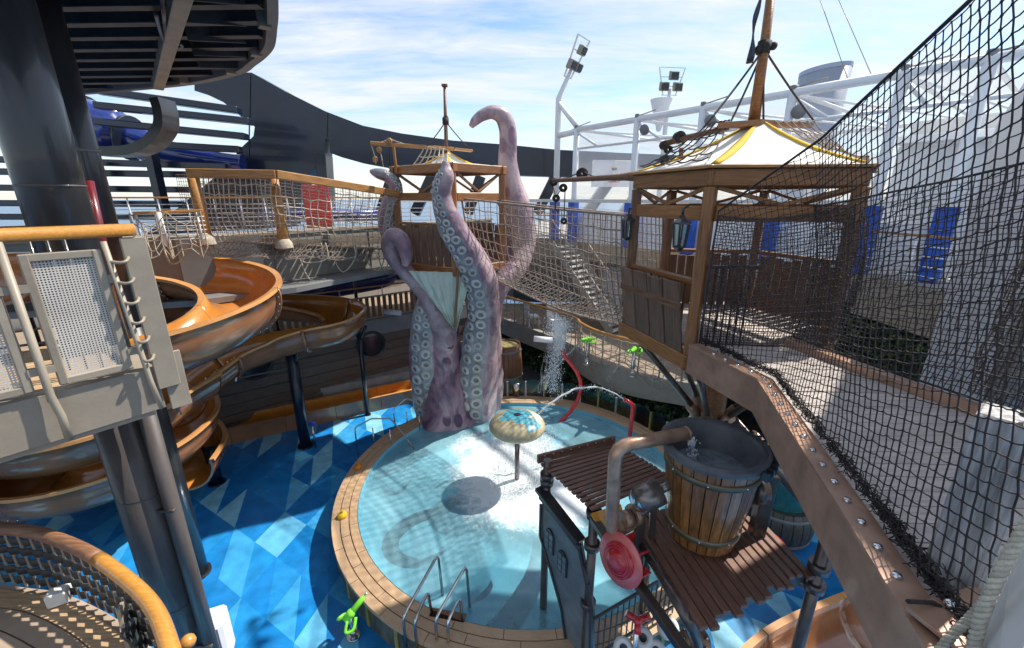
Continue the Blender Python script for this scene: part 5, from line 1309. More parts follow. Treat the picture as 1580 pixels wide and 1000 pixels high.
m = MB(); sg = 48; vs = []
for i, (z, s) in enumerate(((c.z-3, .92), (c.z+4, .94), (at(1262, 112, D=42).z, 1.0))):
    for k in range(sg):
        a = 2*PI*k/sg; x = 1.72*s*math.cos(a)*(1+.02*i); vs.append(V((c.x+.1*i+x, c.y+2.25*s*math.sin(a), z+(0 if i < 2 else .3+.12*math.cos(a)))))
fs = [(i*sg+k, i*sg+(k+1) % sg, (i+1)*sg+(k+1) % sg, (i+1)*sg+k) for i in range(2) for k in range(sg)]
m.add(vs, fs, 0, True); m.f.append(list(range(2*sg, 3*sg))); m.m.append(0); m.sm.append(False); M['funnel_paint'] = pm('pale_lilac_funnel_paint', (.40, .43, .51), .45, var=.04, scale=.3, bump=0, dirt=.12); m.build('shell', M['funnel_paint'], fu)
m = MB(); m.add([v*1.0 for v in vs[2*sg:]]+[v+V((0, 0, -.35)) for v in vs[2*sg:]], [(k, (k+1) % sg, sg+(k+1) % sg, sg+k) for k in range(sg)], 0, True)
mm = m.build('top_band', M['funnel_paint'], fu); mm.scale = (1.004, 1.004, 1)
mm.location = V((c.x, c.y, 0))*-.0
for x0, x1 in ((1262, 1310), (1290, 1350)): tag(MB().tube([at(x0, -10, D=16), at(x1, 128, D=15)], .012, 5).build('stay_wire', M['greysteel']), 'thin stay wire crossing the sky above the funnel, the %s one' % ('left' if x0 == 1262 else 'right'), 'wire', 'stay wires in the sky')
# ---- upper deck fascia on the right and its slab
FL = [at(770, 388, D=20.0), at(900, 396, D=19.0), at(1000, 405, D=17.2), at(1200, 425, D=12.4), at(1340, 432, D=9.8), at(1500, 440, D=7.6), at(1640, 440, D=6.2)]
FLp = [(p.x, p.y) for p in FL]
MB().prism([(x, y, 5.2) for x, y in FLp]+[(24, 6, 5.2), (24, 34, 5.2), (FLp[0][0], 34, 5.2)], (0, 0, -.3)).build('court_deck', M['concrete'], kind='structure')
wallstrip('deck_fascia', FLp, 4.28, 5.24, .25, 'greysteel', off=-.02, label='grey fascia of the upper court deck behind the right net', cat='fascia')
fr = thing('court_railing', 'white railing along the edge of the upper court deck', 'railing', (FLp[2][0], FLp[2][1], 5.2))
for (x0, y0), (x1, y1) in zip(FLp, FLp[1:]):
    for z in (5.45, 5.65, 5.85, 6.05): MB().tube([(x0, y0+.1, z), (x1, y1+.1, z)], .012, 5).build('bar', M['white'], fr)
    piece('handrail', (x0, y0+.1, 6.25), (x1, y1+.1, 6.25), .06, .05, 'timber_light', fr)
for q, u in along([(x, y, 0) for x, y in FLp], 1.2, .3): MB().tube([(q.x, q.y+.1, 5.2), (q.x, q.y+.1, 6.25)], .022, 6).build('post', M['white'], fr)
# ---- white superstructure at far right
sb = thing('superstructure', 'white ship superstructure block behind the black net on the right', 'building', (11, 10, 5.2))
b0, b1 = V((9.2, 10.8, 0)), V((13.0, 5.2, 0))
for k in range(6):
    p, q = b0.lerp(b1, k/6), b0.lerp(b1, (k+1)/6)
    piece('wall_panel', up_(p.lerp(q, .006), 6.7), up_(p.lerp(q, .994), 6.7), .12, 2.9, 'white', sb, bevel=.01)
    piece('upper_panel', up_(p.lerp(q, .006)+V((.5, .35, 0)), 8.5), up_(p.lerp(q, .994)+V((.5, .35, 0)), 8.5), .12, .5, 'cream', sb, bevel=.01)
piece('overhang', up_(b0, 8.25), up_(b1, 8.25), 1.2, .16, 'white', sb)
for f, w_ in ((.55, .9), (.8, .9)):
    p = b0.lerp(b1, f); piece('window_frame', up_(p-V((.11, .07, 0))-(b1-b0).normalized()*w_/2, 7.0), up_(p-V((.11, .07, 0))+(b1-b0).normalized()*w_/2, 7.0), .05, .95, 'greywall', sb)
    piece('window_glass', up_(p-V((.14, .09, 0))-(b1-b0).normalized()*w_/2.3, 7.0), up_(p-V((.14, .09, 0))+(b1-b0).normalized()*w_/2.3, 7.0), .05, .8, 'glassdark', sb)
p = at(1570, 275, D=5.2); lsp = MB().box((p.x+.2, p.y, p.z), (.3, .3, .5), .5).box((p.x+.2, p.y+.2, p.z-.5), (.08, .08, .9)).build('loudspeaker', M['black'], bevel=.02, label='black loudspeaker box at the right edge beyond the net', cat='loudspeaker')
# ---- mid deck with curved orange handrail
CR = [at(x, y, z=2.9) for x, y in ((755, 448), (800, 463), (880, 487), (897, 499), (925, 512), (985, 527), (1060, 537), (1110, 545))]
CRs = [V(q) for q in catmull([tuple(p) for p in CR], 6)]
MB().prism([(p.x, p.y, 1.8) for p in CRs]+[(12, CRs[-1].y, 1.8), (12, 21, 1.8), (CRs[0].x, 21, 1.8)], (0, 0, -.12)).build('mid_deck', M['tan_floor'], kind='structure')
wallstrip('curved_fascia', [(p.x, p.y) for p in CRs], 1.12, 1.86, .2, 'greywall', off=-.04, label='curved beige fascia of the mid deck above the planted wall', cat='fascia')
cr_ = thing('curved_railing', 'curved orange handrail with thin posts round the mid deck', 'railing', CRs[10])
MB().tube(CRs, .05, 10).build('handrail', M['handrail'], cr_)
for q, u in along([tuple(p) for p in CRs], .62, .2): MB().tube([(q.x, q.y, 1.8), (q.x, q.y, 2.88)], .022, 6).build('post', M['greysteel'], cr_)
for z in (2.1, 2.35, 2.6): MB().tube([V((p.x, p.y, z)) for p in CRs], .010, 5).build('bar', M['greysteel'], cr_)
def crn(u, v):
    k = u*(len(CRs)-1); i = min(int(k), len(CRs)-2); p = CRs[i].lerp(CRs[i+1], k-i); return V((p.x-.03, p.y-.12-.1*math.sin(PI*v), 2.86-(1.0+.35*math.sin(u*26))*v))
net('rope_net', crn, 34, 4, .013, 'rope', .28, 5, sub=2, label='pale loose rope net tied along the curved orange handrail', cat='net')
gw = [(p.x+.25, p.y+.35) for p in CRs]
M['soil'] = pm('dark_green_backing', (.012, .018, .012), .9, var=.4, bump=.3)
def leaf_wall(name, pts, z0, z1, n, kinds, **kw):
    m = MB(); P2 = [V((*p, 0)) for p in pts]; ln_ = [0]
    for a, b in zip(P2, P2[1:]): ln_.append(ln_[-1]+(b-a).length)
    for _ in range(n):
        s = random.uniform(0, ln_[-1]); i = max(j for j in range(len(ln_)-1) if ln_[j] <= s); u = (P2[i+1]-P2[i]).normalized(); nn = V((u.y, -u.x, 0))
        p = P2[i]+u*(s-ln_[i]); z = random.uniform(z0, z1); cl = noise.noise(V((s*1.3, z*1.3, 5)))
        if cl < -.18 and random.random() < .8: continue
        p = V((p.x, p.y, z))+nn*(random.uniform(.02, .26)+max(0, cl)*.25)
        d = V((random.gauss(0, .5), random.gauss(0, .5), -.6+random.gauss(0, .5)))+nn*.7; d.normalize(); L = random.uniform(.07, .17); w_ = L*random.uniform(.25, .45)
        s_ = d.cross(V((random.random()-.5, random.random()-.5, 1))).normalized()*w_
        m.add([p, p+d*L*.5+s_, p+d*L, p+d*L*.5-s_], [(0, 1, 2, 3)], random.choice(kinds))
    return m.build(name, [M['leaf_a'], M['leaf_b'], M['leaf_c']], kind='stuff', **kw)
M['leaf_a'] = pm('dark_leaf', (.020, .042, .016), .5, var=.4, bump=0, dirt=0)
M['leaf_b'] = pm('green_leaf', (.045, .10, .022), .5, var=.4, bump=0, dirt=0)
M['leaf_c'] = pm('olive_leaf', (.13, .14, .03), .5, var=.4, bump=0, dirt=0)
wallstrip('planted_wall', gw, 0, 1.14, .2, 'soil', label='dark planted wall below the curved mid deck', cat='wall')
leaf_wall('wall_foliage', gw, .05, 1.12, 5200, (0, 0, 0, 1), )
GW2 = [(FLp[3][0]-.6, FLp[3][1]+.3)]+[(x+.25, y+.35) for x, y in FLp[3:]]
wallstrip('planted_wall', [(x, y) for x, y in GW2], 0, 4.3, .2, 'soil', label='tall dark planted wall under the court deck behind the bridge net', cat='wall')
leaf_wall('wall_foliage', GW2, 1.2, 4.25, 9000, (0, 0, 1, 0, 2, 1))
wallstrip('mid_back_wall', [(-1.2, 22.5), (4, 21.5), (8.3, 17.0), (9.6, 13.6)], 1.7, 5.0, .2, 'greywall', label='beige back wall of the mid deck behind the stairs', cat='wall')
for px, py, w_, h_, mk, lab in ((815, 445, 1.6, 1.7, 'darkpanel', 'dark doorway opening at the back of the mid deck'), (940, 460, 1.1, 2.1, 'white', 'white door at the back of the mid deck beside the stairs'), (915, 430, .7, 2.1, 'timber_dark', 'brown door at the back of the mid deck')):
    q = at(px, py, D=21.4 if px < 900 else 19.6); d_ = thing('door', lab, 'door', (q.x, q.y, 1.8)); MB().box((q.x, q.y, 1.8+h_/2), (w_, .12, h_), -.3).build('door_leaf', M[mk], d_, bevel=.02); MB().ball((q.x-w_*.35, q.y-.1, 2.8), .05, 8, 6).build('handle', M['steel'], d_)
def chair(label, p, rz):
    t = thing('deck_chair', label, 'chair', p, 'white chairs on the mid deck'); p = V(p); rt = Matrix.Translation(p) @ Matrix.Rotation(rz, 4, 'Z')
    def bx(nm, c, s): MB().box(None, s, mat=rt @ Matrix.Translation(V(c))).build(nm, M['white'], t, bevel=.01)
    bx('seat', (0, 0, .45), (.5, .5, .05)); bx('backrest', (0, .25, .75), (.5, .05, .6))
    for x in (-.22, .22):
        for y in (-.22, .22): bx('leg', (x, y, .215), (.05, .05, .43))
chair('white chair under the netted bridge, the one nearer the stairs', (1.75, 16.6, 1.8), .4); chair('white chair under the netted bridge, the one further left', (.85, 17.0, 1.8), 1.9)
# ---- stairs from the mid deck to the upper deck
st = thing('staircase', 'open grey steel staircase climbing from mid deck to upper deck', 'stairs', at(955, 512, z=1.8))
s0 = at(957, 513, z=1.8); s1 = at(866, 384, D=18.6); s1.z = 5.1
hd = (s1-s0); side = V((hd.y, -hd.x, 0)).normalized()*.62
for o in (-1, 1):
    piece('stringer', s0+side*o+V((0, 0, .05)), s1+side*o+V((0, 0, .05)), .06, .26, 'greywall', st)
    MB().tube([s0+side*o+V((0, 0, .1)), s0+side*o+V((0, 0, 1.0)), s1+side*o+V((0, 0, 1.0)), s1+side*o], .032, 8).build('stair_rail', M['rope'], st)
for k in range(17):
    c = s0.lerp(s1, (k+.6)/17.3); piece('step', c-side*.95, c+side*.95, .25, .05, 'cream', st)
squirt_gun('lime green water gun on the curved rail nearer the stairs foot', at(905, 562, z=1.86), .85, (-.75, -.6, .1), 1.15)
squirt_gun('lime green water gun on the curved rail nearer the right lookout tower', at(975, 580, z=1.86), .85, (-.5, -.8, .1), 1.2)
for px, py, lab in ((838, 524, 'white tube lamp under the curved mid deck'), (606, 482, 'white tube lamp on the grey fascia left of the octopus')):
    p = at(px, py, D=13.0 if px > 700 else 14.6); tag(MB().tube([p+V((-.3, 0, .03)), p+V((.3, 0, -.03))], .1, 12).build('tube_lamp', M['white']), lab, 'lamp')
MB().prism([(-2.2, 13.3, .004), (2.0, 13.0, .004), (4.4, 11.6, .004), (5.6, 9.9, .004), (8, 10, .004), (8, 18, .004), (-2.2, 18, .004)], (0, 0, .02)).build('rear_floor', M['darkpanel'], kind='structure')
# ---- barrels
def barrel(label, c, r, h, mk, lid=None, hoops=2, grp='dark barrels by the pool'):
    t = thing('barrel', label, 'barrel', c, grp); c = V(c); n = 22
    prof = [(.86, 0), (.96, .25), (1.0, .5), (.96, .75), (.86, 1)]
    for k in range(n):
        m = MB(); m.lathe([(r*q, h*z) for q, z in prof]+[(r*q-.04, h*z) for q, z in prof[::-1]]+[(r*prof[0][0], 0)], 2, Matrix.Translation(c) @ Matrix.Rotation(2*PI*k/n, 4, 'Z'), a0=.01, a1=2*PI/n-.01); m.build('stave', M[mk], t)
    for z in ((.14, .86) if hoops == 2 else (.1, .45, .9)):
        q = .88+.48*min(z, 1-z)*.5; MB().lathe([(r*q+.012, h*z-.04), (r*q+.03, h*z), (r*q+.012, h*z+.04)], 40, Matrix.Translation(c)).build('hoop', M['slate'], t)
    MB().lathe([(.001, h*.97), (r*.84, h*.97)], 32, Matrix.Translation(c)).build('lid', M[lid or mk], t)
    return t
M['lidgold'] = pm('mossy_gold_lid', (.34, .28, .10), .6, var=.4, scale=8, bump=.2)
barrel('tall dark barrel with a mossy gold lid behind the octopus', (at(782, 590, z=.45).x, 14.0, .0), .56, 2.1, 'timber_dark', 'lidgold', 3)
barrel('low wide dark barrel on the floor between bucket and bridge beam', (5.75, 7.6, 0), .72, .85, 'deepgreen')
M['teal_glass'] = pm('teal_glass', (.03, .17, .19), .08, var=.2, bump=0, dirt=.2, spec=.8)
MB().lathe([(.5, 0), (.5, .9), (.47, .9), (.47, 0)], 10, Matrix.Translation((5.75, 7.6, .84)), a0=PI*1.0, a1=PI*1.9, smooth=False).build('glass_guard', M['teal_glass'], label='teal curved glass guard standing on the low wide barrel', cat='glass guard')
# ---- glass fence on the back of the pool rim
M['olive'] = pm('olive_post_paint', (.30, .27, .08), .5, dirt=.35)
gf = thing('glass_fence', 'low wavy glass fence with olive posts along the back of the pool', 'fence', PC+V((2, 4, .6)))
def glass_material():
    m = bpy.data.materials.new('clear_glass'); m.use_nodes = True; t = m.node_tree; t.nodes.clear(); L = t.links.new
    o = N(t, 'ShaderNodeOutputMaterial'); tr = N(t, 'ShaderNodeBsdfTransparent'); tr.inputs[0].default_value = (.72, .82, .76, 1); g = N(t, 'ShaderNodeBsdfGlossy'); g.inputs['Roughness'].default_value = .04
    f = N(t, 'ShaderNodeFresnel'); mx = N(t, 'ShaderNodeMixShader'); L(f.outputs[0], mx.inputs[0]); L(tr.outputs[0], mx.inputs[1]); L(g.outputs[0], mx.inputs[2]); L(mx.outputs[0], o.inputs[0]); return m
M['glass'] = glass_material()
for k in range(17):
    a0 = R(104-8.2*k); a1 = R(104-8.2*(k+1)+.6); r = RO-.02
    m = MB(); K = 5; vs = []
    for i in range(K+1):
        a = a0+(a1-a0)*i/K; z1 = 1.12+.1*math.sin(PI*i/K)
        for rr, z in ((r, .6), (r, z1), (r+.02, z1), (r+.02, .6)): vs.append(PC+V((rr*math.cos(a), rr*math.sin(a), z)))
    m.add(vs, [(i*4+q, i*4+(q+1) % 4, i*4+4+(q+1) % 4, i*4+4+q) for i in range(K) for q in range(4)]+[(3, 2, 1, 0), (K*4, K*4+1, K*4+2, K*4+3)]); m.build('glass_panel', M['glass'], gf)
    piece('post', PC+V(((r+.01)*math.cos(a0), (r+.01)*math.sin(a0), .55)), PC+V(((r+.01)*math.cos(a0), (r+.01)*math.sin(a0), 1.14)), .06, .04, 'olive' if k % 3 == 0 else 'greywood', gf)
for px in (797, 842): 
    p = at(px, 612, z=.6); tag(MB().lathe([(.001, 0), (.13, 0), (.14, .4), (.12, .46), (.05, .48), (.001, .48)], 18, Matrix.Translation(p+V((0, .1, 0)))).build('water_jet_drum', M['steel']), 'small steel drum on the back pool rim, %s' % ('directly behind the cream mushroom fountain' if px == 797 else 'right of the cream mushroom fountain'), 'drum', 'steel drums on the back pool rim')
# ---- red pipes and the water arcs
def pipe(name, label, pts, r, mk, cat='pipe', **kw): return tag(MB().tube([V(q) for q in catmull([tuple(p) for p in pts], 6)], r, 12).build(name, M[mk]), label, cat, **kw)
pipe('red_spray_pipe', 'tall curving red spray pipe at the back of the pool', [at(860, 655, D=11.35), at(884, 630, D=11.6), at(896, 600, D=11.7), at(890, 575, D=11.75), at(874, 553, D=11.75), at(866, 540, D=11.75)], .055, 'red', group='red spray pipes')
q0 = at(970, 690, z=.45); D_ = q0.y; m = MB(); bent(m, [q0, at(977, 624, D=D_), at(962, 616, D=D_)], .055, 12, .12)
tag(m.build('red_spray_pipe', M['red']), 'hooked red spray pipe in front of the planted wall', 'pipe', 'red spray pipes')
M['stream'] = fall_material('broken_water_stream', .9, (3, 3, 3), .28)
def stream(name, a, b, h, r=.018, n=26, drops=160):
    a, b = V(a), V(b); pts = []
    for i in range(n+1):
        t = i/n; p = a.lerp(b, t); p.z += h*4*t*(1-t); pts.append(p+V((noise.noise(p*6), noise.noise(p*6+V((9, 0, 0))), noise.noise(p*6+V((0, 9, 0)))))*.02)
    m = MB(); m.tube(pts, [r*(.55+.8*i/n)*(1+.5*noise.noise(V((i*1.7, r*99, 3)))) for i in range(n+1)], 8, cap=False); ob = m.build(name, M['stream'], kind='stuff')
    return pts
allp = []
allp += stream('water_arc', at(962, 616, D=D_), at(828, 642, D=9.3), .55, .022)
allp += stream('water_arc', at(905, 520, z=2.68), at(820, 606, z=.55), .05, .012)
allp += stream('water_arc', at(974, 540, z=2.66), at(920, 612, z=.6), .03, .014)
spray('arc_drops', [(p, (.04, .04, .05)) for p in allp], 900, .003, .008)
spray('plume_drops', [(at(863, 535-4*k, D=11.75), (.08+.012*k, .08, .12)) for k in range(11)]+[(at(858-k, 540+11*k, D=11.6), (.12, .1, .2)) for k in range(6)], 5200, .003, .010)

M['plume'] = fall_material('white_spray_plume', .75, (9, 9, 2.2))
p0 = at(866, 540, D=11.75)
m = MB(); m.grid(lambda u, v: p0+V(((.04+.20*v)*math.cos(2*PI*u)-.05*v, (.04+.14*v)*math.sin(2*PI*u), .95*v-.1*v*v+.06*noise.noise(V((u*8, v*5, 0))))), 24, 12)
m.grid(lambda u, v: p0+V((-.12-.42*v+.16*(u-.5)*(1+v)+.05*noise.noise(V((u*6, v*6, 3))), -.1*v+.1*math.sin(u*7), .85-.5*v-1.75*v*v)), 12, 20)
m.build('spray_plume', M['plume'], kind='stuff')
# ================================================================== RIGHT LOOKOUT TOWER
TC = V((3.33, 6.30, 0)); TR_ = 1.50
t2 = thing('lookout_tower', 'large timber lookout tower with white and yellow tent roof beside the black net', 'tower', (TC.x, TC.y, 5.1))
hx = [TC+V((math.cos(R(a)), math.sin(R(a)), 0))*TR_ for a in (171, 231, 291, 351, 51, 111)]
hx[1] = V((2.28, 5.07, 0))
F0, F1, F2 = 5.1, 6.82, 7.20
for i, p in enumerate(hx):
    nn = (p-TC).normalized()
    piece('post', up_(p, F0-.12), up_(p, F2-.08), .13, .13, 'timber' if i in (1, 2) else 'timber_dark', t2, up=tuple(nn))
for i in range(6):
    a, b = hx[i], hx[(i+1) % 6]; u = (b-a).normalized(); nn = V((u.y, -u.x, 0)); 
    if nn.dot((a+b)/2-TC) < 0: nn = -nn
    piece('ring_beam', up_(a-u*.05, F2+.02), up_(b+u*.05, F2+.02), .10, .19, 'timber', t2)
    piece('ring_ledge', up_(a-u*.08, F2+.135), up_(b+u*.08, F2+.135), .2, .035, 'timber_light', t2)
    piece('mid_beam', up_(a+u*.075, F1), up_(b-u*.075, F1), .08, .17, 'timber', t2)
    mid = (a+b)/2
    for q, s in ((a, 1), (b, -1)): piece('brace', up_(q+u*.07*s, F2-.09), up_(mid, F1+.1), .035, .045, 'timber', t2)
    piece('sill_beam', up_(a-u*.1, F0-.13), up_(b+u*.1, F0-.13), .17, .2, 'timber', t2)
    if i == 0:
        n = 4; L = (b-a).length                       # flared plank wall facing the pool
        for k in range(n):
            s = .06+(L-.12)*(k+.5)/n; p = a+u*s; wd = (L-.12)/n-.03
            piece('wall_plank', up_(p+nn*.06, F0-.02), up_(p+nn*.22, F0+.90+random.uniform(-.03, .04)), wd, .03, 'plank_old', t2, up=tuple(nn))
        piece('wall_rail', up_(a+u*.06+nn*.18, F0+.60), up_(b-u*.06+nn*.18, F0+.60), .03, .09, 'timber_dark', t2)
        piece('cap_rail', up_(a+u*.07, F0+.90), up_(b-u*.07, F0+.90), .10, .07, 'timber', t2)
        for k in range(7): piece('baluster', up_(a.lerp(b, .12+.12*k), F0+.1), up_(a.lerp(b, .12+.12*k), F0+.9), .03, .03, 'timber_dark', t2)
    elif i in (2, 3, 4):
        n = 9; L = (b-a).length
        for k in range(n):
            s = .08+(L-.16)*(k+.5)/n; p = a+u*s; wd = (L-.16)/n-.022
            piece('wall_plank', up_(p+nn*.03, F0), up_(p+nn*.06, F0+.93+random.uniform(-.04, .04)), wd, .03, 'timber_dark', t2, up=tuple(nn))
        piece('cap_rail', up_(a+u*.07, F0+.99), up_(b-u*.07, F0+.99), .09, .06, 'timber', t2)
    elif i == 1:
        for k in range(7): MB().tube([up_(a.lerp(b, .06+.05*k)+nn*.02, F0), up_(a.lerp(b, .06+.05*k)+nn*.02, F0+1.1)], .011, 6).build('gate_bar', M['net_black'], t2)
        piece('gate_rail', up_(a.lerp(b, .02), F0+1.1), up_(a.lerp(b, .42), F0+1.1), .03, .04, 'black', t2)
for k in range(18):
    y = TC.y-1.5+.17*k; hw_ = min(1.36, 1.5-abs(y-TC.y)*.58); piece('floor_plank', (TC.x-hw_, y, F0-.01), (TC.x+hw_, y, F0-.01), .155, .04, 'greydeck', t2)
pk2 = V((TC.x+.04, TC.y, 8.02))
tent(t2, hx, F2+.16, pk2, .06, None, True)
pa, pb, pc_ = at(1108, 189, D=5.9), at(1165, 187, D=6.3), at(1256, 190, D=6.9)
m = MB(); m.prism([pa, pb+V((0, -.16, 0)), pc_, pb+V((0, .16, 0))], (0, 0, -.07)); m.build('yard_plank', M['timber'], t2)
mb_, mtp = at(1163, 188, D=6.3), at(1192, -30, D=6.3)
h = at(1179, 75, D=6.3)
MB().tube([mb_, h, mtp], [.075, .06, .05], 14).build('mast', M['timber'], t2)
m = MB(); m.tube([h+V((-.01, 0, -.06)), h+V((.0, 0, .08))], .085, 12); m.ball(h+V((.1, -.03, .02)), .05, 8, 6); m.ball(h+V((-.09, -.03, -.02)), .05, 8, 6); m.build('mast_band', M['net_black'], t2)
for p in (at(1086, 197, D=5.7), at(1128, 187, D=6.6), at(1178, 188, D=6.2), at(1257, 188, D=6.9)): MB().tube(sagrope(h, p, .02, 6), .014, 6).build('shroud_rope', M['net_brown'], t2)
fg = MB(); fg.grid(lambda u, v: at(1180, 0, D=6.25)+V((-.05-.05*v*(.4+u)+.015*math.sin(u*9), .03*math.sin(u*12+3*v), .25-.95*u)), 14, 6, thick=(0, .008, 0)); fg.build('furled_flag', M['navy'], label='dark furled flag hanging against the tall mast', cat='flag')
# yards with pulleys on the pool side
ya, yb = at(850, 279, D=8.2), at(1000, 271, D=6.6)
m = MB(); m.tube([ya, ya.lerp(yb, .75), yb], [.035, .05, .10], 10); m.build('yard', M['timber_dark'], t2)
yc, yd = at(1024, 222, D=6.4), at(1125, 196, D=6.0); MB().tube([yc, yd], .04, 10).build('yard', M['timber_dark'], t2)
def pulley(p, r=.09): MB().lathe([(.02, -.04), (r, -.045), (r*.8, 0), (r, .045), (.02, .04)], 18, Matrix.Translation(p) @ Matrix.Rotation(PI/2, 4, 'X')).build('pulley_block', M['net_black'], t2)
pulley(at(898, 268, D=7.9), .10); pulley(at(854, 281, D=8.2), .075); pulley(at(869, 290, D=8.1), .075); pulley(at(858, 306, D=8.2), .07); pulley(at(870, 341, D=8.1), .06)
pulley(at(1048, 212, D=6.3), .08); pulley(at(1025, 224, D=6.4), .06); pulley(at(1031, 231, D=6.4), .05); pulley(at(1025, 246, D=6.4), .06)
m = MB(); m.tube(sagrope(at(851, 281, D=8.2), at(898, 264, D=7.9), .02), .012, 5); m.tube(sagrope(at(898, 264, D=7.9), at(990, 272, D=6.7), .1), .012, 5); m.tube([at(852, 284, D=8.2), at(858, 304, D=8.2), at(866, 292, D=8.1)], .011, 5); m.tube([at(872, 292, D=8.1), at(870, 341, D=8.1)], .011, 5)
m.tube([at(858, 310, D=8.2), at(857, 322, D=8.2), at(861, 327, D=8.2), at(863, 322, D=8.2)], .02, 6); m.tube(sagrope(at(1026, 224, D=6.4), at(1060, 215, D=6.3), .06), .010, 5); m.tube([at(1028, 228, D=6.4), at(1027, 248, D=6.4)], .010, 5); m.build('yard_rope', M['net_brown'], t2)
piece('toggle', at(1051, 228, D=6.3), at(1051, 246, D=6.3), .05, .05, 'timber', t2)
r0_, r1_ = at(1090, 196, D=5.8), at(1125, 190, D=6.1); e0_, e1_ = hx[0]+V((0, 0, F2+.2)), hx[1]+V((0, 0, F2+.2))
def rat2(u, v):
    p = r0_.lerp(r1_, u).lerp(e0_.lerp(e1_, .02+.9*u), v); p.z -= .07*math.sin(PI*v)-.04; return p
net('ratlines', rat2, 5, 4, .009, 'net_brown', .15, 5, parent=t2, sub=3)
r2_, r3_ = at(1195, 192, D=6.3), at(1255, 191, D=6.8); e2_, e3_ = hx[2]+V((0, 0, F2+.2)), hx[3]+V((0, 0, F2+.2))
def rat3(u, v):
    p = r2_.lerp(r3_, u).lerp(e2_.lerp(e3_, .1+.85*u), v); p.z -= .05*math.sin(PI*v)-.04; return p
net('ratlines', rat3, 5, 4, .009, 'rope_grey', .15, 5, parent=t2, sub=3)
def lantern(label, p, s=1.0):
    t = thing('lantern', label, 'lantern', p, 'black lanterns on the tower posts'); p = V(p)
    m = MB(); m.lathe([(.001, .14*s), (.03*s, .13*s), (.035*s, .10*s), (.10*s, .06*s), (.11*s, .04*s), (.001, .035*s)], 6, Matrix.Translation(p), smooth=False); m.tube([p+V((0, 0, .14*s)), p+V((0, 0, .2*s)), p+V((.1*s, .12*s, .22*s))], .014*s, 6); m.build('lantern_hood', M['black'], t)
    m = MB()
    for k in range(6):
        a = R(60*k); m.bar(p+V((.085*s*math.cos(a), .085*s*math.sin(a), .04*s)), p+V((.06*s*math.cos(a), .06*s*math.sin(a), -.2*s)), .016*s, .016*s)
    m.build('lantern_cage', M['black'], t); MB().lathe([(.07*s, .035*s), (.05*s, -.195*s)], 6, Matrix.Translation(p), smooth=False).build('lantern_glass', M['glass'], t)
    MB().lathe([(.001, -.24*s), (.03*s, -.235*s), (.066*s, -.2*s), (.066*s, -.185*s), (.001, -.185*s)], 6, Matrix.Translation(p), smooth=False).build('lantern_foot', M['black'], t)
lantern('black lantern hanging on the far left post of the large tower', at(969, 345, D=6.5), 1.05); lantern('black lantern on the front post of the large tower by the net', at(1051, 352, D=5.0), 1.1)
# column and struts under the tower
cl = thing('tower_column', 'brown round column with fanned struts and white collar under the large tower', 'column', (TC.x, TC.y, 0))
MB().tube([(TC.x, TC.y, 0), (TC.x, TC.y, 5.0)], .19, 24).build('shaft', M['timber'], cl)
MB().lathe([(.36, 2.6), (.36, 3.35), (.30, 3.5), (.2, 3.52)], 28, Matrix.Translation(V((TC.x, TC.y, 0)))).build('collar', M['cream'], cl)
for a in (171, 231, 291, 351, 51, 111): 
    e = TC+V((math.cos(R(a)), math.sin(R(a)), 0))*TR_*.95; s = TC+V((math.cos(R(a)), math.sin(R(a)), 0))*.22
    MB().tube([up_(s, 3.55), up_(e, 4.95)], .05, 10).build('strut', M['pole'], cl); MB().tube([up_(s, 3.5), up_(s.lerp(e, .12), 3.68)], .085, 12).build('strut_socket', M['copper'], cl)
MB().tube([(TC.x+.2, TC.y-.15, 3.6), at(1290, 830, D=6.4)], .085, 14).build('raking_pipe', M['pole'], cl)
MB().tube([at(1160, 672, D=6.35), at(1178, 690, D=6.35)], .105, 14).tube([at(1196, 712, D=6.35), at(1215, 735, D=6.35)], .105, 14).build('pipe_sleeve', M['copper'], cl)
# ================================================================== NETTED BRIDGE BETWEEN THE TOWERS
T0, T1 = [at(712, 306, D=10.9), at(850, 322, D=9.4), at(972, 333, D=6.8)], [at(752, 425, D=11.2), at(860, 476, D=9.2), at(985, 508, D=6.9)]
T0s = [V(q) for q in catmull([tuple(p) for p in T0], 10)]; T1s = [V(q) for q in catmull([tuple(p) for p in T1], 10)]
def bn(u, v):
    a, b = pl(T0s, u), pl(T1s, u); p = a.lerp(b, v); p.y -= .16*math.sin(PI*v); p.x -= .1*math.sin(PI*v); p.z -= .04*math.sin(PI*v); return p
net('rope_net', bn, 30, 9, .011, 'rope_grey', .10, 5, edges=2.2, sub=1, label='rope net on the pool side of the bridge between the two towers', cat='net')
off = V((.85, .95, 0))
def bn2(u, v):
    a, b = pl(T0s, u)+off+V((0, 0, -.05)), pl(T1s, u)+off; p = a.lerp(b, v); p.y += .12*math.sin(PI*v); return p
net('rope_net', bn2, 34, 11, .009, 'rope_grey', .10, 4, edges=2, label='rope net on the far side of the bridge between the two towers', cat='net')
def bn3(u, v):
    a, b = pl(T1s, u), pl(T1s, u)+off; p = a.lerp(b, v); p.z -= .12*math.sin(PI*v); return p
net('deck_net', bn3, 46, 7, .009, 'rope_grey', .12, 4, label='rope net floor of the bridge between the two towers', cat='net', diag=True)
def bn4(u, v):
    a, b = pl(T0s, u)+off*1.05, pl(T1s, u)+off*1.05; return a.lerp(b, v)
net('safety_net', bn4, 90, 28, .0025, 'rope_grey', .1, 3, label='fine mesh safety net behind the bridge between the two towers', cat='net')
for k in range(28):
    u = (k+.5)/28; a = pl(T1s, u)+V((.06, .06, .0)); piece('rung', a, a+off*.9, .05, .05, 'rope_grey', None) if False else None
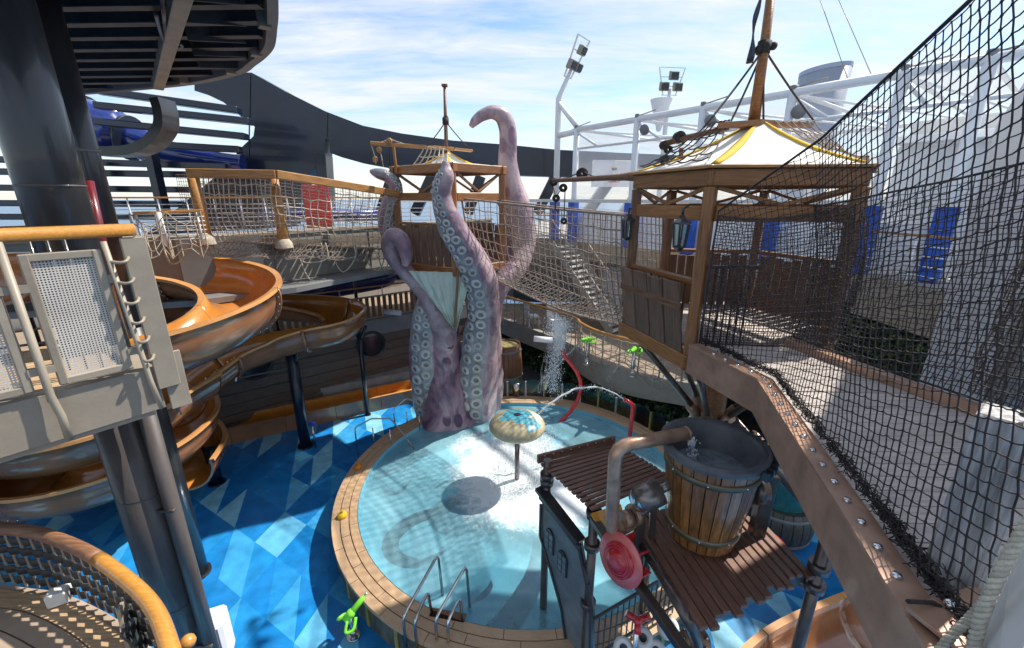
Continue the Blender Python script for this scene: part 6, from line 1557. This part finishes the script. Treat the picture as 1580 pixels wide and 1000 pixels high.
# ================================================================== RIGHT BRIDGE with brown beam and black net
Ln = [V((2.10, 4.70, 5.3)), V((2.36, 3.72, 5.3)), V((1.85, 1.97, 5.3)), V((1.64, 1.30, 5.3)), V((1.48, .80, 5.3))]
Rn = [V((3.42, 4.86, 5.3)), V((3.72, 3.72, 5.3)), V((3.95, 3.0, 5.3)), V((3.62, 1.8, 5.3)), V((3.2, .8, 5.3))]
br = thing('rope_bridge', 'right bridge of pale planks with riveted brown steel edge beam', 'bridge', (2.3, 3, 5.3))
def offs(P, d):
    o = []
    for i, p in enumerate(P):
        t = (P[min(i+1, len(P)-1)]-P[max(i-1, 0)]).normalized(); o.append(p+V((-t.y, t.x, 0))*d)
    return o
ins = offs(Ln, .135); ins2 = offs(Ln, .02)
m = MB()
def strip(m, A, B, za, zb, mi=0):
    for i in range(len(A)-1): m.add([up_(A[i], za), up_(A[i+1], za), up_(B[i+1], zb), up_(B[i], zb)], [(0, 1, 2, 3)], mi)
m = MB(); n = len(Ln); vs = []
for a, b in zip(Ln, ins2): vs += [up_(a, 4.98), up_(a, 5.315), up_(b, 5.315), up_(b, 4.98)]
m.add(vs, [(i*4+k, i*4+(k+1) % 4, i*4+4+(k+1) % 4, i*4+4+k) for i in range(n-1) for k in range(4)]); m.build('edge_beam', M['bronze'], br)
m = MB(); vs = []
for a, b in zip(offs(Ln, -.012), ins): vs += [up_(a, 5.318), up_(a, 5.338), up_(b, 5.338), up_(b, 5.318)]
m.add(vs, [(i*4+k, i*4+(k+1) % 4, i*4+4+(k+1) % 4, i*4+4+k) for i in range(n-1) for k in range(4)]+[(3, 2, 1, 0), (n*4-4, n*4-3, n*4-2, n*4-1)]); m.build('top_flange', M['bronze'], br)
bo = MB().lathe([(.001, .02), (.017, .018), (.022, .008), (.022, 0)], 8).mesh('bolt', M['steel'])
for q, u in along([tuple(p) for p in offs(Ln, .05)], .175, .35): inst('bolt', bo, Matrix.Translation(up_(q, 5.338)), br)
m = MB(); vs = []
for a, b in zip(Rn, offs(Rn, -.12)): vs += [up_(a, 5.0), up_(a, 5.36), up_(b, 5.36), up_(b, 5.0)]
m.add(vs, [(i*4+k, i*4+(k+1) % 4, i*4+4+(k+1) % 4, i*4+4+k) for i in range(n-1) for k in range(4)]); m.build('far_beam', M['bronze'], br)
li = offs(Ln, .14)
def xat(P, y):
    for p, q in zip(P, P[1:]):
        if min(p.y, q.y) <= y <= max(p.y, q.y): return p.x+(q.x-p.x)*(y-p.y)/(q.y-p.y)
    return P[0].x if y > P[0].y else P[-1].x
Rb = offs(Rn, -.13); y = .82
while y < 4.72:
    y1 = y+.128; z = 5.285+random.uniform(-.004, .004); k_ = .05
    MB().prism([(xat(li, y), y, z), (xat(Rb, y), y-k_, z), (xat(Rb, y1), y1-k_, z), (xat(li, y1), y1, z)], (0, 0, -.04)).build('deck_plank', M['greydeck'], br)
    y += .137
for f in (.12, .4, .7):
    p = pl(Ln, f)+V((.3, 0, 0)); q = pl(Rn, f)-V((.3, 0, 0)); piece('joist', up_(p, 5.14), up_(q, 5.14), .1, .18, 'pole', br)
# net sides
tops = [V((2.12, 4.70, 6.86)), V((2.36, 3.72, 7.36)), V((1.85, 1.97, 7.76)), V((1.64, 1.30, 7.98)), V((1.48, .80, 8.15))]
bots = [up_(p, 5.36) for p in offs(Ln, .15)]
def nn1(u, v):
    a, b = pl(tops, u), pl(bots, u); p = a.lerp(b, v)
    p.x += .06*math.sin(PI*v)+.035*noise.noise(V((u*6, v*3, 2))); p.z += .02*math.sin(u*40)*v*(1-v); return p
def bl1(u, v, p): return V((.06*math.sin(PI*v)+.035*noise.noise(V((u*6, v*3, 2))), .02*noise.noise(V((u*7, v*3, 9))), 0))
clipnet('black_net', [(p.x, p.y) for p in offs(Ln, .15)], [5.36]*5, [6.86, 7.46, 7.96, 8.42, 8.8], .060, R(16), .0034, 'net_black', bulge=bl1, label='big black knotted net wall on the near side of the right bridge', cat='net')
# bunched net along the beam
m = MB()
for k in range(5):
    pts = []
    for i in range(130):
        p = pl(bots, i/129); pts.append(p+V((random.gauss(.015, .018), random.gauss(0, .018), random.gauss(.015, .016)+.005*k)))
    m.tube(pts, .004, 5, cap=False)
for i in range(1700):
    p = pl(bots, random.random()); a = V((random.gauss(0, 1), random.gauss(0, 1), random.gauss(0, .5))).normalized()*random.uniform(.012, .03); q = p+V((random.gauss(.02, .02), 0, random.gauss(.02, .018))); m.tube([q-a, q+V((0, 0, .012)), q+a], .003, 4, cap=False)
m.build('bunched_net', M['net_black'], label='dark bunched foot of the black net lying along the brown beam', cat='net')
tops2 = [V((3.4, 4.9, 6.9)), V((3.72, 3.72, 7.15)), V((3.95, 3.0, 7.35)), V((3.62, 1.8, 7.9)), V((3.2, .8, 8.2))]
bots2 = [up_(p, 5.38) for p in Rn]
def nn2(u, v):
    a, b = pl(tops2, u), pl(bots2, u); p = a.lerp(b, v); p.x += .12*math.sin(PI*v); p.z -= .0; p.y += .03*noise.noise(V((u*5, v*4, 7))); return p
net('black_net', nn2, 84, 36, .0035, 'net_black', .14, 4, edges=3, label='black net wall on the far side of the right bridge', cat='net')
# fine brown net wrapped round the open sides of the large tower
def nn3(u, v):
    P = [up_(hx[1], 6.8)+V((.12, -.05, 0)), up_(hx[2], 6.85), up_(hx[3], 6.9)]; a = pl(P, u); p = a.lerp(up_(a, 5.25), v); c = (p-TC); c.z = 0; p += c.normalized()*(.05+.16*math.sin(PI*v)+.03*noise.noise(V((u*6, v*5, 1)))); p.z -= .05*math.sin(u*PI*3)*(1-v); return p
net('brown_net', nn3, 96, 44, .0042, 'net_brown', .16, 4, edges=2.5, label='fine brown net round the open side of the large tower', cat='net')
# bleached post, plate, thick rope and white bulwark near the camera
bp_ = thing('bridge_post', 'chunky square bleached wooden post at the near end of the right bridge', 'post', (2.06, 1.55, 5.3))
MB().box((0, 0, 0), (.86, .2, .2)).build('tmp', M['greywood']) if False else None
piece('post_shaft', (2.07, 1.56, 5.30), (2.07, 1.56, 6.14), .19, .19, 'greywood', bp_, up=(.8, .6, 0), bevel=.012)
m = MB(); m.ball((2.13, 1.55, 6.15), .03, 8, 6); m.tube([(1.98, 1.46, 6.15), (2.18, 1.5, 6.155)], .012, 6); m.build('rope_cleat', M['steel'], bp_)
piece('end_plate', (1.66, 1.22, 5.37), (2.05, 1.32, 5.37), .24, .02, 'bronze', br)
sh = thing('net_shackle', 'steel shackle pinning the black net at the foot of the bleached post', 'shackle', at(1466, 935, D=1.33)); 
MB().ball(at(1466, 932, D=1.33), .022, 10, 8).tube([at(1466, 934, D=1.33), at(1474, 958, D=1.30)], .012, 8).build('pin', M['steel'], sh); MB().tube([at(1400, 928, D=1.33)+V((0, 0, 0)), at(1440, 930, D=1.34), at(1466, 945, D=1.33), at(1475, 965, D=1.3)], .009, 6).build('lashing', M['net_black'], sh)
def twisted(name, label, pts, r):
    t = thing(name, label, 'rope', pts[len(pts)//2]); q = [V(a) for a in catmull([tuple(p) for p in pts], 75)]
    for s in range(3):
        o = []
        L = 0
        for i, p in enumerate(q):
            d = (q[min(i+1, len(q)-1)]-q[max(i-1, 0)]).normalized(); L += (q[i]-q[i-1]).length if i else 0
            a = d.orthogonal().normalized() if i == 0 else (a-d*a.dot(d)).normalized(); b = d.cross(a); w_ = L/(r*3.6)*2*PI+s*2*PI/3
            o.append(p+(a*math.cos(w_)+b*math.sin(w_))*r*.56)
        MB().tube(o, r*.50, 10).build('strand', M['thick_rope'], t)
twisted('thick_rope', 'thick twisted cream rope sagging over the white bulwark at bottom right', [at(1640, 745, D=1.02), at(1585, 812, D=1.0), at(1545, 880, D=.98), at(1515, 950, D=.96), at(1500, 1010, D=.95), at(1490, 1060, D=.94)], .0165)
twisted('thick_rope', 'second cream rope length running low under the bridge plate', [at(1535, 905, D=1.1), at(1500, 950, D=1.1), at(1465, 985, D=1.08), at(1430, 1030, D=1.06)], .014)
wb = thing('white_bulwark', 'smooth white bulwark panel under the thick rope at bottom right', 'bulwark', at(1560, 950, D=.98))
A = [at(1650, 745, D=1.06), at(1590, 815, D=1.04), at(1550, 885, D=1.02), at(1520, 955, D=1.0), at(1500, 1040, D=.98)]
m = MB(); m.prism(A+[at(1500, 1250, D=.62), at(1800, 1250, D=.66)], (.12, .05, -.02)); m.build('panel', M['cream'], wb, bevel=.01)
pp = thing('end_pillar', 'white pillar wrapped in pale bunched netting beyond the bridge', 'pillar', (4.75, 3.5, 4))
MB().tube([(4.75, 3.5, 3.0), (4.75, 3.5, 7.3)], .28, 20).build('shaft', M['cream'], pp)
def wrap(u, v):
    a = PI*(.75+.95*u); r = .34+.06*noise.noise(V((u*9, v*6, 0)))+.03*math.sin(u*40+v*3); return V((4.75+r*math.cos(a), 3.5+r*math.sin(a), 5.2+1.7*v))
net('wrapped_net', wrap, 34, 36, .006, 'rope_grey', .3, 4, parent=pp)
dw = thing('deckhouse_shade_wall', 'white deckhouse side wall at the right edge, unseen part added to shade the bridge', 'wall', (5.3, 3, 3))  # only the far end shows; the tall unseen panels are added to shade the deck
for k in range(5):
    y0, y1 = .4+.93*k, .4+.93*(k+1)-.012
    t0, t1 = (7.7+max(0, min(1, (5.05-y)/.7))*2.6 for y in (y0, y1))
    MB().prism([(5.3, y0, 3), (5.3, y1, 3), (5.3, y1, t1), (5.3, y0, t0)], (.14, .02, 0)).build('wall_panel', M['white'], dw)
# ================================================================== BUCKET PLAY STRUCTURE
ps = thing('play_structure', 'brown slatted play structure on pipe legs standing in the pool', 'play structure', (1.9, 4.2, 0))
ZR = 3.2
A0, A1, B1, B0 = (at(x, y, z=ZR) for x, y in ((834, 716), (950, 686), (1036, 738), (916, 790)))
NSL = 13
for k in range(NSL):
    f = (k+.5)/NSL; a = A0.lerp(B0, f); b = A1.lerp(B1, f); u = (b-a).normalized()
    piece('roof_slat', a+V((0, 0, .01))-u*random.uniform(0, .02), b+V((0, 0, .01))+u*random.uniform(0, .03), (B0-A0).length/NSL-.028, .035, 'slat', ps)
for f in (.08, .5, .92): piece('roof_batten', A0.lerp(A1, f)-V((0, 0, .045)), B0.lerp(B1, f)-V((0, 0, .045)), .06, .06, 'darkpanel', ps)
uA = (A1-A0).normalized(); vA = (A0-B0).normalized()
piece('ridge_cap', A0+vA*.05-uA*.02+V((0, 0, .06)), A1+vA*.05+uA*.02+V((0, 0, .06)), .05, .14, 'slat', ps)
for k in range(9): MB().box(A0.lerp(A1, (k+.5)/9)+vA*.015+V((0, 0, .10)), (.03, .02, .03), .4).build('cap_clip', M['steel'], ps)
C0, C1, D1, D0 = (at(x, y, z=ZR) for x, y in ((962, 782), (1172, 800), (1252, 884), (1080, 974)))
NS2 = 15
for k in range(NS2):
    f = (k+.5)/NS2; a = C0.lerp(C1, f); b = D0.lerp(D1, f); u = (b-a).normalized()
    piece('deck_slat', a, b+u*(.05*math.sin(k*1.9)), .092 if k < 11 else .078, .05, 'slat', ps)
for f in (.06, .5, .9): piece('deck_beam', C0.lerp(D0, f)+V((0, 0, -.09)), C1.lerp(D1, f)+V((0, 0, -.09)), .09, .12, 'darkpanel', ps)
E0 = at(912, 792, z=ZR+.03); MB().prism([E0, at(958, 778, z=ZR+.05), at(965, 800, z=ZR-.05), at(925, 815, z=ZR-.12)], (0, 0, -.03)).build('amber_flap', M['yellow_slide'], ps)
def leg(p, z0, z1, r=.055, collar=()):
    MB().tube([(p[0], p[1], z0), (p[0], p[1], z1)], r, 14).build('leg', M['pole'], ps)
    for z in collar:
        MB().tube([(p[0], p[1], z-.05), (p[0], p[1], z+.05)], r*1.7, 14).build('leg_collar', M['pole'], ps)
PA, PB, PR = V((.52, 5.34, 0)), V((1.06, 4.50, 0)), V((3.22, 3.50, 0))
leg(PA, .1, 3.32, .06, (3.05, 2.95)); leg(PB, .1, 3.15, .062, (3.1, 2.6, 1.6)); leg(PR, 0, 3.95, .06, (3.3, 3.05)); leg((2.1, 5.2, 0), .1, 3.1, .06); leg((1.75, 2.85, 0), 0, 2.6, .07, (2.5,))
MB().tube([PR+V((-.03, 0, 3.0)), at(1205, 880, z=3.05)], .05, 12).tube([at(1215, 868, z=3.05), at(1222, 878, z=3.02)], .09, 12).build('bracket', M['pole'], ps)
# facade panel with little windows
fu_ = (PB-PA).normalized(); fn_ = V((fu_.y, -fu_.x, 0));  fn_ = fn_ if fn_.dot(V((0, -1, 0))) > 0 else -fn_
def fpl(px, py, o=0):
    d = at(px, py, D=5)-V((0, 0, CAMH)); q = PA+fn_*o; k = (q-V((0, 0, CAMH))).dot(fn_)/d.dot(fn_); return V((0, 0, CAMH))+d*k
def fsz(s, z, o=0): return PA+fu_*s+fn_*o+V((0, 0, z))
fpo = [(834, 778), (862, 806), (893, 838), (899, 870), (906, 900), (912, 940), (912, 1030), (880, 1030), (872, 985), (866, 940), (852, 890), (838, 842), (833, 828)]
m = MB(); m.prism([fpl(x, y, .05) for x, y in fpo], fn_*-.07); m.build('facade_panel', M['facade'], ps)
bd = [fpl(x, y, .075) for x, y in fpo[2:7]]
for a, b in zip(bd, bd[1:]): piece('facade_edging', a, b, .05, .05, 'black', ps, up=tuple(fn_))
bd = [fpl(x, y, .075) for x, y in fpo[8:]+fpo[:1]]
for a, b in zip(bd, bd[1:]): piece('facade_edging', a, b, .04, .025, 'black', ps, up=tuple(fn_))
piece('facade_cap', fpl(832, 752, .08), fpl(896, 836, .08), .17, .07, 'black', ps); piece('facade_cap_edge', fpl(833, 765, .12), fpl(894, 846, .12), .05, .08, 'darkpanel', ps)
for (x0, y0, x1, y1) in ((841, 806, 856, 862), (861, 836, 876, 900)):
    c = fpl((x0+x1)/2, (y0+y1)/2, .06); h_ = .19; w_ = .105
    rt = Matrix((fu_, V((0, 0, 1)), fn_)).transposed().to_4x4(); rt.translation = c
    ol = [(-w_, -h_), (w_, -h_), (w_, h_*.6), (w_*.6, h_*.95), (0, h_*1.08), (-w_*.6, h_*.95), (-w_, h_*.6)]
    fo = MB().prism([rt @ V((x, y, 0)) for x, y in ol], fn_*.02).build('window', M['black'], ps)
    for ix in (-1, 1):
        for iy in (-1, 0, 1): MB().box(None, (w_*.66, h_*.48, .012), mat=rt @ Matrix.Translation((ix*w_*.45, iy*h_*.58-.01, .022))).build('pane', M['facade'], fo)
# rails and pipes on the structure
piece('edge_pipe', at(915, 800, z=3.1), at(1060, 1010, z=3.0), .1, .1, 'pole', ps)
m = MB(); bent(m, [at(985, 830, z=3.22), at(1058, 948, z=3.2), at(1074, 985, z=2.9), at(1080, 1030, z=2.4)], .06, 14, .2); m.build('edge_pipe', M['pole'], ps)
MB().lathe([(.001, -.03), (.15, -.03), (.15, .03), (.001, .03)], 18, Matrix.Translation(at(1072, 990, z=2.75)) @ Matrix.Rotation(.5, 4, 'X')).build('pipe_flange', M['copper'], ps)
for k in range(8): a = 2*PI*k/8; p = at(1072, 990, z=2.75); MB().ball(p+V((.115*math.cos(a), .10*math.sin(a), .045+.05*math.sin(a))), .018, 6, 4).build('flange_bolt', M['steel'], ps)
# tipping bucket
BKT = V((2.2, 4.02, 3.26))
bk = thing('tipping_bucket', 'big wooden tipping bucket with two hoops, black rim and water inside', 'bucket', BKT)
bH, r0, r1 = 1.14, .36, .50
NST = 24
for k in range(NST):
    m = MB(); a1 = 2*PI/NST
    vs = []
    for z, r in ((0, r0), (bH*.5, (r0+r1)/2+.012), (bH, r1)):
        for a in (.012, a1/2, a1-.012): vs.append(V((r*math.cos(a), r*math.sin(a), z)))
        for a in (a1-.012, .012): vs.append(V(((r-.04)*math.cos(a), (r-.04)*math.sin(a), z)))
    m.add(vs, [(i*5+q, i*5+(q+1) % 5, i*5+5+(q+1) % 5, i*5+5+q) for i in (0, 1) for q in range(5)]+[(4, 3, 2, 1, 0), (10, 11, 12, 13, 14)])
    if k == 0:
        M['stave'] = pm('varnished_bucket_stave', (.29, .12, .036), .33, var=.42, scale=3, stretch=(9, 9, 1), bump=.2, dirt=.35, dirtcol=(.10, .045, .02), objvar=.32, coat=.35)
        sme = m.mesh('stave', M['stave'])
    inst('stave', sme, Matrix.Translation(BKT) @ Matrix.Rotation(a1*k, 4, 'Z'), bk)
M['brass'] = pm('dull_brass_hoop', (.17, .145, .095), .4, metal=.4, var=.2, dirt=.4)
for z in (.16, .84):
    r = r0+(r1-r0)*z+.012*(1-abs(2*z-1)); MB().lathe([(r+.003, bH*z-.035), (r+.014, bH*z-.033), (r+.018, bH*z+.03), (r+.005, bH*z+.035)], 48, Matrix.Translation(BKT)).build('hoop', M['brass'], bk)
    for k in range(8): a = 2*PI*k/8+.3; MB().ball(BKT+V(((r+.016)*math.cos(a), (r+.016)*math.sin(a), bH*z)), .013, 6, 4).build('rivet', M['steel'], bk)
M['tub'] = pm('dark_grey_tub', (.12, .125, .14), .4, var=.3, scale=3, bump=.1, dirt=.35, dirtcol=(.13, .13, .13))
MB().lathe([(r1+.035, bH-.03), (r1+.05, bH+.05), (r1-.01, bH+.065), (r1-.05, bH+.02), (r0-.03, .25), (.001, .22)], 48, Matrix.Translation(BKT)).build('liner', M['tub'], bk)
for k in range(13): a = R(-62+9.5*k); MB().box(None, (.07, .035, .10), mat=Matrix.Translation(BKT+V(((r1+.075)*math.cos(a), (r1+.075)*math.sin(a), bH-.01))) @ Matrix.Rotation(a, 4, 'Z')).build('rim_rib', M['black'], bk)
wsm = MB(True); wsm.grid(lambda u, v: BKT+V((max(.001, u)*.445*math.cos(2*PI*v), max(.001, u)*.445*math.sin(2*PI*v), .86+.012*noise.noise(V((u*7*math.cos(2*PI*v), u*7*math.sin(2*PI*v), 0))))), 14, 40)
M['bucketwater'] = pm('bucket_water', (.20, .23, .25), .06, var=.4, scale=5, bump=.4, bscale=9, dirt=.35, dirtcol=(.42, .45, .48), spec=.7)
wsm.build('bucket_water', M['bucketwater'], kind='stuff')
# filling pipe, axle, gearbox and wheel
fp = thing('filling_pipe', 'bronze bent pipe pouring water into the tipping bucket', 'pipe', (1.1, 3.8, 3.4))
pb0, pb1, pb2 = V((1.10, 3.80, 3.42)), V((1.07, 3.80, 4.54)), at(1058, 669, D=4.05)
m = MB(); bent(m, [at(985, 800, D=3.95), pb0+V((0, 0, -.0)), pb1, pb2], .073, 18, .17); m.build('pipe', M['copper'], fp)
for a, b, r in ((pb2, pb2+(pb2-pb1).normalized()*.02, .078), (at(960, 803, D=3.86), at(972, 800, D=3.9), .1), (at(975, 795, D=3.92), at(984, 792, D=3.95), .12)): MB().tube([a, b], r, 18).build('pipe_flange', M['copper'], fp)
pw = pb2+(pb2-pb1).normalized()*.02
pts = [pw+V((.30*t*.5, .02*t, -.62*t*t)) for t in [i/14 for i in range(15)]]
m = MB(); m.tube(pts, [.03+.018*math.sin(i*1.3) for i in range(15)], 10, cap=False); m.build('pouring_water', M['stream'], kind='stuff')
spray('bucket_drops', [(pts[-1], (.07, .07, .03)), (pts[8], (.03, .03, .08))], 90, .004, .012)
gb_ = thing('bucket_axle', 'steel gearbox and axle arms holding the tipping bucket', 'axle', (1.35, 3.9, 3.3))
ax0, ax1 = at(988, 772, D=3.92), at(1042, 745, D=4.0)
M['brownsteel'] = pm('brown_grey_casing', (.20, .165, .15), .25, metal=.5, var=.2, dirt=.3, coat=.4)
MB().tube([ax0.lerp(ax1, -.1), ax0.lerp(ax1, .55)], .15, 20).build('gear_casing', M['brownsteel'], gb_)
MB().lathe([(.001, .07), (.08, .055), (.13, .02), (.152, 0)], 20, Matrix.Translation(ax0.lerp(ax1, -.1)) @ (ax0-ax1).to_track_quat('Z', 'Y').to_matrix().to_4x4()).build('casing_dome', M['steel'], gb_)
MB().tube([ax0.lerp(ax1, .5), ax1.lerp(BKT+V((-.42, 0, .68)), .6)], .05, 14).build('axle_shaft', M['brownsteel'], gb_)
piece('support_arm', at(986, 790, D=3.9), at(984, 870, D=3.86), .12, .08, 'pole', gb_, up=(0, -1, 0)); piece('support_arm', at(1008, 778, D=3.98), at(1004, 858, D=3.96), .07, .06, 'pole', gb_, up=(0, -1, 0))
MB().lathe([(.07, -.07), (.17, -.07), (.17, .07), (.07, .07)], 20, Matrix.Translation(BKT+V((.60, .05, .55))) @ Matrix.Rotation(PI/2, 4, 'Y')).build('axle_bearing', M['pole'], gb_)
piece('support_arm', BKT+V((.72, .05, .75)), BKT+V((.66, .0, -.05)), .16, .12, 'pole', gb_, up=(0, -1, 0)); MB().tube([BKT+V((.4, .03, .55)), BKT+V((.78, .06, .55))], .055, 12).build('axle_shaft', M['pole'], gb_)
for (x, y) in ((1015, 862), (1012, 850)): MB().tube([at(x, y, D=3.84), at(x+12, y+4, D=3.84)], .03, 8).build('bolt', M['steel'], gb_)
wl = thing('turning_wheel', 'red hand wheel with pale disc under the filling pipe', 'wheel', at(957, 862, D=3.62))
wc = at(957, 863, D=3.62); wn_ = V((-.80, -.55, .18)).normalized(); wr_ = wn_.to_track_quat('Z', 'Y').to_matrix().to_4x4(); wr_.translation = wc
MB().lathe([(.001, -.01), (.285, -.01), (.29, .0), (.285, .012), (.2, .016), (.001, .016)], 40, wr_).build('disc', M['red_clear'], wl)
MB().lathe([(.19, .016), (.185, .05), (.12, .06), (.115, .09), (.06, .10), (.001, .10)], 32, wr_).build('hub', M['red'], wl)
for k in range(3): MB().lathe([(.10+.03*k, .062+.0*k), (.112+.03*k, .07), (.124+.03*k, .06)], 32, wr_).build('hub_ring', M['red'], wl)
for k in range(8):
    a = 2*PI*k/8; c = wr_ @ V((.20*math.cos(a), .20*math.sin(a), -.09)); MB().box(None, (.17, .02, .15), mat=wr_ @ Matrix.Translation((.20*math.cos(a), .20*math.sin(a), -.085)) @ Matrix.Rotation(a, 4, 'Z')).build('paddle', M['red'], wl)
MB().tube([wr_ @ V((0, 0, -.2)), wr_ @ V((0, 0, .02))], .05, 12).build('spindle', M['pole'], wl)
# black fence, white rolls, red valve under the structure
bf = thing('black_fence', 'small black railing on the pool edge under the play structure', 'fence', at(960, 985, z=.6))
f0, f1 = at(912, 1005, z=.9), at(1040, 925, z=.9)
for z in (.75, 1.5): piece('rail', up_(f0, z), up_(f1, z), .04, .04, 'black', bf)
for k in range(16): p = f0.lerp(f1, k/15); piece('bar', up_(p, .62), up_(p, 1.5), .018, .018, 'black', bf, bevel=0)
for i, (x, y, z) in enumerate(((1032, 968, 1.7), (992, 984, 1.5), (962, 1000, 1.4), (1012, 1004, 1.4))):
    c = at(x, y, z=z); t = thing('white_roller', ['white holed roller standing highest under the slatted deck', 'white holed roller in the middle below the red valve', 'white holed roller lowest at the left below the black fence', 'white holed roller at the bottom edge between the others'][i], 'roller', c, 'white rollers under the slatted deck')
    q = V((-.2, -.55, .8)).normalized().to_track_quat('Z', 'Y').to_matrix().to_4x4(); q.translation = c
    MB().lathe([(.05, .0), (.07, .03), (.11, .025), (.13, -.02), (.125, -.4), (.001, -.4)], 24, q).build('roll', M['white_roll'], t); MB().lathe([(.05, -.02), (.001, -.03)], 16, q).build('hole', M['black'], t)
vc = at(984, 958, z=1.9); rv = thing('red_valve', 'red three armed valve handle behind the black fence', 'valve', vc)
for k in range(3):
    a = 2*PI*k/3+.4; MB().tube([vc, vc+V((.17*math.cos(a), .10*math.sin(a), .10*math.sin(a)))], [.04, .045], 10).build('arm', M['red'], rv)
MB().ball(vc, .06, 10, 8).build('hub', M['red'], rv); MB().tube([vc, V((vc.x, vc.y, .6))], .03, 8).build('spindle', M['steel'], rv)
MB().lathe([(.001, .02), (.17, .02), (.17, -.02), (.001, -.02)], 24, Matrix.Translation(at(1190, 832, z=2.9)) @ Matrix.Rotation(.4, 4, 'Y')).build('red_disc', M['red'], label='red disc peeking out behind the slatted deck', cat='disc')
# amber slide at the bottom right
FMat_keep = list(FMat)
_in, _lip = M['flume_in'], M['flume_lip']
ctrl = [(7.2, 5.15, .76, 0), (5.6, 4.7, .74, 0), (4.2, 4.2, .72, 0), (3.3, 3.65, .70, .0), (2.4, 2.9, .68, 0)]
s4 = flume('amber_slide', 'wide amber and brown slide trough running under the slatted deck', ctrl, 1.6, 1.0)
for o in list(s4.children):
    if o.name.startswith('flume_section') and o.data.vertices[0].co.x+LOC[s4.name].x >= 3.2: o.data.materials[0] = M['flume_out']
    if o.name.startswith('flume_section') and o.data.vertices[0].co.x+LOC[s4.name].x < 3.2: o.data.materials[0] = M['yellow_slide']; o.data.materials[2] = M['handrail']
# pale floor kerb behind the bucket
MB().box((4.9, 8.6, .03), (1.0, 2.4, .06), .5).build('stone_kerb', M['concrete'], bevel=.02, label='pale stone kerb on the floor beside the low barrel', cat='kerb')
